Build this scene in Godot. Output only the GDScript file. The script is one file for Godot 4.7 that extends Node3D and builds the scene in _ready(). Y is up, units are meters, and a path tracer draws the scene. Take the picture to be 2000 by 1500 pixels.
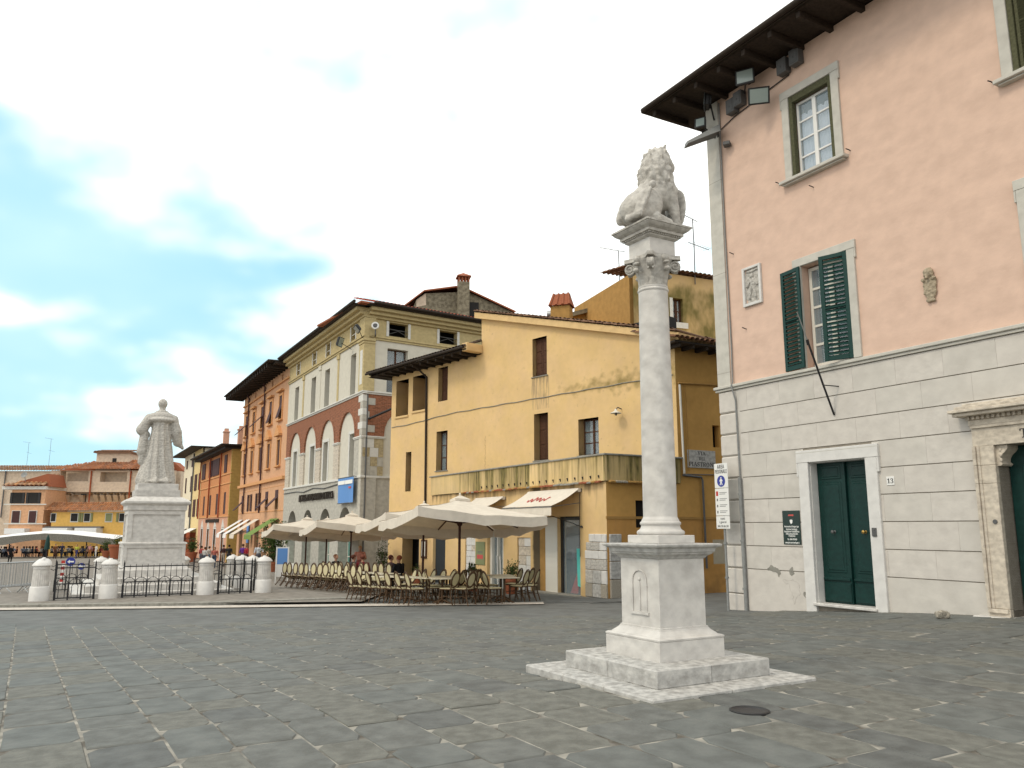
extends Node3D
# Piazza with a lion column. Pixel coordinates below are those of the 2000 x 1500 photograph.

const FPX := 1576.0
const EYE := Vector3(0, 1.55, 0)
const PITCH := deg_to_rad(10.05)
const KS := [-900.0, 7.0, 10.0, 14.0, 20.0, 70.0, 140.0, 1500.0]
const KH := [0.0, 0.0, -0.13, -0.35, -0.57, -1.65, -2.45, -9.0]
var M := {}
var rng := RandomNumberGenerator.new()
var names := {}
var frame := Transform3D()   # extra placing for the parts of a thing that has walls at several angles

# ---------------------------------------------------------------- camera geometry
func ray(px: float, py: float) -> Vector3:
	var x := (px - 1000.0) / FPX
	var y := -(py - 750.0) / FPX
	return Vector3(x, y * cos(PITCH) + sin(PITCH), -cos(PITCH) + y * sin(PITCH))

func gs(s: float) -> float:
	for i in range(1, KS.size()):
		if s < KS[i]:
			var k: float = clampf((s - KS[i - 1]) / (KS[i] - KS[i - 1]), 0.0, 1.0)
			return lerpf(KH[i - 1], KH[i], k)
	return KH[KH.size() - 1]

func gnd(x: float, z: float) -> float:
	return gs(-0.487 * x - 0.873 * z) + 0.1 * smoothstep(4.5, 8.5, x) * smoothstep(-30.0, -19.0, z)

func on_ground(px: float, py: float) -> Vector3:
	var d := ray(px, py)
	var t := 0.5
	for i in 20000:
		var p := EYE + d * t
		if p.y < gnd(p.x, p.z):
			return Vector3(p.x, gnd(p.x, p.z), p.z)
		t += 0.02 + t * 0.0008
	return EYE + d * t

func at_depth(px: float, py: float, depth: float) -> Vector3:
	var d := ray(px, py)
	return EYE + d * (depth / -d.z)

# a vertical wall plane: local x runs to the right along the wall, y up, z out of the wall
func facade(o: Vector3, az_deg: float) -> Dictionary:
	var a := deg_to_rad(az_deg)
	var u := Vector3(cos(a), 0, -sin(a))
	return {"o": Vector3(o.x, 0, o.z), "u": u, "n": u.cross(Vector3.UP), "t": Transform3D(Basis(u, Vector3.UP, u.cross(Vector3.UP)), Vector3(o.x, 0, o.z))}

func fl(f: Dictionary, px: float, py: float, off := 0.0) -> Vector2:
	var d := ray(px, py)
	var n: Vector3 = f.n
	var o: Vector3 = f.o + n * off
	var p := EYE + d * ((o - EYE).dot(n) / d.dot(n))
	return Vector2((p - f.o).dot(f.u), p.y)

func fw(f: Dictionary, x: float, y: float, z := 0.0) -> Vector3:
	return f.t * Vector3(x, y, z)

# ---------------------------------------------------------------- mesh building
class MB:
	var v := PackedVector3Array()
	var n := PackedVector3Array()
	var uv := PackedVector2Array()
	var c := PackedColorArray()
	var col := Color.WHITE
	var colored := false
	var xf := Transform3D()
	func _p(p: Vector3, nn: Vector3) -> void:
		v.append(xf * p)
		n.append(nn)
		uv.append(Vector2(p.x, p.y))
		c.append(col)
	func tri(a: Vector3, b: Vector3, d: Vector3) -> void:
		var nn := (xf.basis * (b - a).cross(d - a)).normalized()
		_p(a, nn); _p(d, nn); _p(b, nn)
	func quad(a: Vector3, b: Vector3, d: Vector3, e: Vector3) -> void:
		var nn := (xf.basis * (d - a).cross(e - b)).normalized()
		_p(a, nn); _p(d, nn); _p(b, nn); _p(a, nn); _p(e, nn); _p(d, nn)
	func quadn(a: Vector3, b: Vector3, d: Vector3, e: Vector3, na: Vector3, nb: Vector3, nd: Vector3, ne: Vector3) -> void:
		var q := xf.basis
		_p(a, q * na); _p(d, q * nd); _p(b, q * nb); _p(a, q * na); _p(e, q * ne); _p(d, q * nd)
	func box(x0: float, x1: float, y0: float, y1: float, z0: float, z1: float) -> void:
		quad(Vector3(x0, y0, z1), Vector3(x1, y0, z1), Vector3(x1, y1, z1), Vector3(x0, y1, z1))
		quad(Vector3(x1, y0, z0), Vector3(x0, y0, z0), Vector3(x0, y1, z0), Vector3(x1, y1, z0))
		quad(Vector3(x0, y0, z0), Vector3(x0, y0, z1), Vector3(x0, y1, z1), Vector3(x0, y1, z0))
		quad(Vector3(x1, y0, z1), Vector3(x1, y0, z0), Vector3(x1, y1, z0), Vector3(x1, y1, z1))
		quad(Vector3(x0, y1, z1), Vector3(x1, y1, z1), Vector3(x1, y1, z0), Vector3(x0, y1, z0))
		quad(Vector3(x0, y0, z0), Vector3(x1, y0, z0), Vector3(x1, y0, z1), Vector3(x0, y0, z1))
	# box with chamfered edges
	func cbox(x0: float, x1: float, y0: float, y1: float, z0: float, z1: float, b: float) -> void:
		var cx := (x0 + x1) / 2; var cy := (y0 + y1) / 2; var cz := (z0 + z1) / 2
		var h := Vector3(x1 - x0, y1 - y0, z1 - z0) / 2
		var ax := [Vector3(1, 0, 0), Vector3(0, 1, 0), Vector3(0, 0, 1)]
		var o := Vector3(cx, cy, cz)
		for i in 3:
			for s in [-1.0, 1.0]:
				var w: Vector3 = ax[i] * s
				var p: Vector3 = ax[(i + 1) % 3] * s
				var q: Vector3 = ax[(i + 2) % 3]
				var hp: float = h[(i + 1) % 3] - b
				var hq: float = h[(i + 2) % 3] - b
				var k: Vector3 = o + w * h[i]
				quad(k - p * hp - q * hq, k + p * hp - q * hq, k + p * hp + q * hq, k - p * hp + q * hq)
		for i in 3:
			var j := (i + 1) % 3
			var k2 := (i + 2) % 3
			for s in [-1.0, 1.0]:
				for t in [-1.0, 1.0]:
					var e: Vector3 = ax[k2] * (h[k2] - b)
					var a1: Vector3 = o + ax[i] * s * h[i] + ax[j] * t * (h[j] - b)
					var a2: Vector3 = o + ax[i] * s * (h[i] - b) + ax[j] * t * h[j]
					if s * t > 0:
						quad(a1 - e, a2 - e, a2 + e, a1 + e)
					else:
						quad(a2 - e, a1 - e, a1 + e, a2 + e)
		for sx in [-1.0, 1.0]:
			for sy in [-1.0, 1.0]:
				for sz in [-1.0, 1.0]:
					var p1 := o + Vector3(sx * h.x, sy * (h.y - b), sz * (h.z - b))
					var p2 := o + Vector3(sx * (h.x - b), sy * h.y, sz * (h.z - b))
					var p3 := o + Vector3(sx * (h.x - b), sy * (h.y - b), sz * h.z)
					if sx * sy * sz > 0: tri(p1, p2, p3)
					else: tri(p1, p3, p2)
	# a bar from a to b with a rectangular section
	func bar(a: Vector3, b: Vector3, w: float, h: float, up := Vector3.UP) -> void:
		var d := (b - a).normalized()
		var r := d.cross(up)
		if r.length() < 0.01: r = d.cross(Vector3(1, 0, 0))
		r = r.normalized() * w / 2
		var q := r.cross(d).normalized() * h / 2
		var p := [a - r - q, a + r - q, a + r + q, a - r + q, b - r - q, b + r - q, b + r + q, b - r + q]
		quad(p[0], p[1], p[2], p[3]); quad(p[5], p[4], p[7], p[6])
		quad(p[1], p[0], p[4], p[5]); quad(p[3], p[2], p[6], p[7])
		quad(p[0], p[3], p[7], p[4]); quad(p[2], p[1], p[5], p[6])
	# polygon (counter-clockwise in xy) pushed from z0 to z1 (front face at z1)
	func poly(pts: PackedVector2Array, z0: float, z1: float, back := false) -> void:
		var ix := Geometry2D.triangulate_polygon(pts)
		for i in range(0, ix.size(), 3):
			var a := pts[ix[i]]; var b := pts[ix[i + 1]]; var d := pts[ix[i + 2]]
			if (b - a).cross(d - a) < 0:
				var t := b; b = d; d = t
			tri(Vector3(a.x, a.y, z1), Vector3(b.x, b.y, z1), Vector3(d.x, d.y, z1))
			if back: tri(Vector3(a.x, a.y, z0), Vector3(d.x, d.y, z0), Vector3(b.x, b.y, z0))
		var cc := not Geometry2D.is_polygon_clockwise(pts)
		for i in pts.size():
			var a := pts[i]; var b := pts[(i + 1) % pts.size()]
			if not cc:
				var t := a; a = b; b = t
			quad(Vector3(a.x, a.y, z0), Vector3(b.x, b.y, z0), Vector3(b.x, b.y, z1), Vector3(a.x, a.y, z1))
	# profile of (radius, y), bottom to top, turned about y; sx and sz squash it
	func lathe(prof: Array, seg: int, o := Vector3.ZERO, smooth := true) -> void:
		for i in range(prof.size() - 1):
			var p: Vector2 = prof[i]; var q: Vector2 = prof[i + 1]
			if p.is_equal_approx(q): continue
			var t0 := (q - p).normalized()
			var n0 := Vector2(t0.y, -t0.x); var n1 := n0
			if smooth:
				if i > 0:
					var tp: Vector2 = (p - prof[i - 1]).normalized()
					if tp.dot(t0) > 0.5: n0 = (n0 + Vector2(tp.y, -tp.x)).normalized()
				if i < prof.size() - 2:
					var tn: Vector2 = (prof[i + 2] - q).normalized()
					if tn.dot(t0) > 0.5: n1 = (n1 + Vector2(tn.y, -tn.x)).normalized()
			for k in seg:
				var a0 := TAU * k / seg; var a1 := TAU * (k + 1) / seg
				var d0 := Vector3(cos(a0), 0, -sin(a0)); var d1 := Vector3(cos(a1), 0, -sin(a1))
				quadn(o + d0 * p.x + Vector3(0, p.y, 0), o + d1 * p.x + Vector3(0, p.y, 0), o + d1 * q.x + Vector3(0, q.y, 0), o + d0 * q.x + Vector3(0, q.y, 0),
					d0 * n0.x + Vector3(0, n0.y, 0), d1 * n0.x + Vector3(0, n0.y, 0), d1 * n1.x + Vector3(0, n1.y, 0), d0 * n1.x + Vector3(0, n1.y, 0))
	# square moulding: profile of (half width, y)
	func square(prof: Array, o := Vector3.ZERO) -> void:
		var cs := [Vector3(-1, 0, 1), Vector3(1, 0, 1), Vector3(1, 0, -1), Vector3(-1, 0, -1)]
		for i in range(prof.size() - 1):
			var p: Vector2 = prof[i]; var q: Vector2 = prof[i + 1]
			for k in 4:
				quad(o + cs[k] * p.x + Vector3(0, p.y, 0), o + cs[(k + 1) % 4] * p.x + Vector3(0, p.y, 0), o + cs[(k + 1) % 4] * q.x + Vector3(0, q.y, 0), o + cs[k] * q.x + Vector3(0, q.y, 0))
		for e in [0, prof.size() - 1]:
			var p: Vector2 = prof[e]
			if p.x > 0.001:
				var y := Vector3(0, p.y, 0)
				if e == 0: quad(o + cs[3] * p.x + y, o + cs[2] * p.x + y, o + cs[1] * p.x + y, o + cs[0] * p.x + y)
				else: quad(o + cs[0] * p.x + y, o + cs[1] * p.x + y, o + cs[2] * p.x + y, o + cs[3] * p.x + y)
	func tube(pts: Array, r: float, seg := 6, r1 := -1.0) -> void:
		var rings := []
		var nrm := []
		var last := Vector3.ZERO
		for i in pts.size():
			var d: Vector3 = (pts[mini(i + 1, pts.size() - 1)] - pts[maxi(i - 1, 0)]).normalized()
			var s := d.cross(Vector3.UP) if last == Vector3.ZERO else d.cross(last)
			if s.length() < 0.05: s = d.cross(Vector3(1, 0, 0.3))
			s = s.normalized()
			var w := s.cross(d).normalized()
			last = w
			var rr := r if r1 < 0 else lerpf(r, r1, float(i) / (pts.size() - 1))
			var ring := []
			var nn := []
			for k in seg:
				var a := TAU * k / seg
				var o := s * cos(a) + w * sin(a)
				ring.append(pts[i] + o * rr)
				nn.append(o)
			rings.append(ring); nrm.append(nn)
		for i in range(pts.size() - 1):
			for k in seg:
				var j := (k + 1) % seg
				quadn(rings[i][j], rings[i][k], rings[i + 1][k], rings[i + 1][j], nrm[i][j], nrm[i][k], nrm[i + 1][k], nrm[i + 1][j])
		for k in range(1, seg - 1):
			tri(rings[0][0], rings[0][k], rings[0][k + 1])
			var e: Array = rings[rings.size() - 1]
			tri(e[0], e[k + 1], e[k])
	# sphere squashed to radii r
	func ball(o: Vector3, r: Vector3, seg := 10, rows := 6, b := Basis()) -> void:
		for i in rows:
			for k in seg:
				var q := []
				var nn := []
				for w in [[i, k], [i, k + 1], [i + 1, k + 1], [i + 1, k]]:
					var la: float = PI * w[0] / rows - PI / 2
					var lo: float = TAU * w[1] / seg
					var e := Vector3(cos(la) * cos(lo), sin(la), -cos(la) * sin(lo))
					q.append(o + b * (e * r)); nn.append(b * (e / r).normalized())
				quadn(q[0], q[1], q[2], q[3], nn[0], nn[1], nn[2], nn[3])
	# wall face at z = 0 with rectangular openings [x0, x1, y0, y1, depth]
	func wall(x0: float, x1: float, y0: float, y1: float, holes: Array) -> void:
		var xs := [x0, x1]; var ys := [y0, y1]
		for h in holes:
			for k in 2:
				if h[k] > x0 and h[k] < x1: xs.append(h[k])
				if h[k + 2] > y0 and h[k + 2] < y1: ys.append(h[k + 2])
		xs.sort(); ys.sort()
		for i in range(xs.size() - 1):
			for j in range(ys.size() - 1):
				if xs[i + 1] - xs[i] < 1e-5 or ys[j + 1] - ys[j] < 1e-5: continue
				var mx: float = (xs[i] + xs[i + 1]) / 2; var my: float = (ys[j] + ys[j + 1]) / 2
				var open := false
				for h in holes:
					if mx > h[0] and mx < h[1] and my > h[2] and my < h[3]: open = true
				if not open:
					quad(Vector3(xs[i], ys[j], 0), Vector3(xs[i + 1], ys[j], 0), Vector3(xs[i + 1], ys[j + 1], 0), Vector3(xs[i], ys[j + 1], 0))
		for h in holes:
			var d: float = -h[4]
			quad(Vector3(h[0], h[2], 0), Vector3(h[0], h[3], 0), Vector3(h[0], h[3], d), Vector3(h[0], h[2], d))
			quad(Vector3(h[1], h[3], 0), Vector3(h[1], h[2], 0), Vector3(h[1], h[2], d), Vector3(h[1], h[3], d))
			quad(Vector3(h[0], h[3], 0), Vector3(h[1], h[3], 0), Vector3(h[1], h[3], d), Vector3(h[0], h[3], d))
			quad(Vector3(h[1], h[2], 0), Vector3(h[0], h[2], 0), Vector3(h[0], h[2], d), Vector3(h[1], h[2], d))
	# rows of curved roof tiles on the slope from e0..e1 (eave) up by the vector up
	func tiles(e0: Vector3, e1: Vector3, up: Vector3, pitch: float, rg: RandomNumberGenerator, base: Color, cut = null, course := 0.42) -> void:
		var along := e1 - e0
		var rows := int(along.length() / pitch)
		var a := along.normalized()
		var nn := a.cross(up).normalized()
		var flip := nn.y < 0
		if flip: nn = -nn
		var cn := maxi(1, int(up.length() / course))
		colored = true
		var w := pitch * 0.5
		for i in rows:
			for j in cn:
				var f0 := float(j) / cn; var f1 := float(j + 1) / cn + 0.012
				if cut != null and not cut.call((i + 0.5) / rows, (f0 + f1) / 2): continue
				var k := rg.randf_range(0.72, 1.25)
				var t := rg.randf()
				col = Color(base.r * k * lerpf(0.9, 1.15, t), base.g * k, base.b * k * lerpf(1.15, 0.8, t))
				var o := e0 + a * (i + 0.5 + rg.randf_range(-0.06, 0.06)) * pitch + nn * rg.randf_range(0.0, 0.012)
				var lift := nn * 0.025
				var pr := []
				for s in 5:
					var an := PI * s / 4.0
					pr.append([-a * cos(an) * w * 0.98 + nn * sin(an) * w * 0.75, (-a * cos(an) + nn * sin(an)).normalized()])
				for s in 4:
					var s0 := s + 1 if flip else s
					var s1 := s if flip else s + 1
					quadn(o + up * f0 + lift + pr[s0][0], o + up * f0 + lift + pr[s1][0], o + up * f1 + pr[s1][0] * 0.86, o + up * f1 + pr[s0][0] * 0.86, pr[s0][1], pr[s1][1], pr[s1][1], pr[s0][1])
		col = Color.WHITE
	func mesh() -> ArrayMesh:
		var arr := []
		arr.resize(Mesh.ARRAY_MAX)
		arr[Mesh.ARRAY_VERTEX] = v
		arr[Mesh.ARRAY_NORMAL] = n
		arr[Mesh.ARRAY_TEX_UV] = uv
		if colored: arr[Mesh.ARRAY_COLOR] = c
		var m := ArrayMesh.new()
		m.add_surface_from_arrays(Mesh.PRIMITIVE_TRIANGLES, arr)
		return m

# distance field on a grid, meshed as surface nets
class SDF:
	var o: Vector3
	var h: float
	var nx: int
	var ny: int
	var nz: int
	var f := PackedFloat32Array()
	var ci := PackedByteArray()
	var best := PackedFloat32Array()
	func _init(lo: Vector3, hi: Vector3, cell: float) -> void:
		o = lo; h = cell
		nx = int((hi.x - lo.x) / cell) + 2; ny = int((hi.y - lo.y) / cell) + 2; nz = int((hi.z - lo.z) / cell) + 2
		f.resize(nx * ny * nz); f.fill(1.0)
		best.resize(nx * ny * nz); best.fill(1.0)
		ci.resize(nx * ny * nz)
	func _range(lo: Vector3, hi: Vector3) -> Array:
		return [clampi(int((lo.x - o.x) / h), 0, nx - 1), clampi(int((hi.x - o.x) / h) + 1, 0, nx - 1), clampi(int((lo.y - o.y) / h), 0, ny - 1), clampi(int((hi.y - o.y) / h) + 1, 0, ny - 1), clampi(int((lo.z - o.z) / h), 0, nz - 1), clampi(int((hi.z - o.z) / h) + 1, 0, nz - 1)]
	func _mix(id: int, d: float, k: float, c: int) -> void:
		if d < best[id]:
			best[id] = d; ci[id] = c
		var e := f[id]
		var q := maxf(k - absf(e - d), 0.0) / k
		f[id] = minf(e, d) - q * q * k * 0.25
	func cap(a: Vector3, b: Vector3, ra: float, rb: float, k := 0.04, c := 0) -> void:
		var pad := Vector3.ONE * (maxf(ra, rb) + k + 2 * h)
		var r := _range(a.min(b) - pad, a.max(b) + pad)
		var ab := b - a
		var l2 := maxf(ab.length_squared(), 1e-9)
		for z in range(r[4], r[5] + 1):
			for y in range(r[2], r[3] + 1):
				for x in range(r[0], r[1] + 1):
					var p := o + Vector3(x, y, z) * h - a
					var t := clampf(p.dot(ab) / l2, 0.0, 1.0)
					_mix((z * ny + y) * nx + x, (p - ab * t).length() - lerpf(ra, rb, t), k, c)
	func ell(ctr: Vector3, rad: Vector3, b := Basis(), k := 0.04, c := 0) -> void:
		var m := maxf(rad.x, maxf(rad.y, rad.z)) + k + 2 * h
		var r := _range(ctr - Vector3.ONE * m, ctr + Vector3.ONE * m)
		var inv := b.inverse()
		var r2 := rad * rad
		for z in range(r[4], r[5] + 1):
			for y in range(r[2], r[3] + 1):
				for x in range(r[0], r[1] + 1):
					var p := inv * (o + Vector3(x, y, z) * h - ctr)
					var k0 := (p / rad).length()
					var k1 := maxf((p / r2).length(), 1e-6)
					_mix((z * ny + y) * nx + x, k0 * (k0 - 1.0) / k1, k, c)
	# add fn(point, value) to the field near the surface
	func displace(fn: Callable) -> void:
		for z in nz:
			for y in ny:
				for x in nx:
					var id := (z * ny + y) * nx + x
					if absf(f[id]) < 4.0 * h:
						f[id] += fn.call(o + Vector3(x, y, z) * h)
	func mesh(colors: Array) -> ArrayMesh:
		var vid := PackedInt32Array()
		vid.resize(nx * ny * nz); vid.fill(-1)
		var vs := PackedVector3Array(); var ns := PackedVector3Array(); var cs := PackedColorArray(); var ix := PackedInt32Array()
		var off := [0, 1, nx, nx + 1, nx * ny, nx * ny + 1, nx * ny + nx, nx * ny + nx + 1]
		var co := [Vector3(0, 0, 0), Vector3(1, 0, 0), Vector3(0, 1, 0), Vector3(1, 1, 0), Vector3(0, 0, 1), Vector3(1, 0, 1), Vector3(0, 1, 1), Vector3(1, 1, 1)]
		var ed := [[0, 1], [2, 3], [4, 5], [6, 7], [0, 2], [1, 3], [4, 6], [5, 7], [0, 4], [1, 5], [2, 6], [3, 7]]
		for z in range(nz - 1):
			for y in range(ny - 1):
				for x in range(nx - 1):
					var id := (z * ny + y) * nx + x
					var inside := 0
					for q in 8:
						if f[id + off[q]] < 0.0: inside += 1
					if inside == 0 or inside == 8: continue
					var s := Vector3.ZERO
					var cnt := 0
					for e in ed:
						var a: float = f[id + off[e[0]]]; var b: float = f[id + off[e[1]]]
						if (a < 0.0) != (b < 0.0):
							s += co[e[0]].lerp(co[e[1]], a / (a - b)); cnt += 1
					vid[id] = vs.size()
					vs.append(o + (Vector3(x, y, z) + s / cnt) * h)
					var g := Vector3.ZERO
					for q in 8:
						g += (co[q] * 2.0 - Vector3.ONE) * f[id + off[q]]
					ns.append(g.normalized())
					var low := 0
					for q in 8:
						if best[id + off[q]] < best[id + off[low]]: low = q
					cs.append(colors[ci[id + off[low]]])
		var st := [1, nx, nx * ny]
		for z in range(1, nz - 1):
			for y in range(1, ny - 1):
				for x in range(1, nx - 1):
					var id := (z * ny + y) * nx + x
					for ax in 3:
						var a: float = f[id]; var b: float = f[id + st[ax]]
						if (a < 0.0) == (b < 0.0): continue
						var u: int = st[(ax + 1) % 3]; var w: int = st[(ax + 2) % 3]
						var q := [vid[id - u - w], vid[id - w], vid[id], vid[id - u]]
						if q.min() < 0: continue
						if a < 0.0: ix.append_array([q[0], q[2], q[1], q[0], q[3], q[2]])
						else: ix.append_array([q[0], q[1], q[2], q[0], q[2], q[3]])
		var arr := []
		arr.resize(Mesh.ARRAY_MAX)
		arr[Mesh.ARRAY_VERTEX] = vs; arr[Mesh.ARRAY_NORMAL] = ns; arr[Mesh.ARRAY_COLOR] = cs; arr[Mesh.ARRAY_INDEX] = ix
		var m := ArrayMesh.new()
		m.add_surface_from_arrays(Mesh.PRIMITIVE_TRIANGLES, arr)
		return m

# ---------------------------------------------------------------- nodes
func numbered(called: String) -> String:
	if not names.has(called):
		names[called] = 0
		return called
	names[called] += 1
	return "%s_%03d" % [called, names[called]]

func tag(o: Node3D, label: String, category: String, group := "", kind := "") -> Node3D:
	if label: o.set_meta("label", label)
	if category: o.set_meta("category", category)
	if group: o.set_meta("group", group)
	if kind: o.set_meta("kind", kind)
	return o

func thing(called: String, label: String, category: String, t := Transform3D(), group := "") -> Node3D:
	var o := Node3D.new()
	o.name = numbered(called)
	add_child(o)
	o.transform = t
	tag(o, label, category, group)
	return o

func part(parent: Node3D, called: String, m, mat: Material, t := Transform3D()) -> MeshInstance3D:
	var o := MeshInstance3D.new()
	o.name = called
	o.mesh = m.mesh() if m is MB else m
	o.material_override = mat
	o.transform = frame * t if parent.get_parent() == self else t
	parent.add_child(o, true)
	return o

func struct(called: String, m, mat: Material) -> MeshInstance3D:
	var o := part(self, called, m, mat)
	o.name = numbered(called)
	o.set_meta("kind", "structure")
	return o

func single(called: String, label: String, category: String, m, mat: Material, t := Transform3D(), group := "") -> MeshInstance3D:
	var o := part(self, called, m, mat, t)
	o.name = numbered(called)
	tag(o, label, category, group)
	return o

func copy(o: Node3D, t: Transform3D, label := "") -> Node3D:
	var r: Node3D = o.duplicate()
	r.name = numbered(String(o.name).rstrip("0123456789").trim_suffix("_"))
	add_child(r)
	r.transform = t
	if label: r.set_meta("label", label)
	return r

func at(p: Vector3, yaw := 0.0) -> Transform3D:
	return Transform3D(Basis(Vector3.UP, yaw), p)

func stand(x: float, z: float, yaw := 0.0, dy := 0.0) -> Transform3D:
	return Transform3D(Basis(Vector3.UP, yaw), Vector3(x, gnd(x, z) + dy, z))

# ---------------------------------------------------------------- materials (base colours are linear reflectances)
func lin(r: float, g: float, b: float) -> Color:
	return Color(r, g, b).linear_to_srgb()

func noise(freq: float, oct: int, sd: int, kind := FastNoiseLite.TYPE_SIMPLEX_SMOOTH) -> FastNoiseLite:
	var q := FastNoiseLite.new()
	q.noise_type = kind
	q.frequency = freq
	q.fractal_octaves = oct
	q.seed = sd
	return q

func ntex(freq: float, oct: int, sd: int, stops: Array, size := 512, bump := false) -> NoiseTexture2D:
	var t := NoiseTexture2D.new()
	t.width = size; t.height = size
	t.seamless = true
	t.noise = noise(freq, oct, sd)
	var g := Gradient.new()
	var offs := PackedFloat32Array(); var cols := PackedColorArray()
	for s in stops:
		offs.append(s[0]); cols.append(s[1])
	g.offsets = offs; g.colors = cols
	t.color_ramp = g
	return t

var bumps := {}
func bump_tex(freq: float, sd: int) -> NoiseTexture2D:
	var key := "%s_%d" % [freq, sd]
	if not bumps.has(key):
		bumps[key] = ntex(freq, 5, sd, [[0.0, Color.BLACK], [1.0, Color.WHITE]], 512)
	return bumps[key]

# plain surface with a mottled colour: c is linear, spread the contrast of the mottling, metres one repeat of the texture
func mk(called: String, c: Color, spread := 0.12, rough := 0.85, metres := 3.0, bump := 0.0, vertex := false, freq := 0.012) -> StandardMaterial3D:
	var m := StandardMaterial3D.new()
	m.resource_name = called
	m.roughness = rough
	m.metallic_specular = 0.35
	if spread > 0.0:
		var a := Color(c.r * (1 - spread), c.g * (1 - spread * 1.05), c.b * (1 - spread * 1.1))
		var b := Color(c.r * (1 + spread), c.g * (1 + spread * 0.97), c.b * (1 + spread * 0.9))
		m.albedo_texture = ntex(freq, 6, hash(called) % 9999, [[0.18, a.linear_to_srgb()], [0.5, c.linear_to_srgb()], [0.82, b.linear_to_srgb()]], 512)
	else:
		m.albedo_color = c.linear_to_srgb()
	m.uv1_triplanar = true
	m.uv1_world_triplanar = true
	m.uv1_scale = Vector3.ONE / metres
	m.vertex_color_use_as_albedo = vertex
	if bump > 0.0:
		m.heightmap_enabled = true
		m.heightmap_texture = bump_tex(0.03, 7)
		m.heightmap_scale = bump
	M[called] = m
	return m

func plain(called: String, c: Color, rough := 0.6, metal := 0.0) -> StandardMaterial3D:
	var m := StandardMaterial3D.new()
	m.resource_name = called
	m.albedo_color = c.linear_to_srgb()
	m.roughness = rough
	m.metallic = metal
	M[called] = m
	return m

# wall colour computed over a rectangle in local metres; fn(x, y) returns a linear colour
func painted(called: String, x0: float, x1: float, y0: float, y1: float, per_m: float, rough: float, bump: float, fn: Callable) -> StandardMaterial3D:
	var w := int((x1 - x0) * per_m); var hh := int((y1 - y0) * per_m)
	var im := Image.create(w, hh, false, Image.FORMAT_RGB8)
	for j in hh:
		for i in w:
			var c: Color = fn.call(lerpf(x0, x1, (i + 0.5) / w), lerpf(y1, y0, (j + 0.5) / hh))
			im.set_pixel(i, j, c.linear_to_srgb())
	var m := StandardMaterial3D.new()
	m.resource_name = called
	m.albedo_texture = ImageTexture.create_from_image(im)
	m.roughness = rough
	m.metallic_specular = 0.35
	m.uv1_scale = Vector3(1.0 / (x1 - x0), -1.0 / (y1 - y0), 1)
	m.uv1_offset = Vector3(-x0 / (x1 - x0), y1 / (y1 - y0), 0)
	if bump > 0.0:
		pass
	M[called] = m
	return m

func text(parent: Node3D, called: String, s: String, size: float, mat: Material, pos: Vector3, serif := false, bold := 400, depth := 0.012, wide := 0.0, basis := Basis()) -> MeshInstance3D:
	var f := SystemFont.new()
	f.font_names = PackedStringArray(["Droid Serif" if serif else "Droid Sans"])
	f.font_weight = bold
	var tm := TextMesh.new()
	tm.font = f
	tm.font_size = 64
	tm.pixel_size = size / 64.0
	tm.depth = depth
	tm.text = s
	tm.curve_step = 4.0
	var o := MeshInstance3D.new()
	o.name = called
	o.mesh = tm
	o.material_override = mat
	parent.add_child(o, true)
	var k := 1.0
	if wide > 0.0:
		k = wide / maxf(tm.get_aabb().size.x, 0.001)
	o.transform = Transform3D(basis * Basis.from_scale(Vector3(k, 1, 1)), pos)
	if parent.get_parent() == self: o.transform = frame * o.transform
	return o

# outline given in pixels, laid on a wall plane
func pp(f: Dictionary, pts: Array, off := 0.0) -> PackedVector2Array:
	var r := PackedVector2Array()
	for p in pts: r.append(fl(f, p[0], p[1], off))
	return r

# ---------------------------------------------------------------- camera, sky, sun
func make_sky() -> ImageTexture:
	var w := 1024
	var hh := 512
	var im := Image.create(w, hh, false, Image.FORMAT_RGBF)
	var big := noise(0.9, 4, 11)
	var fine := noise(2.6, 6, 23)
	var veil := noise(1.4, 4, 5)
	var wisp := noise(4.5, 5, 31)
	for j in hh:
		var el := PI * (0.5 - (j + 0.5) / hh)
		for i in w:
			var az := wrapf(TAU * (i + 0.5) / w, -PI, PI)
			var d := Vector3(sin(az) * cos(el), sin(el), -cos(az) * cos(el))
			var c: Color
			if el < -0.01:
				c = Color(0.42, 0.41, 0.38)
			else:
				# clouds lie in a high sheet: look the noise up where the line of sight meets it
				var q := d / (maxf(d.y, 0.0) + 0.16)
				var clear := clampf(1.25 - Vector2((az + 0.62) / 0.72, (el - 0.12) / 0.44).length(), 0.0, 1.0)
				var n1 := big.get_noise_3d(q.x * 0.7, q.z * 0.7, 0.0)
				var n2 := fine.get_noise_3d(q.x * 0.55, q.z * 0.55, 4.0)
				var cover := 0.9 + 0.7 * n1 + 0.95 * n2 + 0.5 * wisp.get_noise_3d(q.x * 0.8, q.z * 0.8, 2.0) - 0.88 * clear
				cover = smoothstep(-0.15, 0.85, cover)
				var blue := Color(0.27, 0.62, 0.93).lerp(Color(0.43, 0.80, 0.98), clampf(1.0 - el * 1.5, 0.0, 1.0))
				blue = blue.lerp(Color(0.66, 0.95, 1.0), 0.5 + 0.4 * veil.get_noise_3d(q.x, q.z, 9.0))
				var white := Color(1.38, 1.38, 1.33) * (1.0 + 0.12 * n1)
				c = blue.lerp(white, cover)
			im.set_pixel(i, j, c)
	return ImageTexture.create_from_image(im)

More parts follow.
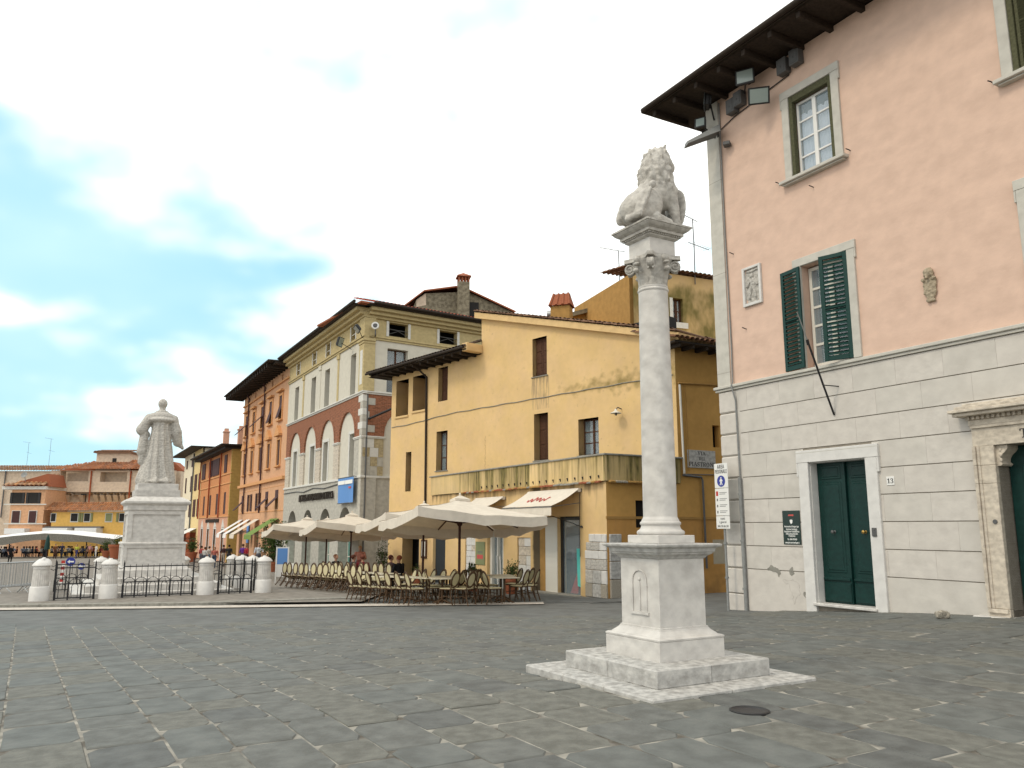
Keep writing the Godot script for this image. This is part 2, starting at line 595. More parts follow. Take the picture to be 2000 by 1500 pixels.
func make_world() -> void:
	var cam := Camera3D.new()
	cam.name = "camera"
	cam.fov = rad_to_deg(2.0 * atan(750.0 / FPX))
	cam.position = EYE
	cam.rotation = Vector3(PITCH, 0, 0)
	cam.far = 3000.0
	cam.near = 0.05
	add_child(cam)
	cam.current = true
	var env := Environment.new()
	env.background_mode = Environment.BG_SKY
	var pano := PanoramaSkyMaterial.new()
	pano.panorama = make_sky()
	env.sky = Sky.new()
	env.sky.sky_material = pano
	env.tonemap_mode = Environment.TONE_MAPPER_LINEAR
	env.tonemap_exposure = 1.08
	env.sdfgi_enabled = true
	env.ssao_enabled = true
	env.ssil_enabled = true
	var we := WorldEnvironment.new()
	we.name = "world_environment"
	we.environment = env
	add_child(we)
	var sun := DirectionalLight3D.new()
	sun.name = "sun"
	sun.light_energy = 0.38
	sun.light_color = Color(1.0, 0.95, 0.86)
	sun.light_angular_distance = 12.0
	sun.shadow_enabled = true
	add_child(sun)
	var to_sun := Vector3(-0.66, 0.86, 0.34).normalized()
	sun.look_at_from_position(Vector3.ZERO, -to_sun, Vector3.UP)

func make_materials() -> void:
	mk("paving_a", Color(0.128, 0.132, 0.123), 0.18, 0.7, 1.7, 0.5)
	mk("paving_b", Color(0.120, 0.127, 0.120), 0.18, 0.68, 2.3, 0.5)
	mk("paving_c", Color(0.136, 0.136, 0.120), 0.18, 0.72, 1.3, 0.5)
	mk("paving_d", Color(0.105, 0.109, 0.104), 0.2, 0.66, 1.9, 0.5)
	mk("mortar", Color(0.22, 0.21, 0.185), 0.6, 0.95, 2.4, 0.4)
	mk("street", Color(0.128, 0.132, 0.127), 0.16, 0.75, 5.0, 0.8)
	mk("piazza", Color(0.21, 0.19, 0.165), 0.2, 0.85, 3.0, 0.6)
	mk("pale_strip", Color(0.5, 0.455, 0.4), 0.15, 0.8, 2.0, 0.3)
	mk("kerb", Color(0.25, 0.24, 0.21), 0.2, 0.85, 1.3, 0.5)
	mk("marble", Color(0.545, 0.525, 0.495), 0.16, 0.6, 1.1, 0.25, false, 0.01)
	mk("marble_grey", Color(0.40, 0.393, 0.375), 0.3, 0.65, 0.8, 0.4, false, 0.012)
	mk("marble_old", Color(0.44, 0.42, 0.385), 0.28, 0.75, 0.6, 0.4, true)
	mk("marble_white", Color(0.62, 0.605, 0.58), 0.07, 0.55, 1.5, 0.15)
	mk("travertine", Color(0.52, 0.46, 0.38), 0.25, 0.7, 0.9, 0.3)
	mk("peach", Color(0.63, 0.45, 0.355), 0.07, 0.93, 2.6, 0.35)
	mk("plaster_cream", Color(0.545, 0.51, 0.465), 0.07, 0.92, 2.2, 0.35)
	mk("plaster_cream_b", Color(0.555, 0.52, 0.475), 0.08, 0.92, 1.7, 0.35)
	mk("plaster_cream_c", Color(0.53, 0.5, 0.455), 0.09, 0.92, 2.9, 0.35)
	mk("plaster_grey", Color(0.50, 0.48, 0.43), 0.1, 0.92, 2.0, 0.35)
	mk("groove", Color(0.26, 0.23, 0.19), 0.15, 0.95, 1.0)
	mk("yellow", Color(0.65, 0.455, 0.225), 0.1, 0.93, 2.4, 0.35)
	mk("ochre_dark", Color(0.38, 0.22, 0.07), 0.12, 0.93, 2.0, 0.35)
	mk("cassa_wall", Color(0.58, 0.55, 0.47), 0.06, 0.92, 2.5, 0.25)
	mk("cassa_stone", Color(0.43, 0.41, 0.36), 0.16, 0.85, 1.6, 0.4)
	mk("cassa_stone_b", Color(0.40, 0.33, 0.2), 0.25, 0.85, 1.1, 0.4)
	mk("cassa_trim", Color(0.47, 0.38, 0.2), 0.12, 0.9, 1.5, 0.3)
	mk("white_trim", Color(0.62, 0.61, 0.57), 0.07, 0.8, 1.2, 0.2)
	mk("brick", Color(0.24, 0.1, 0.055), 0.3, 0.92, 0.7, 0.6, false, 0.03)
	mk("orange_wall", Color(0.60, 0.345, 0.2), 0.08, 0.92, 2.4, 0.3)
	mk("orange_trim", Color(0.62, 0.32, 0.14), 0.08, 0.9, 1.4, 0.3)
	mk("ochre_wall", Color(0.55, 0.24, 0.10), 0.1, 0.92, 2.4, 0.3)
	mk("ochre_pink", Color(0.58, 0.32, 0.22), 0.08, 0.92, 2.4, 0.3)
	mk("red_wall", Color(0.32, 0.075, 0.03), 0.1, 0.92, 2.4, 0.3)
	mk("gold_wall", Color(0.44, 0.29, 0.09), 0.1, 0.92, 2.0, 0.3)
	mk("lemon_wall", Color(0.72, 0.56, 0.28), 0.06, 0.92, 2.4, 0.3)
	mk("cream_wall", Color(0.74, 0.66, 0.50), 0.05, 0.92, 2.4, 0.3)
	mk("beige_wall", Color(0.58, 0.47, 0.36), 0.1, 0.92, 3.0, 0.3)
	mk("canary_wall", Color(0.70, 0.43, 0.12), 0.06, 0.92, 3.0, 0.3)
	mk("grey_stained", Color(0.20, 0.175, 0.125), 0.4, 0.95, 2.2, 0.6)
	mk("tile", Color(0.9, 0.9, 0.9), 0.2, 0.9, 0.8, 0.4, true)
	mk("wood_dark", Color(0.030, 0.021, 0.015), 0.25, 0.75, 0.8, 0.2)
	mk("wood_brown", Color(0.075, 0.032, 0.016), 0.25, 0.7, 0.6, 0.2)
	mk("shutter_brown", Color(0.065, 0.028, 0.028), 0.15, 0.7, 0.6)
	mk("shutter_green", Color(0.007, 0.040, 0.034), 0.12, 0.5, 0.6)
	mk("door_green", Color(0.005, 0.030, 0.026), 0.18, 0.42, 0.9, 0.15)
	mk("olive_frame", Color(0.085, 0.085, 0.045), 0.3, 0.8, 0.4, 0.2)
	mk("canvas", Color(0.67, 0.61, 0.52), 0.06, 0.9, 1.6, 0.2)
	M.canvas.backlight_enabled = true
	M.canvas.backlight = Color(0.42, 0.34, 0.24)
	mk("canvas_white", Color(0.78, 0.78, 0.77), 0.04, 0.9, 1.6)
	M.canvas_white.backlight_enabled = true
	M.canvas_white.backlight = Color(0.4, 0.4, 0.38)
	mk("awning_green", Color(0.16, 0.24, 0.06), 0.08, 0.9, 1.6)
	mk("rattan", Color(0.085, 0.048, 0.024), 0.35, 0.55, 0.15)
	mk("cane", Color(0.56, 0.50, 0.31), 0.12, 0.7, 0.2)
	mk("table_top", Color(0.58, 0.54, 0.42), 0.08, 0.5, 0.6)
	mk("pole_wood", Color(0.060, 0.020, 0.012), 0.25, 0.5, 0.5)
	mk("terracotta", Color(0.30, 0.10, 0.05), 0.15, 0.85, 0.5, 0.2)
	mk("leaf", Color(0.055, 0.085, 0.025), 0.3, 0.6, 0.5, 0.0, true)
	mk("zinc", Color(0.23, 0.235, 0.23), 0.12, 0.5, 0.7)
	mk("rough_stone", Color(0.33, 0.30, 0.25), 0.3, 0.9, 0.25, 0.6)
	plain("iron", Color(0.018, 0.018, 0.02), 0.5, 0.3)
	plain("steel", Color(0.35, 0.36, 0.36), 0.4, 0.7)
	plain("black", Color(0.012, 0.012, 0.013), 0.5)
	plain("interior", Color(0.018, 0.017, 0.016), 0.9)
	plain("lamp_grey", Color(0.10, 0.10, 0.10), 0.6, 0.2)
	plain("white_paint", Color(0.72, 0.71, 0.68), 0.5)
	plain("ivory_paint", Color(0.66, 0.64, 0.57), 0.5)
	plain("brass", Color(0.45, 0.28, 0.08), 0.35, 0.8)
	plain("blue_sign", Color(0.012, 0.025, 0.25), 0.4)
	plain("banner_blue", Color(0.10, 0.25, 0.56), 0.7)
	plain("turquoise", Color(0.10, 0.55, 0.50), 0.7)
	plain("red_paint", Color(0.45, 0.03, 0.02), 0.6)
	plain("text_black", Color(0.02, 0.02, 0.022), 0.7)
	plain("text_white", Color(0.78, 0.78, 0.75), 0.7)
	plain("text_grey", Color(0.14, 0.14, 0.14), 0.7)
	plain("text_red", Color(0.5, 0.08, 0.07), 0.8)
	plain("plaque_green", Color(0.004, 0.022, 0.016), 0.25)
	plain("shutter_grey", Color(0.05, 0.058, 0.066), 0.5, 0.2)
	plain("olive_shutter", Color(0.20, 0.22, 0.10), 0.7)
	plain("curtain", Color(0.50, 0.53, 0.60), 0.95)
	plain("lens", Color(0.30, 0.36, 0.34), 0.12)
	var g := StandardMaterial3D.new()
	g.resource_name = "glass"
	g.transparency = BaseMaterial3D.TRANSPARENCY_ALPHA
	g.albedo_color = Color(0.75, 0.82, 0.85, 0.18)
	g.roughness = 0.04
	M.glass = g
	var gt: StandardMaterial3D = g.duplicate()
	gt.resource_name = "glass_teal"
	gt.albedo_color = Color(0.35, 0.62, 0.58, 0.55)
	M.glass_teal = gt
	# coursed rubble look of thin Roman brickwork seen from far away: rows too small to tell apart
	var bi := Image.create(64, 128, false, Image.FORMAT_RGB8)
	var bn := noise(0.09, 3, 77)
	var r2 := RandomNumberGenerator.new()
	r2.seed = 4
	for j in 128:
		var row := j / 8
		for i in 64:
			var k := 1.0 + 0.35 * bn.get_noise_2d(i * 1.4, j * 1.4)
			var cell := hash(Vector2i((i + (row % 2) * 8) / 16, row)) % 100 / 100.0
			k *= lerpf(0.75, 1.25, cell)
			var c := Color(0.25 * k, 0.095 * k, 0.05 * k)
			if j % 8 == 0 or (i + (row % 2) * 8) % 16 == 0: c = Color(0.30, 0.19, 0.13)
			bi.set_pixel(i, j, c.linear_to_srgb())
	M.brick.albedo_texture = ImageTexture.create_from_image(bi)
	M.brick.uv1_triplanar = false
	M.brick.uv1_world_triplanar = false
	M.brick.uv1_scale = Vector3(1.0 / 1.1, 1.0 / 1.15, 1)
	M.brick.heightmap_enabled = false

# ---------------------------------------------------------------- ground
func sheet(x0: float, x1: float, z0: float, z1: float, step: float, dy: float) -> MB:
	var mb := MB.new()
	var nx := int(ceil((x1 - x0) / step)); var nz := int(ceil((z1 - z0) / step))
	for i in nx:
		for j in nz:
			var a := lerpf(x0, x1, float(i) / nx); var b := lerpf(x0, x1, float(i + 1) / nx)
			var c := lerpf(z0, z1, float(j) / nz); var d := lerpf(z0, z1, float(j + 1) / nz)
			mb.quad(Vector3(a, gnd(a, d) + dy, d), Vector3(b, gnd(b, d) + dy, d), Vector3(b, gnd(b, c) + dy, c), Vector3(a, gnd(a, c) + dy, c))
	return mb

func make_ground() -> void:
	# one large sheet to the horizon, finer near the camera
	var mb := MB.new()
	var xs := []
	var zs := []
	for v in [-1500.0, -700.0, -350.0, -200.0, -120.0]: xs.append(v)
	for i in range(-80, 41, 4): xs.append(float(i))
	for v in [80.0, 160.0, 350.0, 700.0, 1500.0]: xs.append(v)
	for v in [-1500.0, -800.0, -400.0, -240.0, -180.0]: zs.append(v)
	for i in range(-140, 31, 2): zs.append(float(i))
	for v in [80.0, 300.0, 1500.0]: zs.append(v)
	for i in range(xs.size() - 1):
		for j in range(zs.size() - 1):
			var a: float = xs[i]; var b: float = xs[i + 1]; var c: float = zs[j]; var d: float = zs[j + 1]
			var lo := -0.07
			mb.quad(Vector3(a, gnd(a, d) + lo, d), Vector3(b, gnd(b, d) + lo, d), Vector3(b, gnd(b, c) + lo, c), Vector3(a, gnd(a, c) + lo, c))
	struct("ground", mb, M.piazza)
	# street of fine-grained dark stone, from the slabs to the pale strip and into the side street
	struct("street", sheet(-34, 13, -24.5, -11.0, 0.5, -0.022), M.street)
	struct("street", sheet(2.2, 13, -46.0, -23.3, 0.5, -0.022), M.street)
	struct("cafe_terrace_paving", sheet(-7.5, 2.2, -40.0, -23.9, 0.5, -0.016), M.street)
	# pale stone strip and the low kerb of the middle of the square
	var p := sheet(-34, 0.9, -24.05, -23.2, 0.35, 0.004)
	struct("pale_strip", p, M.pale_strip)
	var sq := sheet(-34, -4.4, -62.0, -24.35, 0.7, 0.05)
	struct("square_paving", sq, M.piazza)
	var kb := MB.new()
	for i in 42:
		var a := lerpf(-34.0, -4.6, i / 42.0); var b := lerpf(-34.0, -4.6, (i + 1) / 42.0) - 0.012
		var za := -24.12 - maxf(0.0, (a + 9.0) * 0.38); var zb := -24.12 - maxf(0.0, (b + 9.0) * 0.38)
		var ya := gnd(a, za); var yb := gnd(b, zb)
		mb = MB.new()
		mb.quad(Vector3(a, ya - 0.1, za), Vector3(b, yb - 0.1, zb), Vector3(b, yb + 0.075, zb), Vector3(a, ya + 0.075, za))
		mb.quad(Vector3(a, ya + 0.075, za), Vector3(b, yb + 0.075, zb), Vector3(b, yb + 0.085, zb - 0.3), Vector3(a, ya + 0.085, za - 0.3))
		mb.quad(Vector3(b, yb - 0.1, zb), Vector3(b, yb - 0.1, zb - 0.3), Vector3(b, yb + 0.085, zb - 0.3), Vector3(b, yb + 0.075, zb))
		for q in mb.v.size():
			kb.v.append(mb.v[q]); kb.n.append(mb.n[q]); kb.uv.append(mb.uv[q]); kb.c.append(Color.WHITE)
	struct("kerb", kb, M.kerb)

# slabs laid in rows that run along the column's pedestal
func make_slabs() -> void:
	var root := Node3D.new()
	root.name = "slab_paving"
	add_child(root)
	root.set_meta("kind", "structure")
	var bed := sheet(-17, 15, -18.3, -1.5, 0.5, -0.008)
	part(root, "mortar_bed", bed, M.mortar)
	# a few irregular unit slabs (1 x 1, top at y = 0) shared by all
	var rg := RandomNumberGenerator.new()
	rg.seed = 91
	var units := []
	for k in 8:
		var mb := MB.new()
		var ring := []
		var cnt := 14
		for i in cnt:
			var t := float(i) / cnt * 4.0
			var side := int(t)
			var f := t - side
			var p: Vector2
			if side == 0: p = Vector2(-0.5 + f, 0.5)
			elif side == 1: p = Vector2(0.5, 0.5 - f)
			elif side == 2: p = Vector2(0.5 - f, -0.5)
			else: p = Vector2(-0.5, -0.5 + f)
			var j := 0.02 if absf(absf(p.x) - absf(p.y)) > 0.05 else 0.03
			p *= 1.0 - rg.randf_range(0.0, j * 0.6)
			ring.append(p)
		var tops := []
		for i in cnt:
			tops.append(rg.randf_range(-0.003, 0.002))
		for i in cnt:
			var a: Vector2 = ring[i]; var b: Vector2 = ring[(i + 1) % cnt]
			var ai := a * 0.965; var bi := b * 0.965
			var ya: float = tops[i]; var yb: float = tops[(i + 1) % cnt]
			mb.tri(Vector3(0, 0.001, 0), Vector3(ai.x, ya, ai.y), Vector3(bi.x, yb, bi.y))
			mb.quad(Vector3(ai.x, ya, ai.y), Vector3(a.x, ya - 0.009, a.y), Vector3(b.x, yb - 0.009, b.y), Vector3(bi.x, yb, bi.y))
			mb.quad(Vector3(a.x, ya - 0.009, a.y), Vector3(a.x, -0.06, a.y), Vector3(b.x, -0.06, b.y), Vector3(b.x, yb - 0.009, b.y))
		units.append(mb.mesh())
	var mats := [M.paving_a, M.paving_b, M.paving_c, M.paving_d]
	var along := Vector3(-0.508, 0, -0.861)
	var across := Vector3(0.861, 0, -0.508)
	var o := Vector3(1.641, 0, -9.053)
	var found := []
	var t0 := -17.0
	while t0 < 18.0:
		var w := rg.randf_range(0.38, 0.58)
		var s0 := -16.0 + rg.randf() * 0.8
		while s0 < 22.0:
			var l := rg.randf_range(0.5, 1.0)
			var ctr := o + across * (t0 + w / 2) + along * (s0 + l / 2)
			# only where the ground is seen, and not under the column or the wall
			var under := absf(t0 + w / 2) < 1.05 - w / 2 + 0.1 and absf(s0 + l / 2) < 1.05 - l / 2 + 0.2
			var wall := (ctr.x - 5.223) * 0.873 - (ctr.z + 20.0) * 0.487 > 0.1
			if ctr.z < -4.2 and ctr.z > -18.6 and absf(ctr.x) < 2.0 - ctr.z * 0.72 and not under and not wall:
				var dist := -ctr.z
				var vis := absf(ctr.x) < 0.3 - ctr.z * 0.64 and dist > 5.2
				found.append({"p": ctr, "w": w - 0.008 - rg.randf() * 0.01, "l": l - 0.006 - rg.randf() * 0.01, "u": rg.randi() % 8, "m": [0, 0, 0, 1, 1, 2, 2, 3][rg.randi() % 8], "dy": rg.randf_range(-0.004, 0.004), "rx": rg.randf_range(-0.006, 0.006), "rz": rg.randf_range(-0.006, 0.006), "size": (w * l / (dist * dist * dist)) * (1.0 if vis else 0.001), "flip": rg.randi() % 2})
			s0 += l
		t0 += w
	found.sort_custom(func(a, b): return a.size > b.size)
	var rest := [MB.new(), MB.new(), MB.new(), MB.new()]
	for i in found.size():
		var f: Dictionary = found[i]
		var p: Vector3 = f.p
		var e := 0.2
		var sx := (gnd(p.x + across.x * e, p.z + across.z * e) - gnd(p.x - across.x * e, p.z - across.z * e)) / (2 * e)
		var sz := (gnd(p.x - along.x * e, p.z - along.z * e) - gnd(p.x + along.x * e, p.z + along.z * e)) / (2 * e)
		var bx: Vector3 = (across + Vector3.UP * (sx + f.rx)).normalized()
		var bz: Vector3 = (-along + Vector3.UP * (sz + f.rz)).normalized()
		var by: Vector3 = bz.cross(bx).normalized()
		var sg := -1.0 if f.flip else 1.0
		var b := Basis(bx * f.w * sg, by, bz * f.l * sg)
		var t := Transform3D(b, Vector3(p.x, gnd(p.x, p.z) + f.dy, p.z))
		if i < 300:
			part(root, "slab", units[f.u], mats[f.m], t)
		else:
			var arr: Array = units[f.u].surface_get_arrays(0)
			var mbr: MB = rest[f.m]
			var vs: PackedVector3Array = arr[Mesh.ARRAY_VERTEX]
			var ns: PackedVector3Array = arr[Mesh.ARRAY_NORMAL]
			for q in vs.size():
				mbr.v.append(t * vs[q]); mbr.n.append((Basis(bx * sg, by, bz * sg) * ns[q]).normalized()); mbr.uv.append(Vector2.ZERO); mbr.c.append(Color.WHITE)
	for k in 4:
		var q := part(root, "far_slabs", rest[k], mats[k])
		q.set_meta("kind", "stuff")
	# an added dark disc that stands for a round wet hollow, and a little rubble
	var c := on_ground(1464, 1390)
	var mc := MB.new()
	mc.lathe([Vector2(0.0, 0.0), Vector2(0.0, 0.012)], 4)
	mc = MB.new()
	mc.lathe([Vector2(0.17, -0.02), Vector2(0.17, 0.006), Vector2(0.155, 0.011), Vector2(0.15, 0.006), Vector2(0.02, 0.009), Vector2(0.0001, 0.009)], 28)
	single("wet_hollow_disc", "small round dark disc added for a wet hollow in the slabs beside the column", "dark disc", mc, M.black, at(c + Vector3(0, 0.003, 0)))

# ---------------------------------------------------------------- the column with the lion
const COL := Vector3(1.641, 0.0, -9.053)
const COL_YAW := deg_to_rad(30.55)

func ch(py: float) -> float:
	return at_depth(1285, py, 9.05).y

func make_column() -> void:
	var c := thing("lion_column", "tall white marble column on a stepped square pedestal in the paving", "column", at(COL, COL_YAW))
	# bottom slab of several stones with worn edges
	var w := 1.09
	var st := [[-w, -0.1, 0.35, w], [-0.1, w, 0.35, w], [-w, w - 0.38, -w, -0.35], [w - 0.38, w, -w, -0.3], [w - 0.38, w, -0.3, 0.35], [-w, -w + 0.36, -0.35, 0.35], [-w + 0.36, w - 0.38, -0.35, 0.35]]
	for s in st:
		var mb := MB.new()
		mb.cbox(s[0], s[1] - 0.006, -0.06, 0.034 + rng.randf() * 0.005, s[2], s[3] - 0.006, 0.014)
		part(c, "base_stone", mb, M.marble_grey)
	var e := 0.768
	for s in [[-e, -0.05, 0.0, e], [-0.05, e, 0.0, e], [-e, 0.1, -e, 0.0], [0.1, e, -e, 0.0]]:
		var mb := MB.new()
		mb.cbox(s[0], s[1] - 0.004, 0.03, 0.207, s[2], s[3] - 0.004, 0.012)
		part(c, "step_stone", mb, M.marble_grey)
	var pl := MB.new()
	pl.square([Vector2(0.443, 0.205), Vector2(0.443, 0.392), Vector2(0.436, 0.4)])
	part(c, "plinth", pl, M.marble)
	var bm := MB.new()
	bm.square([Vector2(0.43, 0.398), Vector2(0.446, 0.404), Vector2(0.448, 0.42), Vector2(0.43, 0.432), Vector2(0.40, 0.437), Vector2(0.385, 0.452), Vector2(0.362, 0.47), Vector2(0.342, 0.488), Vector2(0.337, 0.5), Vector2(0.33, 0.502), Vector2(0.33, 0.514), Vector2(0.316, 0.52)])
	part(c, "base_moulding", bm, M.marble)
	var die := MB.new()
	die.square([Vector2(0.316, 0.518), Vector2(0.316, 1.21), Vector2(0.318, 1.22)])
	part(c, "die", die, M.marble)
	# shallow arched niche with a small figure, cut on the face that looks towards the street
	var ni := MB.new()
	ni.xf = Transform3D(Basis(Vector3.UP, -PI / 2), Vector3(-0.316, 0, 0))
	var pts := []
	for k in 9: pts.append(Vector3(-cos(PI * k / 8.0) * 0.115, 0.98 + sin(PI * k / 8.0) * 0.115, 0.006))
	pts.push_front(Vector3(-0.115, 0.66, 0.006)); pts.append(Vector3(0.115, 0.66, 0.003))
	ni.tube(pts, 0.008, 6)
	ni.box(-0.15, 0.15, 0.636, 0.662, 0.0, 0.02)
	ni.ball(Vector3(0.0, 1.0, 0.006), Vector3(0.018, 0.02, 0.012), 8, 5)
	ni.tube([Vector3(0.0, 0.97, 0.004), Vector3(0.004, 0.68, 0.004)], 0.013, 6)
	ni.box(-0.13, -0.115, 0.93, 0.95, 0, 0.012)
	ni.box(0.115, 0.13, 0.93, 0.95, 0, 0.012)
	part(c, "niche_relief", ni, M.marble)
	var co := MB.new()
	co.square([Vector2(0.318, 1.215), Vector2(0.33, 1.222), Vector2(0.345, 1.245), Vector2(0.385, 1.268), Vector2(0.388, 1.28), Vector2(0.405, 1.29), Vector2(0.41, 1.325), Vector2(0.43, 1.335), Vector2(0.455, 1.345), Vector2(0.462, 1.36), Vector2(0.46, 1.37), Vector2(0.44, 1.376)])
	part(c, "cornice", co, M.marble_grey)
	var bl := MB.new()
	bl.cbox(-0.259, 0.259, 1.374, 1.463, -0.259, 0.259, 0.006)
	part(c, "block", bl, M.marble)
	var base := MB.new()
	var y0 := 1.462
	var y1 := ch(1010)
	var k := (y1 - y0) / 0.22
	var pr := [Vector2(0.15, y0 - 0.004)]
	for q in [[0.245, 0.0], [0.258, 0.012], [0.262, 0.03], [0.258, 0.048], [0.245, 0.06], [0.237, 0.064], [0.222, 0.08], [0.213, 0.105], [0.212, 0.12], [0.222, 0.128], [0.226, 0.14], [0.222, 0.158], [0.212, 0.166], [0.206, 0.17], [0.206, 0.185], [0.197, 0.195], [0.19, 0.215], [0.186, 0.225]]:
		pr.append(Vector2(q[0], y0 + q[1] * k))
	base.lathe(pr, 48)
	part(c, "shaft_base", base, M.marble)
	var sh := MB.new()
	var yt := ch(573)
	var prs := []
	for q in 13:
		var f := q / 12.0
		prs.append(Vector2(lerpf(0.1865, 0.168, pow(f, 1.5)), lerpf(y1, yt, f)))
	for q in [[0.166, 0.0], [0.176, 0.01], [0.18, 0.022], [0.176, 0.034], [0.166, 0.04], [0.172, 0.05], [0.172, 0.062], [0.164, 0.066]]:
		prs.append(Vector2(q[0], yt + q[1]))
	sh.lathe(prs, 48)
	part(c, "shaft", sh, M.marble)
	# composite capital
	var yc := yt + 0.066
	var top := 4.642
	var cap := MB.new()
	var bell := []
	for q in 9:
		var f := q / 8.0
		bell.append(Vector2(0.158 + 0.075 * pow(f, 2.2), lerpf(yc, top - 0.05, f)))
	cap.lathe(bell, 32)
	part(c, "capital_bell", cap, M.marble_old)
	var yv := top - 0.12
	for q in 4:
		var a := PI / 4 + PI / 2 * q
		var d := Vector3(cos(a), 0, -sin(a))
		var s := Vector3(-sin(a), 0, -cos(a))
		var vo := MB.new()
		# a scroll: a spiral band round a disc, seen from both sides
		for sg in [-1.0, 1.0]:
			var sp := []
			for g in 20:
				var an := TAU * 1.7 * g / 19.0
				var r := lerpf(0.068, 0.014, g / 19.0)
				sp.append(d * (0.262 + cos(an + 1.2) * r) + Vector3(0, yv - sin(an + 1.2) * r, 0) + s * sg * 0.028)
			vo.tube(sp, 0.014, 6, 0.010)
		vo.xf = Transform3D(Basis(s, Vector3.UP, s.cross(Vector3.UP)), d * 0.262 + Vector3(0, yv, 0))
		vo.xf = Transform3D(Basis(Vector3.UP, d, s), d * 0.262 + Vector3(0, yv, 0))
		var disc := []
		for g in 16: disc.append(Vector2(cos(TAU * g / 16.0), sin(TAU * g / 16.0)) * 0.06)
		vo.poly(PackedVector2Array(disc), -0.026, 0.026, true)
		vo.xf = Transform3D()
		part(c, "volute", vo, M.marble_old)
		# leaf under each volute and one on each face
		for half in 2:
			var a2 := a + PI / 4 * half
			var d2 := Vector3(cos(a2), 0, -sin(a2))
			var s2 := Vector3(-sin(a2), 0, -cos(a2))
			var lf := MB.new()
			var rows := 7
			var hgt := (top - yc) * (0.72 if half == 0 else 0.5)
			for g in rows:
				var f0 := float(g) / rows; var f1 := float(g + 1) / rows
				var w0 := 0.095 * sin(clampf(f0 * 2.5 + 0.55, 0, PI)) ; var w1 := 0.095 * sin(clampf(f1 * 2.5 + 0.55, 0, PI))
				var r0 := 0.168 + 0.09 * f0 * f0 * f0; var r1 := 0.168 + 0.09 * f1 * f1 * f1
				var p0 := d2 * r0 + Vector3(0, yc + hgt * f0, 0); var p1 := d2 * r1 + Vector3(0, yc + hgt * f1, 0)
				var b0 := -d2 * 0.03; 
				lf.quad(p0 - s2 * w0 + b0, p0, p1, p1 - s2 * w1 + b0)
				lf.quad(p0, p0 + s2 * w0 + b0, p1 + s2 * w1 + b0, p1)
			lf.ball(d2 * (0.255 if half == 0 else 0.25) + Vector3(0, yc + hgt * 0.97, 0), Vector3(0.035, 0.028, 0.045), 8, 5)
			part(c, "leaf", lf, M.marble_old)
		var d3 := Vector3(cos(PI / 2 * q), 0, -sin(PI / 2 * q))
		var fl3 := MB.new()
		fl3.ball(d3 * 0.22 + Vector3(0, top - 0.045, 0), Vector3(0.045, 0.05, 0.045), 8, 6)
		fl3.ball(d3 * 0.235 + Vector3(0, top - 0.1, 0), Vector3(0.03, 0.02, 0.05), 8, 5)
		part(c, "flower", fl3, M.marble_old)
	var ab := MB.new()
	var ap := []
	for q in 4:
		var a := PI / 4 + PI / 2 * q
		ap.append(Vector2(cos(a + 0.09), sin(a + 0.09)) * 0.325)
		for g in range(1, 6):
			var aa := a + PI / 2 * g / 6.0
			var sq := 0.212 / maxf(absf(cos(aa)), absf(sin(aa)))
			ap.append(Vector2(cos(aa), sin(aa)) * lerpf(0.2, sq, 0.75))
		ap.append(Vector2(cos(a + PI / 2 - 0.09), sin(a + PI / 2 - 0.09)) * 0.325)
	ab.xf = Transform3D(Basis(Vector3(1, 0, 0), -PI / 2), Vector3(0, top - 0.045, 0))
	ab.poly(PackedVector2Array(ap), 0.0, 0.045, true)
	part(c, "abacus", ab, M.marble_old)
	var im := MB.new()
	im.cbox(-0.19, 0.19, top - 0.004, 4.83, -0.19, 0.19, 0.005)
	part(c, "impost_block", im, M.marble)
	var ci := MB.new()
	ci.square([Vector2(0.19, 4.826), Vector2(0.2, 4.83), Vector2(0.222, 4.845), Vector2(0.226, 4.862)])
	ci.square([Vector2(0.226, 4.878), Vector2(0.262, 4.88), Vector2(0.262, 4.912), Vector2(0.27, 4.915), Vector2(0.3, 4.935), Vector2(0.32, 4.957), Vector2(0.322, 4.968), Vector2(0.334, 4.97), Vector2(0.334, 4.99), Vector2(0.32, 4.996)])
	ci.square([Vector2(0.212, 4.85), Vector2(0.212, 4.88)])
	part(c, "top_cornice", ci, M.marble_old)
	for q in 4:
		for g in 15:
			var dm := MB.new()
			dm.xf = Transform3D(Basis(Vector3.UP, PI / 2 * q), Vector3.ZERO)
			var x := -0.225 + g * 0.032
			dm.box(x, x + 0.019, 4.862, 4.88, 0.21, 0.243)
			part(c, "dentil", dm, M.marble_old)
	make_lion(Transform3D(Basis(Vector3.UP, COL_YAW), COL + Vector3(0, 4.994, 0)))

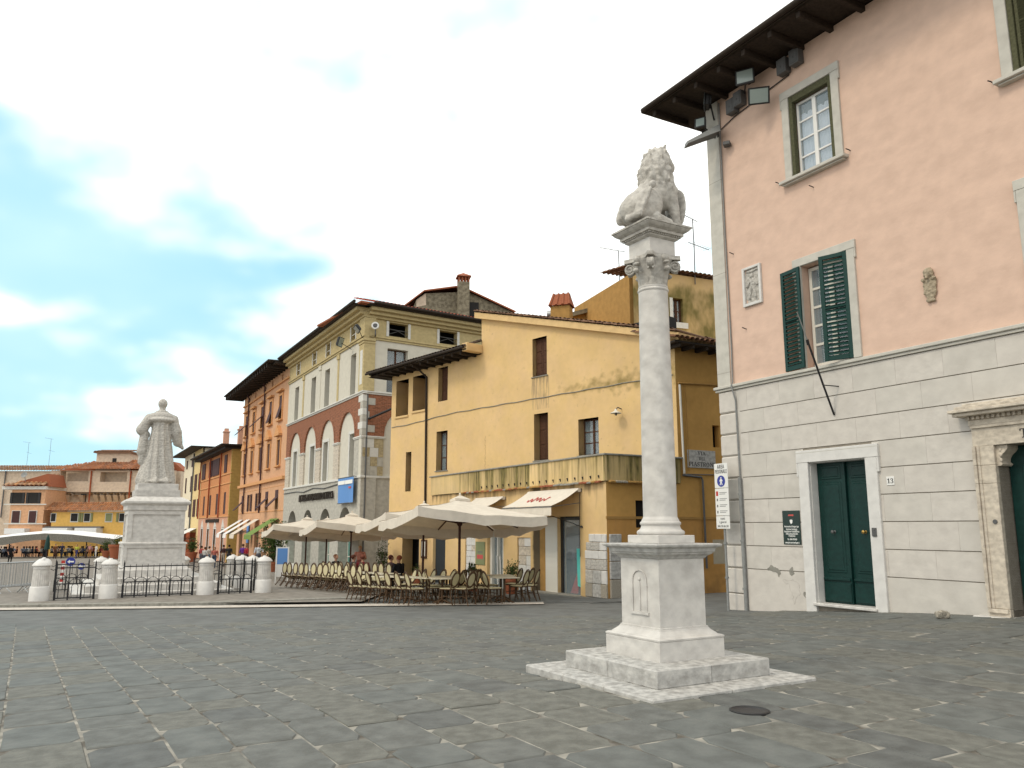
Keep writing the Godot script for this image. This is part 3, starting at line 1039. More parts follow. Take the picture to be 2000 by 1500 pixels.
func make_lion(t: Transform3D) -> void:
	var l := thing("lion_statue", "carved marble lion seated with curly mane and shield on top of the column", "statue", t)
	var s := SDF.new(Vector3(-0.46, -0.04, -0.36), Vector3(0.5, 1.08, 0.36), 0.0135)
	var tilt := Basis(Vector3(0, 0, 1), 0.5)
	s.cap(Vector3(-0.16, 0.22, 0), Vector3(0.1, 0.44, 0), 0.165, 0.17, 0.06)
	s.ell(Vector3(-0.22, 0.17, 0), Vector3(0.17, 0.17, 0.19), Basis(), 0.05)
	for z in [-1.0, 1.0]:
		s.ell(Vector3(-0.15, 0.2, 0.15 * z), Vector3(0.2, 0.165, 0.085), tilt, 0.025)
		s.ell(Vector3(-0.26, 0.17, 0.17 * z), Vector3(0.15, 0.075, 0.055), Basis(Vector3(0, 0, 1), 0.95), 0.008)
		s.cap(Vector3(-0.08, 0.06, 0.19 * z), Vector3(0.1, 0.035, 0.2 * z), 0.06, 0.045, 0.02)
		s.cap(Vector3(0.2, 0.42, 0.11 * z), Vector3(0.25, 0.22, 0.12 * z), 0.085, 0.062, 0.03)
		s.cap(Vector3(0.25, 0.22, 0.12 * z), Vector3(0.29, 0.03, 0.12 * z), 0.06, 0.05, 0.02)
		s.ell(Vector3(0.32, 0.025, 0.12 * z), Vector3(0.07, 0.03, 0.05), Basis(), 0.015)
		s.ell(Vector3(0.13, 0.86, 0.12 * z), Vector3(0.04, 0.045, 0.03), Basis(), 0.01)
	s.ell(Vector3(0.15, 0.42, 0), Vector3(0.15, 0.2, 0.185), Basis(), 0.05)
	s.ell(Vector3(0.09, 0.58, 0), Vector3(0.2, 0.21, 0.2), Basis(), 0.04)
	s.ell(Vector3(0.12, 0.74, 0), Vector3(0.172, 0.165, 0.168), Basis(), 0.05)
	s.ell(Vector3(0.29, 0.73, 0), Vector3(0.085, 0.075, 0.075), Basis(), 0.03)
	s.cap(Vector3(0.26, 0.79, 0), Vector3(0.35, 0.75, 0), 0.04, 0.03, 0.02)
	s.ell(Vector3(0.37, 0.25, 0.0), Vector3(0.035, 0.26, 0.19), Basis(Vector3(0, 0, 1), -0.12), 0.02)
	s.cap(Vector3(-0.36, 0.05, 0.02), Vector3(-0.33, 0.06, 0.2), 0.035, 0.03, 0.015)
	s.cap(Vector3(-0.33, 0.06, 0.2), Vector3(-0.2, 0.33, 0.235), 0.028, 0.026, 0.012)
	s.ell(Vector3(-0.14, 0.40, 0.21), Vector3(0.06, 0.04, 0.03), tilt, 0.015)
	var cell := noise(13.0, 1, 3, FastNoiseLite.TYPE_CELLULAR)
	cell.cellular_return_type = FastNoiseLite.RETURN_DISTANCE
	var grain := noise(22.0, 3, 8)
	s.displace(func(p: Vector3) -> float:
		var mane := smoothstep(0.38, 0.46, p.y + 0.25 * (p.x - 0.1)) * (1.0 - smoothstep(0.24, 0.3, p.x))
		return 0.062 * mane * (cell.get_noise_3d(p.x * 1.15, p.y * 0.8 + p.x * 0.3, p.z * 1.15) + 0.45) + 0.0035 * grain.get_noise_3d(p.x, p.y, p.z))
	part(l, "body", s.mesh([Color(1.08, 1.06, 1.02)]), M.marble_old, Transform3D(Basis.from_scale(Vector3(1.02, 1.17, 1.02)), Vector3.ZERO))
	var pl := MB.new()
	pl.cbox(-0.31, 0.325, -0.004, 0.02, -0.27, 0.27, 0.012)
	part(l, "plinth", pl, M.marble_old)

# ---------------------------------------------------------------- the statue, its fence and bollards
const GR := Vector3(0.873, 0, -0.487)    # along the front of the enclosure
const GB := Vector3(-0.487, 0, -0.873)   # towards the far end of the square

func make_monument() -> void:
	var b1 := Vector3(-14.87, 0, -26.14)
	var ctr := b1 + GR * 3.45 + GB * 2.95
	var gy := gnd(ctr.x, ctr.z) + 0.05
	var yaw := atan2(-GR.z, GR.x)
	var dd := -ctr.z
	var hh := func(py: float) -> float: return at_depth(296, py, dd).y - gy
	var mo := thing("monument_pedestal", "pale marble pedestal with sunk panels on broad steps inside the iron fence", "pedestal", at(Vector3(ctr.x, gy, ctr.z), yaw))
	var ys := [0.0, 0.2, 0.42, 0.62]
	var ws := [2.55, 2.15, 1.75]
	for i in 3:
		for k in 5:
			var mb := MB.new()
			var a := lerpf(-ws[i], ws[i], k / 5.0); var b := lerpf(-ws[i], ws[i], (k + 1) / 5.0) - 0.01
			mb.cbox(a, b, ys[i] - 0.02 - (0.3 if i == 0 else 0.0), ys[i + 1], -ws[i], ws[i], 0.02)
			part(mo, "step_stone", mb, M.marble)
	var y_low: float = hh.call(1108)
	var base := MB.new()
	base.square([Vector2(1.26, 0.6), Vector2(1.26, 0.85), Vector2(1.16, y_low), Vector2(1.06, y_low + 0.1)])
	part(mo, "base", base, M.marble)
	var y_str: float = hh.call(1062)
	var y_top: float = hh.call(997)
	for q in [[y_low + 0.08, y_str, 1.03, 0.12], [y_str + 0.06, y_top, 0.95, 0.16]]:
		var mb := MB.new()
		for f in 4:
			mb.xf = Transform3D(Basis(Vector3.UP, PI / 2 * f), Vector3.ZERO)
			var hw: float = q[2]
			mb.xf = mb.xf * Transform3D(Basis(), Vector3(0, 0, hw))
			var ins: float = q[3]
			mb.wall(-hw, hw, q[0], q[1], [[-hw + ins, hw - ins, q[0] + ins, q[1] - ins, 0.05]])
		mb.xf = Transform3D()
		part(mo, "die", mb, M.marble)
		var pn := MB.new()
		pn.box(-q[2] + 0.05, q[2] - 0.05, q[0] + 0.01, q[1] - 0.01, -q[2] + 0.05, q[2] - 0.05)
		part(mo, "sunk_panel", pn, M.marble)
	var band := MB.new()
	band.square([Vector2(0.9, y_str - 0.02), Vector2(1.07, y_str), Vector2(1.07, y_str + 0.05), Vector2(0.99, y_str + 0.08)])
	part(mo, "string_moulding", band, M.marble)
	var yc: float = hh.call(983)
	var y2: float = hh.call(973)
	var co := MB.new()
	co.square([Vector2(0.96, y_top - 0.02), Vector2(1.0, y_top), Vector2(1.0, y_top + 0.16), Vector2(1.05, y_top + 0.2), Vector2(1.1, yc - 0.02), Vector2(1.1, yc + 0.04), Vector2(1.0, yc + 0.12), Vector2(0.82, y2 + 0.02)])
	part(mo, "cornice", co, M.marble)
	var y3: float = hh.call(958)
	var y4: float = hh.call(946)
	var rd := MB.new()
	rd.square([Vector2(0.77, y2 - 0.02), Vector2(0.77, y2 + 0.04), Vector2(0.745, y2 + 0.05), Vector2(0.745, y3)])
	for f in 4:
		rd.xf = Transform3D(Basis(Vector3.UP, PI / 2 * f), Vector3.ZERO)
		for k in 22: rd.box(-0.72 + k * 0.066, -0.68 + k * 0.066, y2 + 0.06, y3 - 0.02, 0.73, 0.76)
	rd.xf = Transform3D()
	part(mo, "reeded_block", rd, M.marble)
	var pt := MB.new()
	pt.cbox(-0.69, 0.69, y3 - 0.01, y4, -0.69, 0.69, 0.01)
	part(mo, "plinth", pt, M.marble)
	# robed figure
	var hgt: float = hh.call(780) - y4
	var st := thing("robed_statue", "white marble statue of a standing robed figure with cape seen from behind", "statue", at(Vector3(ctr.x, gy + y4, ctr.z), yaw - 0.05))
	var k := hgt / 3.0
	var s := SDF.new(Vector3(-0.95, -0.02, -0.75), Vector3(0.95, 3.1, 0.75), 0.034)
	s.cap(Vector3(0, 2.3, 0), Vector3(0, 1.5, 0), 0.27, 0.30, 0.1)
	s.cap(Vector3(0.02, 1.6, 0), Vector3(0.0, 0.2, 0.02), 0.31, 0.48, 0.1)
	s.cap(Vector3(-0.12, 1.2, -0.05), Vector3(-0.2, 0.12, 0.0), 0.26, 0.46, 0.1)
	s.cap(Vector3(0.14, 1.2, 0.0), Vector3(0.16, 0.12, 0.05), 0.25, 0.42, 0.1)
	s.ell(Vector3(0.05, 0.08, 0.4), Vector3(0.42, 0.12, 0.24), Basis(), 0.05)
	s.ell(Vector3(0, 2.36, 0), Vector3(0.42, 0.2, 0.27), Basis(), 0.06)
	s.ell(Vector3(0, 2.24, 0.03), Vector3(0.47, 0.13, 0.34), Basis(), 0.03)
	s.cap(Vector3(0, 2.5, 0), Vector3(0, 2.68, 0), 0.12, 0.1, 0.04)
	s.ell(Vector3(0, 2.84, -0.01), Vector3(0.155, 0.18, 0.175), Basis(), 0.03)
	s.ell(Vector3(0, 2.55, 0.01), Vector3(0.21, 0.05, 0.18), Basis(), 0.02)
	s.cap(Vector3(0, 2.82, -0.14), Vector3(0, 2.78, -0.18), 0.03, 0.025, 0.02)
	# hanging arm and hand, bent arm and the cloth over it
	s.cap(Vector3(0.4, 2.3, 0), Vector3(0.5, 1.85, 0), 0.15, 0.15, 0.06)
	s.cap(Vector3(0.5, 1.85, 0), Vector3(0.58, 1.5, -0.05), 0.16, 0.13, 0.05)
	s.cap(Vector3(0.58, 1.5, -0.05), Vector3(0.68, 1.38, -0.1), 0.07, 0.05, 0.03)
	for f in 4: s.cap(Vector3(0.66 + f * 0.012, 1.41, -0.13 + f * 0.03), Vector3(0.75, 1.29 + f * 0.01, -0.13 + f * 0.03), 0.025, 0.02, 0.012)
	s.cap(Vector3(-0.4, 2.3, 0), Vector3(-0.62, 1.88, 0.0), 0.16, 0.17, 0.06)
	s.cap(Vector3(-0.62, 1.88, 0), Vector3(-0.42, 1.72, -0.35), 0.15, 0.1, 0.05)
	s.cap(Vector3(-0.52, 1.75, -0.05), Vector3(-0.55, 1.12, 0.0), 0.12, 0.15, 0.04)
	s.cap(Vector3(-0.5, 1.2, 0.02), Vector3(-0.56, 0.75, 0.02), 0.1, 0.07, 0.03)
	var wob := noise(1.1, 3, 12)
	s.displace(func(p: Vector3) -> float:
		var a := atan2(p.x, p.z)
		var m := 1.0 - smoothstep(2.0, 2.2, p.y)
		var deep := lerpf(0.042, 0.018, clampf(p.y / 2.0, 0, 1))
		return m * deep * sin(a * 10.0 + 2.6 * wob.get_noise_3d(p.x * 0.7, p.y * 0.5, p.z * 0.7) + p.y * 0.9) + m * 0.012 * sin(a * 23.0 + p.y * 3.0))
	part(st, "body", s.mesh([Color(1.12, 1.11, 1.08)]), M.marble_old, Transform3D(Basis.from_scale(Vector3.ONE * k), Vector3.ZERO))
	# bollards round it: (along the front, along the side)
	var spots := []
	for v in [0.0, 1.97, 3.93, 5.9]:
		for u in [0.0, 1.95, 4.95, 6.9]:
			if v == 0.0 or v == 5.9 or u == 0.0 or u == 6.9: spots.append(Vector2(u, v))
	var bo := make_bollard()
	for i in spots.size():
		var p: Vector3 = b1 + GR * spots[i].x + GB * spots[i].y
		var t := stand(p.x, p.z, 0.3 * i, 0.05)
		var front: bool = spots[i].y == 0.0
		var lb := "fluted white marble bollard with domed cap at the rear of the statue's fence"
		if front: lb = "fluted white marble bollard with domed cap along the street side of the fence"
		elif spots[i].y < 5.0: lb = "fluted white marble bollard with domed cap in the side of the statue's fence"
		if i == 0:
			bo.transform = t
			bo.set_meta("label", lb)
		else: copy(bo, t, lb)
	# iron panels between them
	var us := [0.0, 1.95, 4.95, 6.9]
	var vs := [0.0, 1.97, 3.93, 5.9]
	for i in 3:
		fence_panel(b1 + GR * us[i], b1 + GR * us[i + 1], "black iron fence panel with arched bars between street side bollards", "fence panels facing the street")
		fence_panel(b1 + GR * us[i] + GB * 5.9, b1 + GR * us[i + 1] + GB * 5.9, "black iron fence panel behind the statue pedestal", "fence panels behind the statue")
		fence_panel(b1 + GR * 6.9 + GB * vs[i], b1 + GR * 6.9 + GB * vs[i + 1], "black iron fence panel on the cafe side of the statue", "fence panels on the cafe side")
		fence_panel(b1 + GB * vs[i], b1 + GB * vs[i + 1], "black iron fence panel on the barrier side of the statue", "fence panels on the barrier side")

func make_bollard() -> Node3D:
	var b := thing("stone_bollard", "", "bollard", Transform3D(), "bollards round the statue")
	var lo := MB.new()
	lo.lathe([Vector2(0.29, -0.05), Vector2(0.283, 0.42), Vector2(0.262, 0.45), Vector2(0.25, 0.455)], 24)
	part(b, "drum", lo, M.marble_white)
	var fl2 := MB.new()
	var seg := 48
	for k in seg:
		var a0 := TAU * k / seg; var a1 := TAU * (k + 1) / seg
		var r0 := 0.235 if k % 2 == 0 else 0.248; var r1 := 0.235 if (k + 1) % 2 == 0 else 0.248
		fl2.quad(Vector3(cos(a0) * r0, 0.45, -sin(a0) * r0), Vector3(cos(a1) * r1, 0.45, -sin(a1) * r1), Vector3(cos(a1) * r1 * 0.92, 0.98, -sin(a1) * r1 * 0.92), Vector3(cos(a0) * r0 * 0.92, 0.98, -sin(a0) * r0 * 0.92))
	part(b, "fluted_shaft", fl2, M.marble)
	var cp := MB.new()
	cp.lathe([Vector2(0.225, 0.97), Vector2(0.235, 0.98), Vector2(0.235, 1.05), Vector2(0.23, 1.06), Vector2(0.275, 1.075), Vector2(0.28, 1.095), Vector2(0.265, 1.12), Vector2(0.225, 1.175), Vector2(0.15, 1.225), Vector2(0.07, 1.245), Vector2(0.065, 1.26), Vector2(0.05, 1.28), Vector2(0.0001, 1.285)], 24)
	part(b, "cap", cp, M.marble_white)
	return b

func fence_panel(a: Vector3, b: Vector3, label: String, group: String) -> void:
	var d := (b - a).normalized()
	var l := (b - a).length()
	var f := thing("iron_fence_panel", label, "fence", Transform3D(Basis(d, Vector3.UP, d.cross(Vector3.UP)), Vector3(a.x, 0, a.z)), group)
	var x0 := 0.42; var x1 := l - 0.42
	var y := func(x: float) -> float: return gnd(a.x + d.x * x, a.z + d.z * x) + 0.05
	for x in [x0, x1]:
		var po := MB.new()
		po.bar(Vector3(x, y.call(x) - 0.05, 0), Vector3(x, y.call(x) + 0.42, 0), 0.065, 0.065)
		po.bar(Vector3(x, y.call(x) + 0.42, 0), Vector3(x, y.call(x) + 1.12, 0), 0.045, 0.045)
		po.tube([Vector3(x, y.call(x) + 1.12, 0), Vector3(x, y.call(x) + 1.22, 0)], 0.022, 6, 0.004)
		part(f, "post", po, M.iron)
		var sg := -1.0 if x == x0 else 1.0
		var hk := MB.new()
		hk.tube([Vector3(x, y.call(x) + 0.98, 0), Vector3(x + sg * 0.09, y.call(x) + 0.93, 0), Vector3(x + sg * 0.17, y.call(x) + 0.97, 0)], 0.012, 6)
		part(f, "hook", hk, M.iron)
	for h in [0.06, 0.5, 1.0]:
		var r := MB.new()
		r.bar(Vector3(x0, y.call(x0) + h, 0), Vector3(x1, y.call(x1) + h, 0), 0.025, 0.035)
		part(f, "rail", r, M.iron)
	var n := maxi(2, int(round((x1 - x0) / 0.34)))
	for i in n:
		var xa := lerpf(x0, x1, float(i) / n); var xb := lerpf(x0, x1, float(i + 1) / n)
		var xm := (xa + xb) / 2
		if i > 0:
			var br := MB.new()
			br.bar(Vector3(xa, y.call(xa), 0), Vector3(xa, y.call(xa) + 0.5, 0), 0.045, 0.045)
			br.tube([Vector3(xa, y.call(xa) + 0.5, 0), Vector3(xa, y.call(xa) + 1.08, 0)], 0.014, 6, 0.008)
			part(f, "bar", br, M.iron)
		var mid := MB.new()
		mid.tube([Vector3(xm, y.call(xm) + 0.62, 0), Vector3(xm, y.call(xm) + 1.06, 0)], 0.011, 6, 0.007)
		part(f, "bar", mid, M.iron)
		for k in 2:
			var ar := MB.new()
			var w := (xb - xa) * (0.46 if k == 0 else 0.24)
			var top := 0.5 if k == 0 else 0.42
			var pts := [Vector3(xm - w, y.call(xm) + 0.06, 0)]
			for q in 7: pts.append(Vector3(xm - cos(PI * q / 6.0) * w, y.call(xm) + top + sin(PI * q / 6.0) * w * 0.9, 0))
			pts.append(Vector3(xm + w, y.call(xm) + 0.06, 0))
			ar.tube(pts, 0.011, 5)
			part(f, "arch", ar, M.iron)

# ---------------------------------------------------------------- building pieces shared by all houses
# stone surround of an opening: jambs, lintel, optional sill
func surround(b: Node3D, x0: float, x1: float, y0: float, y1: float, w: float, proud: float, mat: Material, sill := 0.0, ear := 0.0, z := 0.0) -> void:
	for q in [[x0 - w, x0], [x1, x1 + w]]:
		var mb := MB.new()
		mb.cbox(q[0], q[1], y0, y1, z - 0.02, z + proud, 0.008)
		part(b, "jamb", mb, mat)
	var li := MB.new()
	li.cbox(x0 - w - ear, x1 + w + ear, y1 + 0.002, y1 + w, z - 0.02, z + proud + 0.004, 0.008)
	if ear > 0.0:
		for q in [[x0 - w - ear, x0 - w - 0.002], [x1 + w + 0.002, x1 + w + ear]]:
			li.cbox(q[0], q[1], y1 - w * 1.1, y1, z - 0.02, z + proud, 0.006)
	part(b, "lintel", li, mat)
	if sill > 0.0:
		var si := MB.new()
		si.cbox(x0 - w - 0.1, x1 + w + 0.1, y0 - sill, y0 - 0.002, z - 0.05, z + proud + 0.13, 0.012)
		si.cbox(x0 - w - 0.04, x1 + w + 0.04, y0 - sill - 0.035, y0 - sill - 0.002, z - 0.05, z + proud + 0.07, 0.008)
		part(b, "sill", si, mat)

# window with a frame, glazing bars and single panes
func casement(b: Node3D, x0: float, x1: float, y0: float, y1: float, z: float, cols: int, rows: int, mat: Material, glass: Material, bar := 0.05, leaves := 2) -> MeshInstance3D:
	var mb := MB.new()
	mb.box(x0, x0 + bar, y0, y1, z - 0.05, z); mb.box(x1 - bar, x1, y0, y1, z - 0.05, z)
	mb.box(x0 + bar, x1 - bar, y0, y0 + bar, z - 0.05, z - 0.001); mb.box(x0 + bar, x1 - bar, y1 - bar, y1, z - 0.05, z - 0.001)
	var xa := x0 + bar; var xb := x1 - bar; var ya := y0 + bar; var yb := y1 - bar
	for i in range(1, cols):
		var x := lerpf(xa, xb, float(i) / cols)
		var w := bar * 0.9 if (leaves == 2 and cols % 2 == 0 and i == cols / 2) else bar * 0.35
		mb.box(x - w, x + w, ya, yb, z - 0.045, z + 0.004)
	for j in range(1, rows):
		var y := lerpf(ya, yb, float(j) / rows)
		mb.box(xa, xb, y - bar * 0.35, y + bar * 0.35, z - 0.04, z - 0.004)
	var o := part(b, "window", mb, mat)
	for i in cols:
		for j in rows:
			var p := MB.new()
			p.box(lerpf(xa, xb, float(i) / cols), lerpf(xa, xb, float(i + 1) / cols) - 0.004, lerpf(ya, yb, float(j) / rows), lerpf(ya, yb, float(j + 1) / rows) - 0.004, z - 0.03, z - 0.024)
			part(o, "pane", p, glass)
	return o

# louvred shutter leaf, hinged at x = 0, w wide towards +x
func louvre(b: Node3D, w: float, h: float, mat: Material, t: Transform3D, pitch := 0.09, border := 0.09) -> MeshInstance3D:
	var mb := MB.new()
	mb.cbox(0, border, 0, h, -0.02, 0.02, 0.004); mb.cbox(w - border, w, 0, h, -0.02, 0.02, 0.004)
	mb.cbox(border, w - border, 0, border * 1.2, -0.019, 0.019, 0.004); mb.cbox(border, w - border, h - border, h, -0.019, 0.019, 0.004)
	mb.box(border, w - border, h * 0.48, h * 0.48 + 0.03, -0.012, 0.012)
	var o := part(b, "shutter", mb, mat, t)
	var n := int((h - border * 2.3) / pitch)
	var sl := MB.new()
	sl.xf = Transform3D(Basis(Vector3(1, 0, 0), 0.75), Vector3.ZERO)
	sl.box(border - 0.005, w - border + 0.005, -pitch * 0.55, pitch * 0.55, -0.004, 0.004)
	var m := sl.mesh()
	for i in n:
		part(o, "slat", m, mat, Transform3D(Basis(), Vector3(0, border * 1.2 + (i + 0.5) * (h - border * 2.2) / n, 0)))
	return o

# plain pair of closed shutters as one leaf each, for far windows
func leaf(b: Node3D, x0: float, x1: float, y0: float, y1: float, z: float, mat: Material, called := "shutter") -> MeshInstance3D:
	var mb := MB.new()
	mb.box(x0, x1, y0, y1, z - 0.03, z)
	var n := maxi(3, int((y1 - y0) / 0.22))
	for i in n:
		var ya := lerpf(y0 + 0.08, y1 - 0.08, float(i) / n); var yb := lerpf(y0 + 0.08, y1 - 0.08, float(i + 1) / n)
		mb.quad(Vector3(x0 + 0.07, ya, z + 0.022), Vector3(x1 - 0.07, ya, z + 0.022), Vector3(x1 - 0.07, yb, z + 0.002), Vector3(x0 + 0.07, yb, z + 0.002))
	return part(b, called, mb, mat)

func floodlight(label: String, group: String, p: Vector3, aim: Vector3, w: float, h: float, anchor: Vector3) -> void:
	var d := aim.normalized()
	var r := d.cross(Vector3.UP).normalized()
	var t := Transform3D(Basis(r, r.cross(d).normalized() if r.cross(d).y > 0 else -r.cross(d).normalized(), -d), p)
	t.basis = Basis(r, r.cross(d), -d)
	var f := thing("floodlight", label, "floodlight", t, group)
	var mb := MB.new()
	mb.cbox(-w / 2, w / 2, -h / 2, h / 2, 0.0, 0.1, 0.015)
	mb.cbox(-w / 2 - 0.02, w / 2 + 0.02, -h / 2 - 0.02, h / 2 + 0.02, -0.03, 0.0, 0.008)
	for i in 5: mb.box(-w * 0.4 + i * w * 0.19, -w * 0.4 + i * w * 0.19 + 0.015, -h * 0.4, h * 0.4, 0.1, 0.15)
	part(f, "housing", mb, M.black)
	var gl := MB.new()
	gl.box(-w / 2 + 0.02, w / 2 - 0.02, -h / 2 + 0.02, h / 2 - 0.02, -0.036, -0.031)
	part(f, "lens", gl, M.lens)
	var br := MB.new()
	var q := t.affine_inverse() * anchor
	br.bar(Vector3(0, 0, 0.1), q, 0.035, 0.035)
	part(f, "bracket", br, M.black)

# ---------------------------------------------------------------- the peach building
var PK: Dictionary

func make_pink() -> void:
	PK = facade(at_depth(1418, 1029, 20.0), 299.15)
	var b := thing("peach_building", "peach rendered building over a pale grooved block storey with dark wooden eaves", "building", PK.t)
	var L := 16.0
	var core := MB.new()
	core.box(0.0, L, -1.2, 13.0, -9.0, -0.55)
	part(b, "rear_mass", core, M.interior)
	# lower wall behind the blocks; its joints show as grooves
	var door := [2.65, 4.09, -0.05, 2.935, 0.55]
	var gate := [6.72, 9.95, -0.2, 2.96, 0.55]
	var lw := MB.new()
	lw.wall(0.0, L, -1.3, 4.98, [door, gate])
	lw.quad(Vector3(0, -1.3, -9), Vector3(0, -1.3, 0), Vector3(0, 12.6, 0), Vector3(0, 12.6, -9))
	lw.quad(Vector3(L, -1.3, 0), Vector3(L, -1.3, -9), Vector3(L, 12.6, -9), Vector3(L, 12.6, 0))
	part(b, "lower_wall", lw, M.groove)
	var mats := [M.plaster_cream, M.plaster_cream_b, M.plaster_cream_c]
	var ys := [-1.2, 0.582, 1.112, 1.647, 2.182, 2.712, 3.247, 3.777, 4.307, 4.86]
	for r in range(ys.size() - 1):
		var y0: float = ys[r] + 0.016; var y1: float = ys[r + 1] - 0.002
		var x: float = 0.44
		var first := 0.912 if r % 2 == 0 else 1.425
		var edges := [0.66]
		var q := first
		while q < L:
			edges.append(q)
			q += 0.998
		edges.append(L)
		if r == 0: edges = [0.66, 2.5, 4.24, 6.5, 10.1, 13.0, L]
		for i in range(edges.size() - 1):
			var spans := [[edges[i], edges[i + 1]]]
			for op in [[2.5, 4.24, 3.1], [6.5, 10.15, 3.15]]:
				if y0 < op[2]:
					var nx := []
					for s in spans:
						if s[1] <= op[0] or s[0] >= op[1]: nx.append(s)
						else:
							if s[0] < op[0]: nx.append([s[0], op[0]])
							if s[1] > op[1]: nx.append([op[1], s[1]])
					spans = nx
			for s in spans:
				if s[1] - s[0] < 0.05: continue
				var mb := MB.new()
				mb.cbox(s[0] + 0.0008, s[1] - 0.0008, y0, y1, -0.01, 0.02 + rng.randf() * 0.001, 0.003)
				part(b, "block", mb, mats[rng.randi() % 3])
		# corner quoins, a little prouder, with rounded edges
		var mb2 := MB.new()
		if r == 0:
			mb2.cbox(-0.03, 0.56, -1.2, -0.01, -0.6, 0.035, 0.02)
			var m3 := MB.new()
			m3.cbox(-0.03, 0.56, 0.006, y1, -0.6, 0.035, 0.02)
			part(b, "quoin", m3, M.plaster_cream_b)
		else:
			mb2.cbox(-0.03, 0.56, y0, y1, -0.6, 0.035, 0.03)
		part(b, "quoin", mb2, mats[rng.randi() % 3])
	var gp := MB.new()
	gp.box(0.562, 0.657, -1.2, 4.86, -0.01, 0.012)
	part(b, "wall_strip", gp, M.plaster_cream_c)
	# string course
	var sc := MB.new()
	sc.cbox(-0.1, L, 4.87, 4.925, -0.6, 0.06, 0.006)
	sc.cbox(-0.13, L, 4.928, 5.0, -0.6, 0.10, 0.012)
	part(b, "string_course", sc, M.plaster_grey)
	# upper wall
	var w1 := [2.715, 3.92, 9.5, 11.54, 0.5]
	var w2 := [2.77, 4.0, 5.02, 7.375, 0.5]
	var w3 := [7.73, 8.95, 9.5, 11.54, 0.5]
	var w4 := [7.73, 8.95, 5.02, 7.375, 0.5]
	var uw := MB.new()
	uw.wall(0.0, L, 4.98, 12.62, [w1, w2, w3, w4])
	part(b, "upper_wall", uw, M.peach)
	var pi := MB.new()
	pi.box(-0.03, 0.41, 5.0, 12.6, -0.6, 0.03)
	part(b, "corner_pilaster", pi, M.plaster_grey)
	for y in [5.33, 7.9, 10.4]:
		var jl := MB.new()
		jl.box(-0.034, 0.414, y, y + 0.008, -0.6, 0.0315)
		part(b, "pilaster_joint", jl, M.groove)
	# windows
	for w in [w1, w3]: surround(b, w[0], w[1], w[2], w[3], 0.2, 0.05, M.plaster_grey, 0.08, 0.035)
	for w in [w2, w4]: surround(b, w[0], w[1], w[2], w[3], 0.19, 0.05, M.plaster_grey, 0.0, 0.035)
	# upper window with olive outer frame, white casements and curtains
	var of := MB.new()
	of.cbox(w1[0], w1[0] + 0.1, w1[2], w1[3], -0.1, 0.02, 0.006); of.cbox(w1[1] - 0.1, w1[1], w1[2], w1[3], -0.1, 0.02, 0.006)
	of.cbox(w1[0] + 0.1, w1[1] - 0.1, w1[3] - 0.16, w1[3], -0.1, 0.018, 0.006)
	part(b, "outer_frame", of, M.olive_frame)
	casement(b, 2.82, 3.815, 9.5, 11.37, -0.12, 2, 4, M.white_paint, M.glass, 0.055)
	casement(b, 2.79, 3.98, 5.05, 7.34, -0.2, 2, 5, M.ivory_paint, M.glass, 0.075)
	for q in [[2.88, 3.29], [3.35, 3.76]]:
		var cu := MB.new()
		var n := 14
		for i in n:
			var xa := lerpf(q[0], q[1], float(i) / n); var xb := lerpf(q[0], q[1], float(i + 1) / n)
			var za := -0.2 + 0.02 * sin(i * 1.9); var zb := -0.2 + 0.02 * sin((i + 1) * 1.9)
			cu.quad(Vector3(xa, 9.56, za), Vector3(xb, 9.56, zb), Vector3(xb, 11.08 + 0.03 * sin(i), zb), Vector3(xa, 11.08 + 0.03 * sin(i - 1.0), za))
		part(b, "curtain", cu, M.curtain)
	# olive closed shutters of the next upper window, and its frame
	var of3 := MB.new()
	of3.cbox(w3[0], w3[0] + 0.1, w3[2], w3[3], -0.1, 0.02, 0.006)
	of3.cbox(w3[1] - 0.1, w3[1], w3[2], w3[3], -0.1, 0.02, 0.006)
	part(b, "outer_frame", of3, M.olive_frame)
	for k in 2: louvre(b, 0.5, 2.0, M.olive_frame, Transform3D(Basis(), Vector3(7.84 + k * 0.51, 9.52, -0.04)), 0.06, 0.06)
	# green shutters of the middle windows
	louvre(b, 0.61, 2.33, M.shutter_green, Transform3D(Basis(Vector3.UP, PI - 0.12), Vector3(2.77, 5.035, 0.085)))
	louvre(b, 0.61, 2.33, M.shutter_green, Transform3D(Basis(Vector3.UP, PI + 0.3), Vector3(4.0, 5.035, 0.03)))
	for k in 2: louvre(b, 0.6, 2.33, M.shutter_green, Transform3D(Basis(), Vector3(7.735 + k * 0.61, 5.035, -0.03)))
	# white door frame with the green door
	surround(b, 2.65, 4.09, -0.3, 2.935, 0.27, 0.075, M.marble_white, 0.0, 0.045)
	var rim := MB.new()
	rim.box(2.34, 4.4, 3.145, 3.158, 0.0, 0.0805)
	part(b, "lintel_groove", rim, M.plaster_grey)
	var rev := MB.new()
	rev.box(2.65, 2.663, -0.05, 2.935, -0.3, -0.001); rev.box(4.077, 4.09, -0.05, 2.935, -0.3, -0.001); rev.box(2.663, 4.077, 2.92, 2.935, -0.3, -0.001)
	part(b, "door_reveal", rev, M.marble_white)
	door_leaf(b, 2.66, 3.37, -0.02, 2.92, -0.2, true)
	door_leaf(b, 3.375, 4.08, -0.02, 2.92, -0.26, false)
	var sl := MB.new()
	sl.cbox(2.6, 4.14, -0.09, -0.03, -0.3, 0.12, 0.012)
	part(b, "door_sill", sl, M.marble)
	make_portal(b)
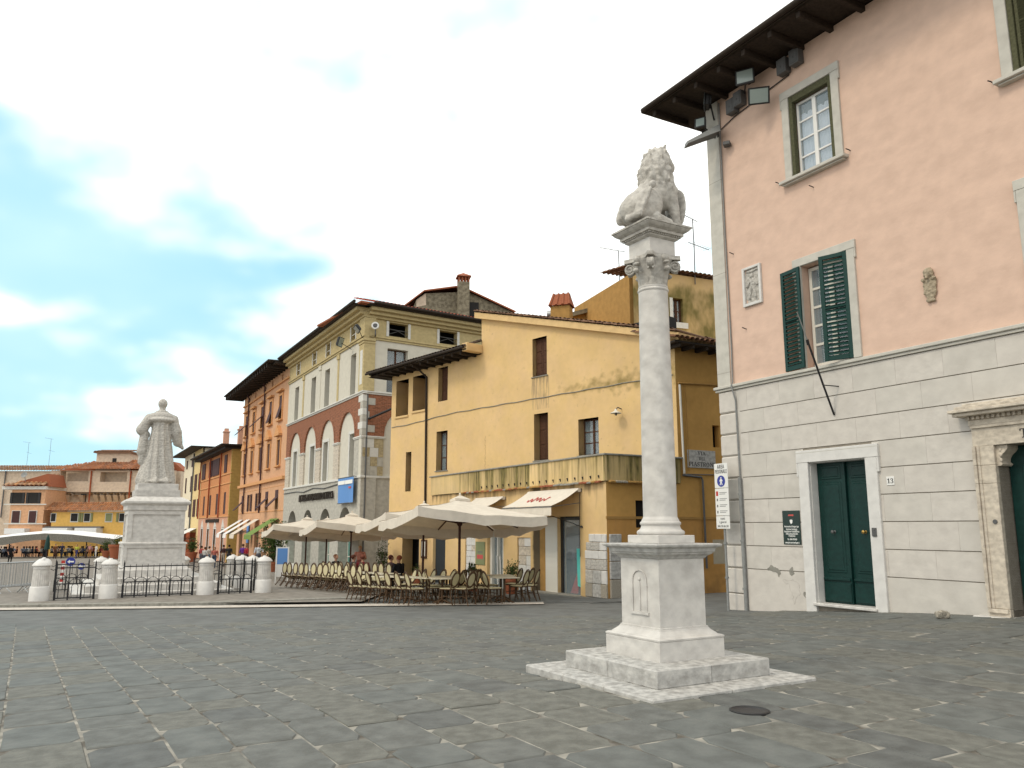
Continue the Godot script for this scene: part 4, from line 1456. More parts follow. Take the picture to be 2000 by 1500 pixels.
	# paint worn off to the grey render
	for q in [[[1.72, 0.36], [1.9, 0.3], [1.98, 0.05], [2.03, -0.12], [2.07, 0.02], [2.2, 0.12], [2.16, 0.33], [2.0, 0.42]], [[1.25, 0.6], [1.5, 0.56], [1.62, 0.45], [1.68, 0.52], [1.6, 0.64], [1.4, 0.68]], [[2.25, 0.14], [2.33, 0.05], [2.34, 0.17]], [[1.92, 0.5], [2.06, 0.52], [2.0, 0.66], [1.9, 0.63]]]:
		var pts := PackedVector2Array()
		for p in q: pts.append(Vector2(p[0], p[1]))
		var fine := PackedVector2Array()
		var nn := noise(3.0, 3, 2)
		for i in pts.size():
			for k in 5:
				var p := pts[i].lerp(pts[(i + 1) % pts.size()], k / 5.0)
				fine.append(p + Vector2(nn.get_noise_2d(p.x * 3, p.y * 3), nn.get_noise_2d(p.y * 3, p.x * 3 + 9)) * 0.05)
		var mb := MB.new()
		mb.poly(fine, 0.01, 0.0242)
		part(b, "bare_render_patch", mb, M.kerb)
	# eaves: boards, rafters, gutter, roof
	var d := 1.13
	var so := MB.new()
	so.quad(Vector3(-d, 12.66, d), Vector3(-d, 12.66, -9), Vector3(L, 12.66, -9), Vector3(L, 12.66, d))
	part(b, "soffit", so, M.wood_dark)
	var ro := MB.new()
	ro.cbox(-d - 0.05, L, 12.68, 12.78, -9.0, d + 0.05, 0.01)
	ro.quad(Vector3(-d, 12.78, d), Vector3(L, 12.78, d), Vector3(L, 15.5, -7), Vector3(-d + 6, 15.5, -7))
	ro.quad(Vector3(-d, 12.78, -9), Vector3(-d, 12.78, d), Vector3(-d + 6, 15.5, -7), Vector3(-d + 6, 15.5, -9))
	part(b, "roof", ro, M.wood_dark)
	var gu := MB.new()
	gu.tube([Vector3(-d - 0.06, 12.76, d + 0.1), Vector3(L, 12.76, d + 0.1)], 0.07, 8)
	gu.tube([Vector3(-d - 0.06, 12.76, d + 0.1), Vector3(-d - 0.06, 12.76, -9)], 0.07, 8)
	part(b, "gutter", gu, M.wood_dark)
	var n2 := 0
	var xr := -0.95
	while xr < L:
		var rf := MB.new()
		rf.cbox(xr, xr + 0.12, 12.5, 12.658, -0.1, d - 0.05, 0.01)
		part(b, "rafter", rf, M.wood_dark)
		xr += 0.82
	for k in 8:
		var rf := MB.new()
		rf.cbox(-d + 0.05, 0.05, 12.5, 12.657, -0.9 - k * 0.82, -0.78 - k * 0.82, 0.01)
		part(b, "rafter", rf, M.wood_dark)
	# cable down the pilaster and grey pipe below
	var cb := MB.new()
	cb.tube([Vector3(0.47, 12.5, 0.03), Vector3(0.47, 9.0, 0.03), Vector3(0.5, 6.0, 0.03), Vector3(0.5, 5.05, 0.05), Vector3(0.53, 4.95, 0.13), Vector3(0.57, 4.6, 0.05), Vector3(0.6, 2.7, 0.05)], 0.02, 6)
	part(b, "cable", cb, M.zinc)
	var pp := MB.new()
	pp.tube([Vector3(0.6, 2.72, 0.07), Vector3(0.62, -0.6, 0.07)], 0.045, 10)
	for y in [0.1, 1.2, 2.3]: pp.tube([Vector3(0.6, y, 0.07), Vector3(0.6, y + 0.05, 0.07)], 0.056, 10)
	part(b, "downpipe", pp, M.zinc)
	pink_fittings()

func door_leaf(b: Node3D, x0: float, x1: float, y0: float, y1: float, z: float, brass: bool) -> void:
	var mb := MB.new()
	mb.box(x0, x1, y0, y1, z - 0.06, z)
	var w := 0.1
	for q in [[y0 + 0.62, y1 - 0.42], [y1 - 0.36, y1 - 0.06]]:
		mb.cbox(x0 + w, x1 - w, q[0], q[1], z - 0.02, z + 0.014, 0.012)
		mb.cbox(x0 + w + 0.05, x1 - w - 0.05, q[0] + 0.05, q[1] - 0.05, z, z + 0.028, 0.012)
	mb.cbox(x0 + 0.02, x1 - 0.02, y0 + 0.46, y0 + 0.52, z - 0.02, z + 0.04, 0.012)
	mb.cbox(x0 + 0.02, x1 - 0.02, y0 + 0.03, y0 + 0.42, z - 0.02, z + 0.026, 0.012)
	var o := part(b, "door_leaf", mb, M.door_green)
	var kn := MB.new()
	kn.lathe([Vector2(0.0001, 0.0), Vector2(0.035, 0.004), Vector2(0.018, 0.02), Vector2(0.018, 0.05), Vector2(0.036, 0.065), Vector2(0.036, 0.085), Vector2(0.0001, 0.1)], 12)
	part(o, "knob", kn, M.brass if not brass else M.lamp_grey, Transform3D(Basis(Vector3(1, 0, 0), PI / 2), Vector3((x0 + x1) / 2 + 0.03, y0 + 1.47, z + 0.028)))

func make_portal(b: Node3D) -> void:
	var x0 := 6.72; var x1 := 9.95
	var w := 0.37
	for sg in [0, 1]:
		var e0 := x0 - w if sg == 0 else x1
		var e1 := x0 if sg == 0 else x1 + w
		var outer := e0 if sg == 0 else e1 - 0.13
		var yy := [-0.3, 0.17, 2.3, 2.62, 2.96]
		for k in 4:
			var mb := MB.new()
			mb.cbox(e0, e1, yy[k] + 0.002, yy[k + 1], -0.5, 0.09, 0.008)
			if k > 0:
				mb.cbox(outer, outer + 0.06, yy[k] + 0.003, yy[k + 1], 0.08, 0.125, 0.006)
				mb.cbox(outer + 0.075, outer + 0.12, yy[k] + 0.003, yy[k + 1], 0.08, 0.108, 0.006)
			else:
				mb.cbox(e0 + 0.01, e1 - 0.02, 0.1, 0.17, 0.08, 0.13, 0.008)
			part(b, "portal_jamb", mb, M.travertine)
	var li := MB.new()
	li.cbox(x0 - w, x1 + w, 2.962, 3.31, -0.5, 0.085, 0.006)
	li.cbox(x0 - w, x1 + w, 3.28, 3.33, 0.08, 0.125, 0.006)
	part(b, "portal_frieze", li, M.travertine)
	var fz := MB.new()
	fz.cbox(x0 - w - 0.03, x1 + w + 0.03, 3.33, 3.44, -0.1, 0.11, 0.008)
	part(b, "portal_architrave", fz, M.travertine)
	for i in 44:
		var dn := MB.new()
		dn.box(6.34 + i * 0.09, 6.385 + i * 0.09, 3.44, 3.5, 0.05, 0.17)
		part(b, "dentil", dn, M.travertine)
	var co := MB.new()
	co.cbox(x0 - w - 0.06, x1 + w + 0.06, 3.44, 3.5, -0.1, 0.13, 0.006)
	co.cbox(x0 - w - 0.2, x1 + w + 0.2, 3.502, 3.56, -0.1, 0.3, 0.008)
	co.cbox(x0 - w - 0.25, x1 + w + 0.25, 3.562, 3.62, -0.1, 0.36, 0.012)
	co.cbox(x0 - w - 0.17, x1 + w + 0.17, 3.622, 3.68, -0.1, 0.28, 0.012)
	co.cbox(x0 - w - 0.08, x1 + w + 0.08, 3.682, 3.735, -0.1, 0.18, 0.012)
	part(b, "portal_cornice", co, M.travertine)
	for sg in [0, 1]:
		var br := MB.new()
		var q := PackedVector2Array()
		for p in [[0, 2.955], [0, 2.6], [0.06, 2.6], [0.09, 2.63], [0.05, 2.68], [0.06, 2.74], [0.1, 2.8], [0.16, 2.85], [0.2, 2.9], [0.2, 2.955]]:
			q.append(Vector2(x0 + p[0] if sg == 0 else x1 - p[0], p[1]))
		br.poly(q, -0.3, 0.02)
		for k in 3: br.ball(Vector3((x0 + 0.07) if sg == 0 else (x1 - 0.07), 2.7 + k * 0.09, 0.02), Vector3(0.03, 0.035, 0.015), 8, 5)
		part(b, "portal_bracket", br, M.travertine)
	for k in 2:
		var a := x0 + 0.02 if k == 0 else (x0 + x1) / 2 + 0.01
		var e := (x0 + x1) / 2 - 0.01 if k == 0 else x1 - 0.02
		var mb := MB.new()
		mb.box(a, e, -0.2, 2.95, -0.36, -0.3)
		for q in [[0.2, 0.95], [1.1, 2.1], [2.2, 2.62]]:
			mb.cbox(a + 0.22, e - 0.22, q[0], q[1], -0.32, -0.27, 0.018)
		part(b, "door_leaf", mb, M.door_green)
	var sl := MB.new()
	sl.cbox(6.17, 10.5, -0.2, 0.045, -0.5, 0.3, 0.02)
	part(b, "door_sill", sl, M.marble)
	text(b, "carved_letters", "TE", 0.22, M.text_black, Vector3(7.33, 3.12, 0.086), true, 700, 0.006)
	var rb := MB.new()
	rb.lathe([Vector2(0.04, 0.0), Vector2(0.04, 0.012), Vector2(0.03, 0.014), Vector2(0.0001, 0.01)], 14)
	part(b, "door_bell", rb, M.lamp_grey, Transform3D(Basis(Vector3(1, 0, 0), PI / 2), Vector3(6.62, 1.64, 0.09)))

func pink_fittings() -> void:
	var T: Transform3D = PK.t
	# marble relief
	var r := thing("marble_relief", "small carved marble relief tablet on the peach wall beside the shuttered window", "relief", T * Transform3D(Basis(), Vector3(1.29, 7.32, 0.002)))
	var fr := MB.new()
	fr.wall(-0.3, 0.3, -0.49, 0.49, [[-0.23, 0.23, -0.42, 0.43, 0.03]])
	fr.xf = Transform3D()
	for q in [[-0.3, -0.23, -0.49, 0.49], [0.23, 0.3, -0.49, 0.49], [-0.23, 0.23, -0.49, -0.42], [-0.23, 0.23, 0.43, 0.49]]:
		fr.cbox(q[0], q[1], q[2], q[3], -0.0, 0.06, 0.008)
	part(r, "frame", fr, M.marble_white)
	var s := SDF.new(Vector3(-0.27, -0.45, -0.03), Vector3(0.27, 0.46, 0.1), 0.013)
	s.ell(Vector3(0, 0, -0.01), Vector3(0.3, 0.6, 0.022), Basis(), 0.01)
	s.ell(Vector3(0.02, 0.05, 0.02), Vector3(0.08, 0.16, 0.04), Basis(), 0.02)
	s.ell(Vector3(0.0, 0.24, 0.03), Vector3(0.05, 0.06, 0.04), Basis(), 0.02)
	for z in [-1.0, 1.0]:
		s.cap(Vector3(0.05 * z, 0.12, 0.02), Vector3(0.16 * z, 0.0, 0.03), 0.03, 0.025, 0.02)
		s.cap(Vector3(0.04 * z, -0.05, 0.02), Vector3(0.1 * z, -0.3, 0.03), 0.04, 0.03, 0.02)
		s.cap(Vector3(0.02 * z, 0.36, 0.02), Vector3(0.18 * z, 0.38, 0.02), 0.03, 0.02, 0.02)
	var g := noise(9.0, 3, 31)
	s.displace(func(p: Vector3) -> float: return 0.018 * g.get_noise_3d(p.x, p.y, p.z))
	part(r, "carving", s.mesh([Color(1.15, 1.12, 1.05)]), M.marble_old)
	# carved stone shield with a head
	var f := thing("carved_shield", "weathered stone coat of arms with a carved head on plain peach render", "carving", T * Transform3D(Basis(), Vector3(5.8, 6.12, 0.0)))
	s = SDF.new(Vector3(-0.2, -0.4, -0.03), Vector3(0.2, 0.4, 0.2), 0.013)
	s.ell(Vector3(0, -0.05, 0.02), Vector3(0.12, 0.28, 0.06), Basis(), 0.02)
	s.ell(Vector3(0, 0.24, 0.05), Vector3(0.1, 0.11, 0.08), Basis(), 0.03)
	s.cap(Vector3(0, 0.2, 0.12), Vector3(0, 0.14, 0.13), 0.02, 0.03, 0.02)
	for z in [-1.0, 1.0]:
		s.cap(Vector3(0.1 * z, 0.1, 0.03), Vector3(0.11 * z, -0.15, 0.03), 0.035, 0.02, 0.015)
		s.ell(Vector3(0.05 * z, -0.3, 0.04), Vector3(0.045, 0.04, 0.035), Basis(), 0.015)
		s.ell(Vector3(0.1 * z, 0.12, 0.06), Vector3(0.05, 0.04, 0.035), Basis(), 0.015)
	s.displace(func(p: Vector3) -> float: return 0.02 * g.get_noise_3d(p.x * 1.3, p.y * 1.3, p.z))
	part(f, "carving", s.mesh([Color(0.8, 0.7, 0.55)]), M.marble_old)
	# flag pole
	var fa := fl(PK, 1628, 810, 0.05); var fb := fl(PK, 1608, 752, 0.35); var fc := fl(PK, 1578, 668, 0.75); var fd := fl(PK, 1557, 610, 1.05)
	var fp := thing("flagpole", "slanting bare flagpole on the wall below the green shuttered window", "flagpole", T)
	var mb := MB.new()
	mb.tube([Vector3(fa.x, fa.y, 0.03), Vector3(fb.x, fb.y, 0.35), Vector3(fc.x, fc.y, 0.75)], 0.022, 8)
	part(fp, "lower_pole", mb, M.iron)
	mb = MB.new()
	mb.tube([Vector3(fc.x, fc.y, 0.75), Vector3(fd.x, fd.y, 1.05)], 0.014, 8, 0.009)
	part(fp, "upper_pole", mb, M.steel)
	mb = MB.new()
	mb.tube([Vector3(fb.x, fb.y, 0.35), Vector3(fb.x + 0.12, fb.y - 0.02, 0.02)], 0.012, 6)
	part(fp, "bracket", mb, M.iron)
	mb = MB.new()
	mb.tube([Vector3(fc.x - 0.01, fc.y - 0.06, 0.73), Vector3(fc.x, fc.y + 0.05, 0.77)], 0.032, 8)
	part(fp, "clamp", mb, M.iron)
	# house number
	var hn := thing("house_number", "small white tile with black numerals beside the white door frame", "house number", T * Transform3D(Basis(), Vector3(4.61, 2.445, 0.0225)))
	mb = MB.new()
	mb.cbox(-0.085, 0.085, -0.085, 0.085, -0.004, 0.012, 0.003)
	part(hn, "tile", mb, M.white_paint)
	text(hn, "numerals", "13", 0.13, M.text_black, Vector3(0, -0.002, 0.0125), true, 700, 0.002)
	var bell := MB.new()
	bell.cbox(-0.05, 0.05, -0.085, 0.085, -0.004, 0.02, 0.004)
	for k in 3: bell.cbox(-0.025, 0.025, -0.06 + k * 0.045, -0.035 + k * 0.045, 0.018, 0.026, 0.002)
	single("door_bell_panel", "grey bell panel screwed to the white door frame", "bell panel", bell, M.lamp_grey, T * Transform3D(Basis(), Vector3(4.2, 1.45, 0.079)))
	# dark green plaque
	var pq := thing("office_plaque", "dark green plaque with white lettering between the pipe and the door", "plaque", T * Transform3D(Basis(), Vector3(2.07, 1.54, 0.023)))
	mb = MB.new()
	mb.cbox(-0.245, 0.245, -0.37, 0.37, -0.002, 0.016, 0.003)
	part(pq, "panel", mb, M.plaque_green)
	var lines := [["Pietrasanta Sviluppo Spa", 0.02, 0.4], ["Gestione Parcheggi", -0.04, 0.31], ["Gestione Pubblicita", -0.09, 0.42], ["Uffici amministrativi", -0.14, 0.33], ["Presidenza", -0.185, 0.18], ["Tel. 0584 795500", -0.26, 0.27], ["www.pietrasantasviluppo.it", -0.33, 0.4]]
	for l in lines: text(pq, "lettering", l[0], 0.05, M.text_white, Vector3(0, l[1], 0.0165), false, 600, 0.002, l[2])
	mb = MB.new()
	mb.poly(PackedVector2Array([Vector2(-0.08, 0.25), Vector2(0.08, 0.25), Vector2(0.07, 0.285), Vector2(-0.07, 0.285)]), 0.0, 0.0175)
	part(pq, "emblem", mb, M.text_red)
	mb = MB.new()
	mb.poly(PackedVector2Array([Vector2(-0.04, 0.16), Vector2(-0.03, 0.1), Vector2(0, 0.075), Vector2(0.03, 0.1), Vector2(0.04, 0.16), Vector2(0.0, 0.175)]), 0.0, 0.0175)
	part(pq, "emblem", mb, M.text_white)
	# pedestrian area sign on its post
	var sg := thing("pedestrian_sign", "grey post with stacked white pedestrian area signs at the building corner", "road sign", T * Transform3D(Basis(), Vector3(0.27, 0, 0.3)))
	var gy := gnd((T * Vector3(0.27, 0, 0.3)).x, (T * Vector3(0.27, 0, 0.3)).z)
	mb = MB.new()
	mb.tube([Vector3(0, gy - 0.1, 0), Vector3(0, 3.05, 0)], 0.03, 10)
	for y in [0.35, 1.15]: mb.tube([Vector3(0, y, 0), Vector3(0, y + 0.04, 0)], 0.05, 8)
	part(sg, "post", mb, M.zinc)
	var ty := [3.07, 2.47, 1.81, 1.5]
	for k in 3:
		mb = MB.new()
		mb.cbox(-0.225, 0.225, ty[k + 1] + 0.008, ty[k] - 0.004, 0.032, 0.05, 0.004)
		var pn := part(sg, "sign_panel", mb, M.white_paint)
		if k == 0:
			text(pn, "lettering", "AREA", 0.13, M.text_black, Vector3(0, 2.985, 0.0505), false, 700, 0.002, 0.24)
			text(pn, "lettering", "PEDONALE", 0.13, M.text_black, Vector3(0, 2.87, 0.0505), false, 700, 0.002, 0.4)
			var disc := MB.new()
			disc.lathe([Vector2(0.135, 0.0), Vector2(0.135, 0.003), Vector2(0.0001, 0.003)], 28)
			part(pn, "blue_disc", disc, M.blue_sign, Transform3D(Basis(Vector3(1, 0, 0), PI / 2), Vector3(0, 2.64, 0.05)))
			var wk := MB.new()
			wk.xf = Transform3D(Basis(), Vector3(0, 2.64, 0))
			wk.ball(Vector3(0, 0.075, 0.054), Vector3(0.02, 0.022, 0.002), 8, 4)
			wk.bar(Vector3(0, 0.05, 0.054), Vector3(0, -0.02, 0.054), 0.045, 0.003, Vector3(0, 0, 1))
			wk.bar(Vector3(0.01, -0.02, 0.054), Vector3(0.035, -0.095, 0.054), 0.024, 0.003, Vector3(0, 0, 1))
			wk.bar(Vector3(-0.01, -0.02, 0.054), Vector3(-0.035, -0.095, 0.054), 0.024, 0.003, Vector3(0, 0, 1))
			wk.bar(Vector3(0.02, 0.045, 0.054), Vector3(0.05, -0.005, 0.054), 0.018, 0.003, Vector3(0, 0, 1))
			wk.bar(Vector3(-0.02, 0.045, 0.054), Vector3(-0.05, -0.005, 0.054), 0.018, 0.003, Vector3(0, 0, 1))
			part(pn, "walker_symbol", wk, M.text_white)
		elif k == 1:
			var red := MB.new()
			red.box(-0.19, -0.12, 2.29, 2.4, 0.05, 0.0525)
			part(pn, "red_mark", red, M.red_paint)
			for q in 4:
				var ic := MB.new()
				if q > 0: ic.box(-0.175, -0.135, 2.31 - q * 0.145, 2.37 - q * 0.145, 0.05, 0.0525)
				ic.box(-0.08, 0.17, 2.36 - q * 0.145, 2.372 - q * 0.145, 0.05, 0.0525)
				ic.box(-0.08, 0.12, 2.325 - q * 0.145, 2.337 - q * 0.145, 0.05, 0.0525)
				part(pn, "printed_lines", ic, M.text_grey)
		else:
			text(pn, "lettering", "tutti", 0.07, M.text_black, Vector3(0, 1.745, 0.0505), false, 600, 0.002)
			text(pn, "lettering", "i giorni", 0.07, M.text_black, Vector3(0, 1.665, 0.0505), false, 600, 0.002)
			text(pn, "lettering", "dalle 8.30 alle 2.00", 0.07, M.text_black, Vector3(0, 1.57, 0.0505), false, 600, 0.002, 0.36)
	# lights and boxes under the eaves
	var mid := T * Vector3(1.0, 12.3, 0.1)
	floodlight("black floodlight tipped upward under the eaves beside the upper window", "", fw(PK, fl(PK, 1455, 150, 0.5).x, fl(PK, 1455, 150, 0.5).y, 0.5), Vector3(-0.5, -0.05, 0.9), 0.42, 0.34, fw(PK, 1.4, 12.3, 0.05))
	floodlight("black floodlight pointing down, nearest the upper casement window", "", fw(PK, fl(PK, 1482, 187, 0.45).x, fl(PK, 1482, 187, 0.45).y, 0.45), Vector3(-0.2, -0.45, 0.85), 0.46, 0.36, fw(PK, 1.8, 12.2, 0.05))
	floodlight("narrow floodlight turned sideways above the corner pilaster", "", fw(PK, fl(PK, 1378, 196, 0.5).x, fl(PK, 1378, 196, 0.5).y, 0.5), Vector3(-0.98, 0.1, -0.25), 0.36, 0.4, fw(PK, 0.3, 12.1, 0.05))
	floodlight("small round spotlight on the bracket under the roof corner", "", fw(PK, fl(PK, 1368, 240, 0.4).x, fl(PK, 1368, 240, 0.4).y, 0.4), Vector3(-0.5, 0.15, 0.85), 0.26, 0.26, fw(PK, 0.3, 11.6, 0.05))
	var la := fl(PK, 1340, 285, 1.0); var lc := fl(PK, 1402, 262, 0.2)
	var lh := thing("street_lamp_head", "flat grey street lamp head jutting from the corner pilaster", "street lamp", T)
	mb = MB.new()
	var a := Vector3(la.x, la.y, 1.0); var c := Vector3(lc.x, lc.y, 0.2)
	var dr := (c - a).normalized()
	var sd := dr.cross(Vector3.UP).normalized()
	for k in 2:
		var s2 := -1.0 if k == 0 else 1.0
		mb.quad(a + sd * 0.16 * s2, c + sd * 0.2 * s2, c + sd * 0.1 * s2 + Vector3(0, 0.22, 0), a + sd * 0.08 * s2 + Vector3(0, 0.09, 0))
	mb.quad(a - sd * 0.16, a + sd * 0.16, a + sd * 0.08 + Vector3(0, 0.09, 0), a - sd * 0.08 + Vector3(0, 0.09, 0))
	mb.quad(a - sd * 0.08 + Vector3(0, 0.09, 0), a + sd * 0.08 + Vector3(0, 0.09, 0), c + sd * 0.1 + Vector3(0, 0.22, 0), c - sd * 0.1 + Vector3(0, 0.22, 0))
	mb.quad(c + sd * 0.2, c - sd * 0.2, c - sd * 0.1 + Vector3(0, 0.22, 0), c + sd * 0.1 + Vector3(0, 0.22, 0))
	part(lh, "hood", mb, M.zinc)
	mb = MB.new()
	mb.quad(a - sd * 0.15 + Vector3(0, 0.006, 0), c - sd * 0.19 + Vector3(0, 0.006, 0), c + sd * 0.19 + Vector3(0, 0.006, 0), a + sd * 0.15 + Vector3(0, 0.006, 0))
	part(lh, "cover", mb, M.lamp_grey)
	mb = MB.new()
	mb.tube([c + Vector3(0, 0.1, 0), Vector3(0.36, lc.y + 0.05, 0.0)], 0.03, 8)
	part(lh, "arm", mb, M.lamp_grey)
	var bx := [[1.02, 12.12, "beside the corner pilaster"], [1.28, 12.2, "behind the tipped floodlight"], [2.72, 12.32, "over the upper casement window"], [3.1, 12.36, "at the far end of the wall cable"]]
	for q in bx:
		mb = MB.new()
		mb.cbox(-0.14, 0.14, -0.19, 0.19, 0.0, 0.2, 0.012)
		mb.cbox(-0.1, 0.1, -0.15, 0.15, 0.198, 0.212, 0.006)
		mb.box(-0.01, 0.01, -0.05, -0.01, 0.21, 0.225)
		single("control_box", "grey metal control box under the eaves " + q[2], "control box", mb, M.lamp_grey, T * Transform3D(Basis(), Vector3(q[0], q[1], 0.01)), "control boxes under the eaves")
	mb = MB.new()
	mb.tube([Vector3(0.5, 11.75, 0.03), Vector3(1.0, 11.88, 0.03), Vector3(1.6, 11.95, 0.03), Vector3(2.3, 12.05, 0.03), Vector3(2.8, 12.1, 0.03)], 0.014, 5)
	single("wall_cable", "thin dark cable looping along the peach wall under the floodlights", "cable", mb, M.iron, T)
	mb = MB.new()
	mb.cbox(-0.09, 0.09, -0.05, 0.05, 0.0, 0.2, 0.012)
	single("camera_box", "small grey camera housing beside the cable on the peach wall", "camera", mb, M.lamp_grey, T * Transform3D(Basis(Vector3(0, 1, 0), 0.6), Vector3(0.72, 11.2, 0.03)))
	# iron shutter catches beside the sills
	for q in [[2.3, 9.55], [4.27, 9.55], [7.35, 9.55], [3.25, 9.1], [1.0, 6.3], [0.7, 8.3]]:
		mb = MB.new()
		mb.tube([Vector3(0, 0, 0), Vector3(0, 0.01, 0.06), Vector3(-0.04, 0.04, 0.1)], 0.012, 5)
		single("shutter_catch", "small bent iron catch fixed in the peach wall", "catch", mb, M.iron, T * Transform3D(Basis(), Vector3(q[0], q[1], 0.0)), "iron catches in the peach wall")
	# boulder at the foot of the wall
	var st := on_ground(1842, 1209)
	s = SDF.new(Vector3(-0.2, -0.05, -0.16), Vector3(0.2, 0.2, 0.16), 0.018)
	s.ell(Vector3(0, 0.05, 0), Vector3(0.15, 0.08, 0.1), Basis(), 0.03)
	s.ell(Vector3(-0.08, 0.08, 0.02), Vector3(0.07, 0.06, 0.06), Basis(), 0.03)
	s.displace(func(p: Vector3) -> float: return 0.03 * g.get_noise_3d(p.x, p.y, p.z))
	single("loose_stone", "rough brown stone lying at the foot of the block wall", "stone", s.mesh([Color.WHITE]), M.rough_stone, at(st + Vector3(0, 0.012, 0), 0.4))

# ---------------------------------------------------------------- the yellow corner house
var UF: Dictionary
var TF: Dictionary
var SF: Dictionary

func yellow_at(x: float, y: float, n: FastNoiseLite) -> Color:
	var k := 1.0 + 0.1 * n.get_noise_2d(x * 0.6, y * 0.6) + 0.05 * n.get_noise_2d(x * 4.0 + 50, y * 4.0)
	return Color(0.66 * k, 0.46 * k, 0.225 * k * (1.0 + 0.1 * n.get_noise_2d(x + 9, y)))

func window_in(b: Node3D, h: Array, kind: String) -> void:
	var z: float = -h[4] + 0.02
	if kind == "shut":
		var xm: float = (h[0] + h[1]) / 2
		for q in [[h[0] + 0.01, xm - 0.008], [xm + 0.008, h[1] - 0.01]]:
			var mb := MB.new()
			mb.box(q[0], q[1], h[2], h[3], z - 0.05, z)
			var n := 3
			for i in n:
				var ya := lerpf(h[2] + 0.08, h[3] - 0.05, float(i) / n); var yb := lerpf(h[2] + 0.08, h[3] - 0.05, float(i + 1) / n) - 0.06
				mb.cbox(q[0] + 0.06, q[1] - 0.06, ya, yb, z - 0.01, z + 0.018, 0.01)
			part(b, "shutter", mb, M.wood_brown)
	elif kind == "dark":
		casement(b, h[0] + 0.01, h[1] - 0.01, h[2], h[3] - 0.01, z, 2, 3, M.wood_brown, M.glass, 0.05)

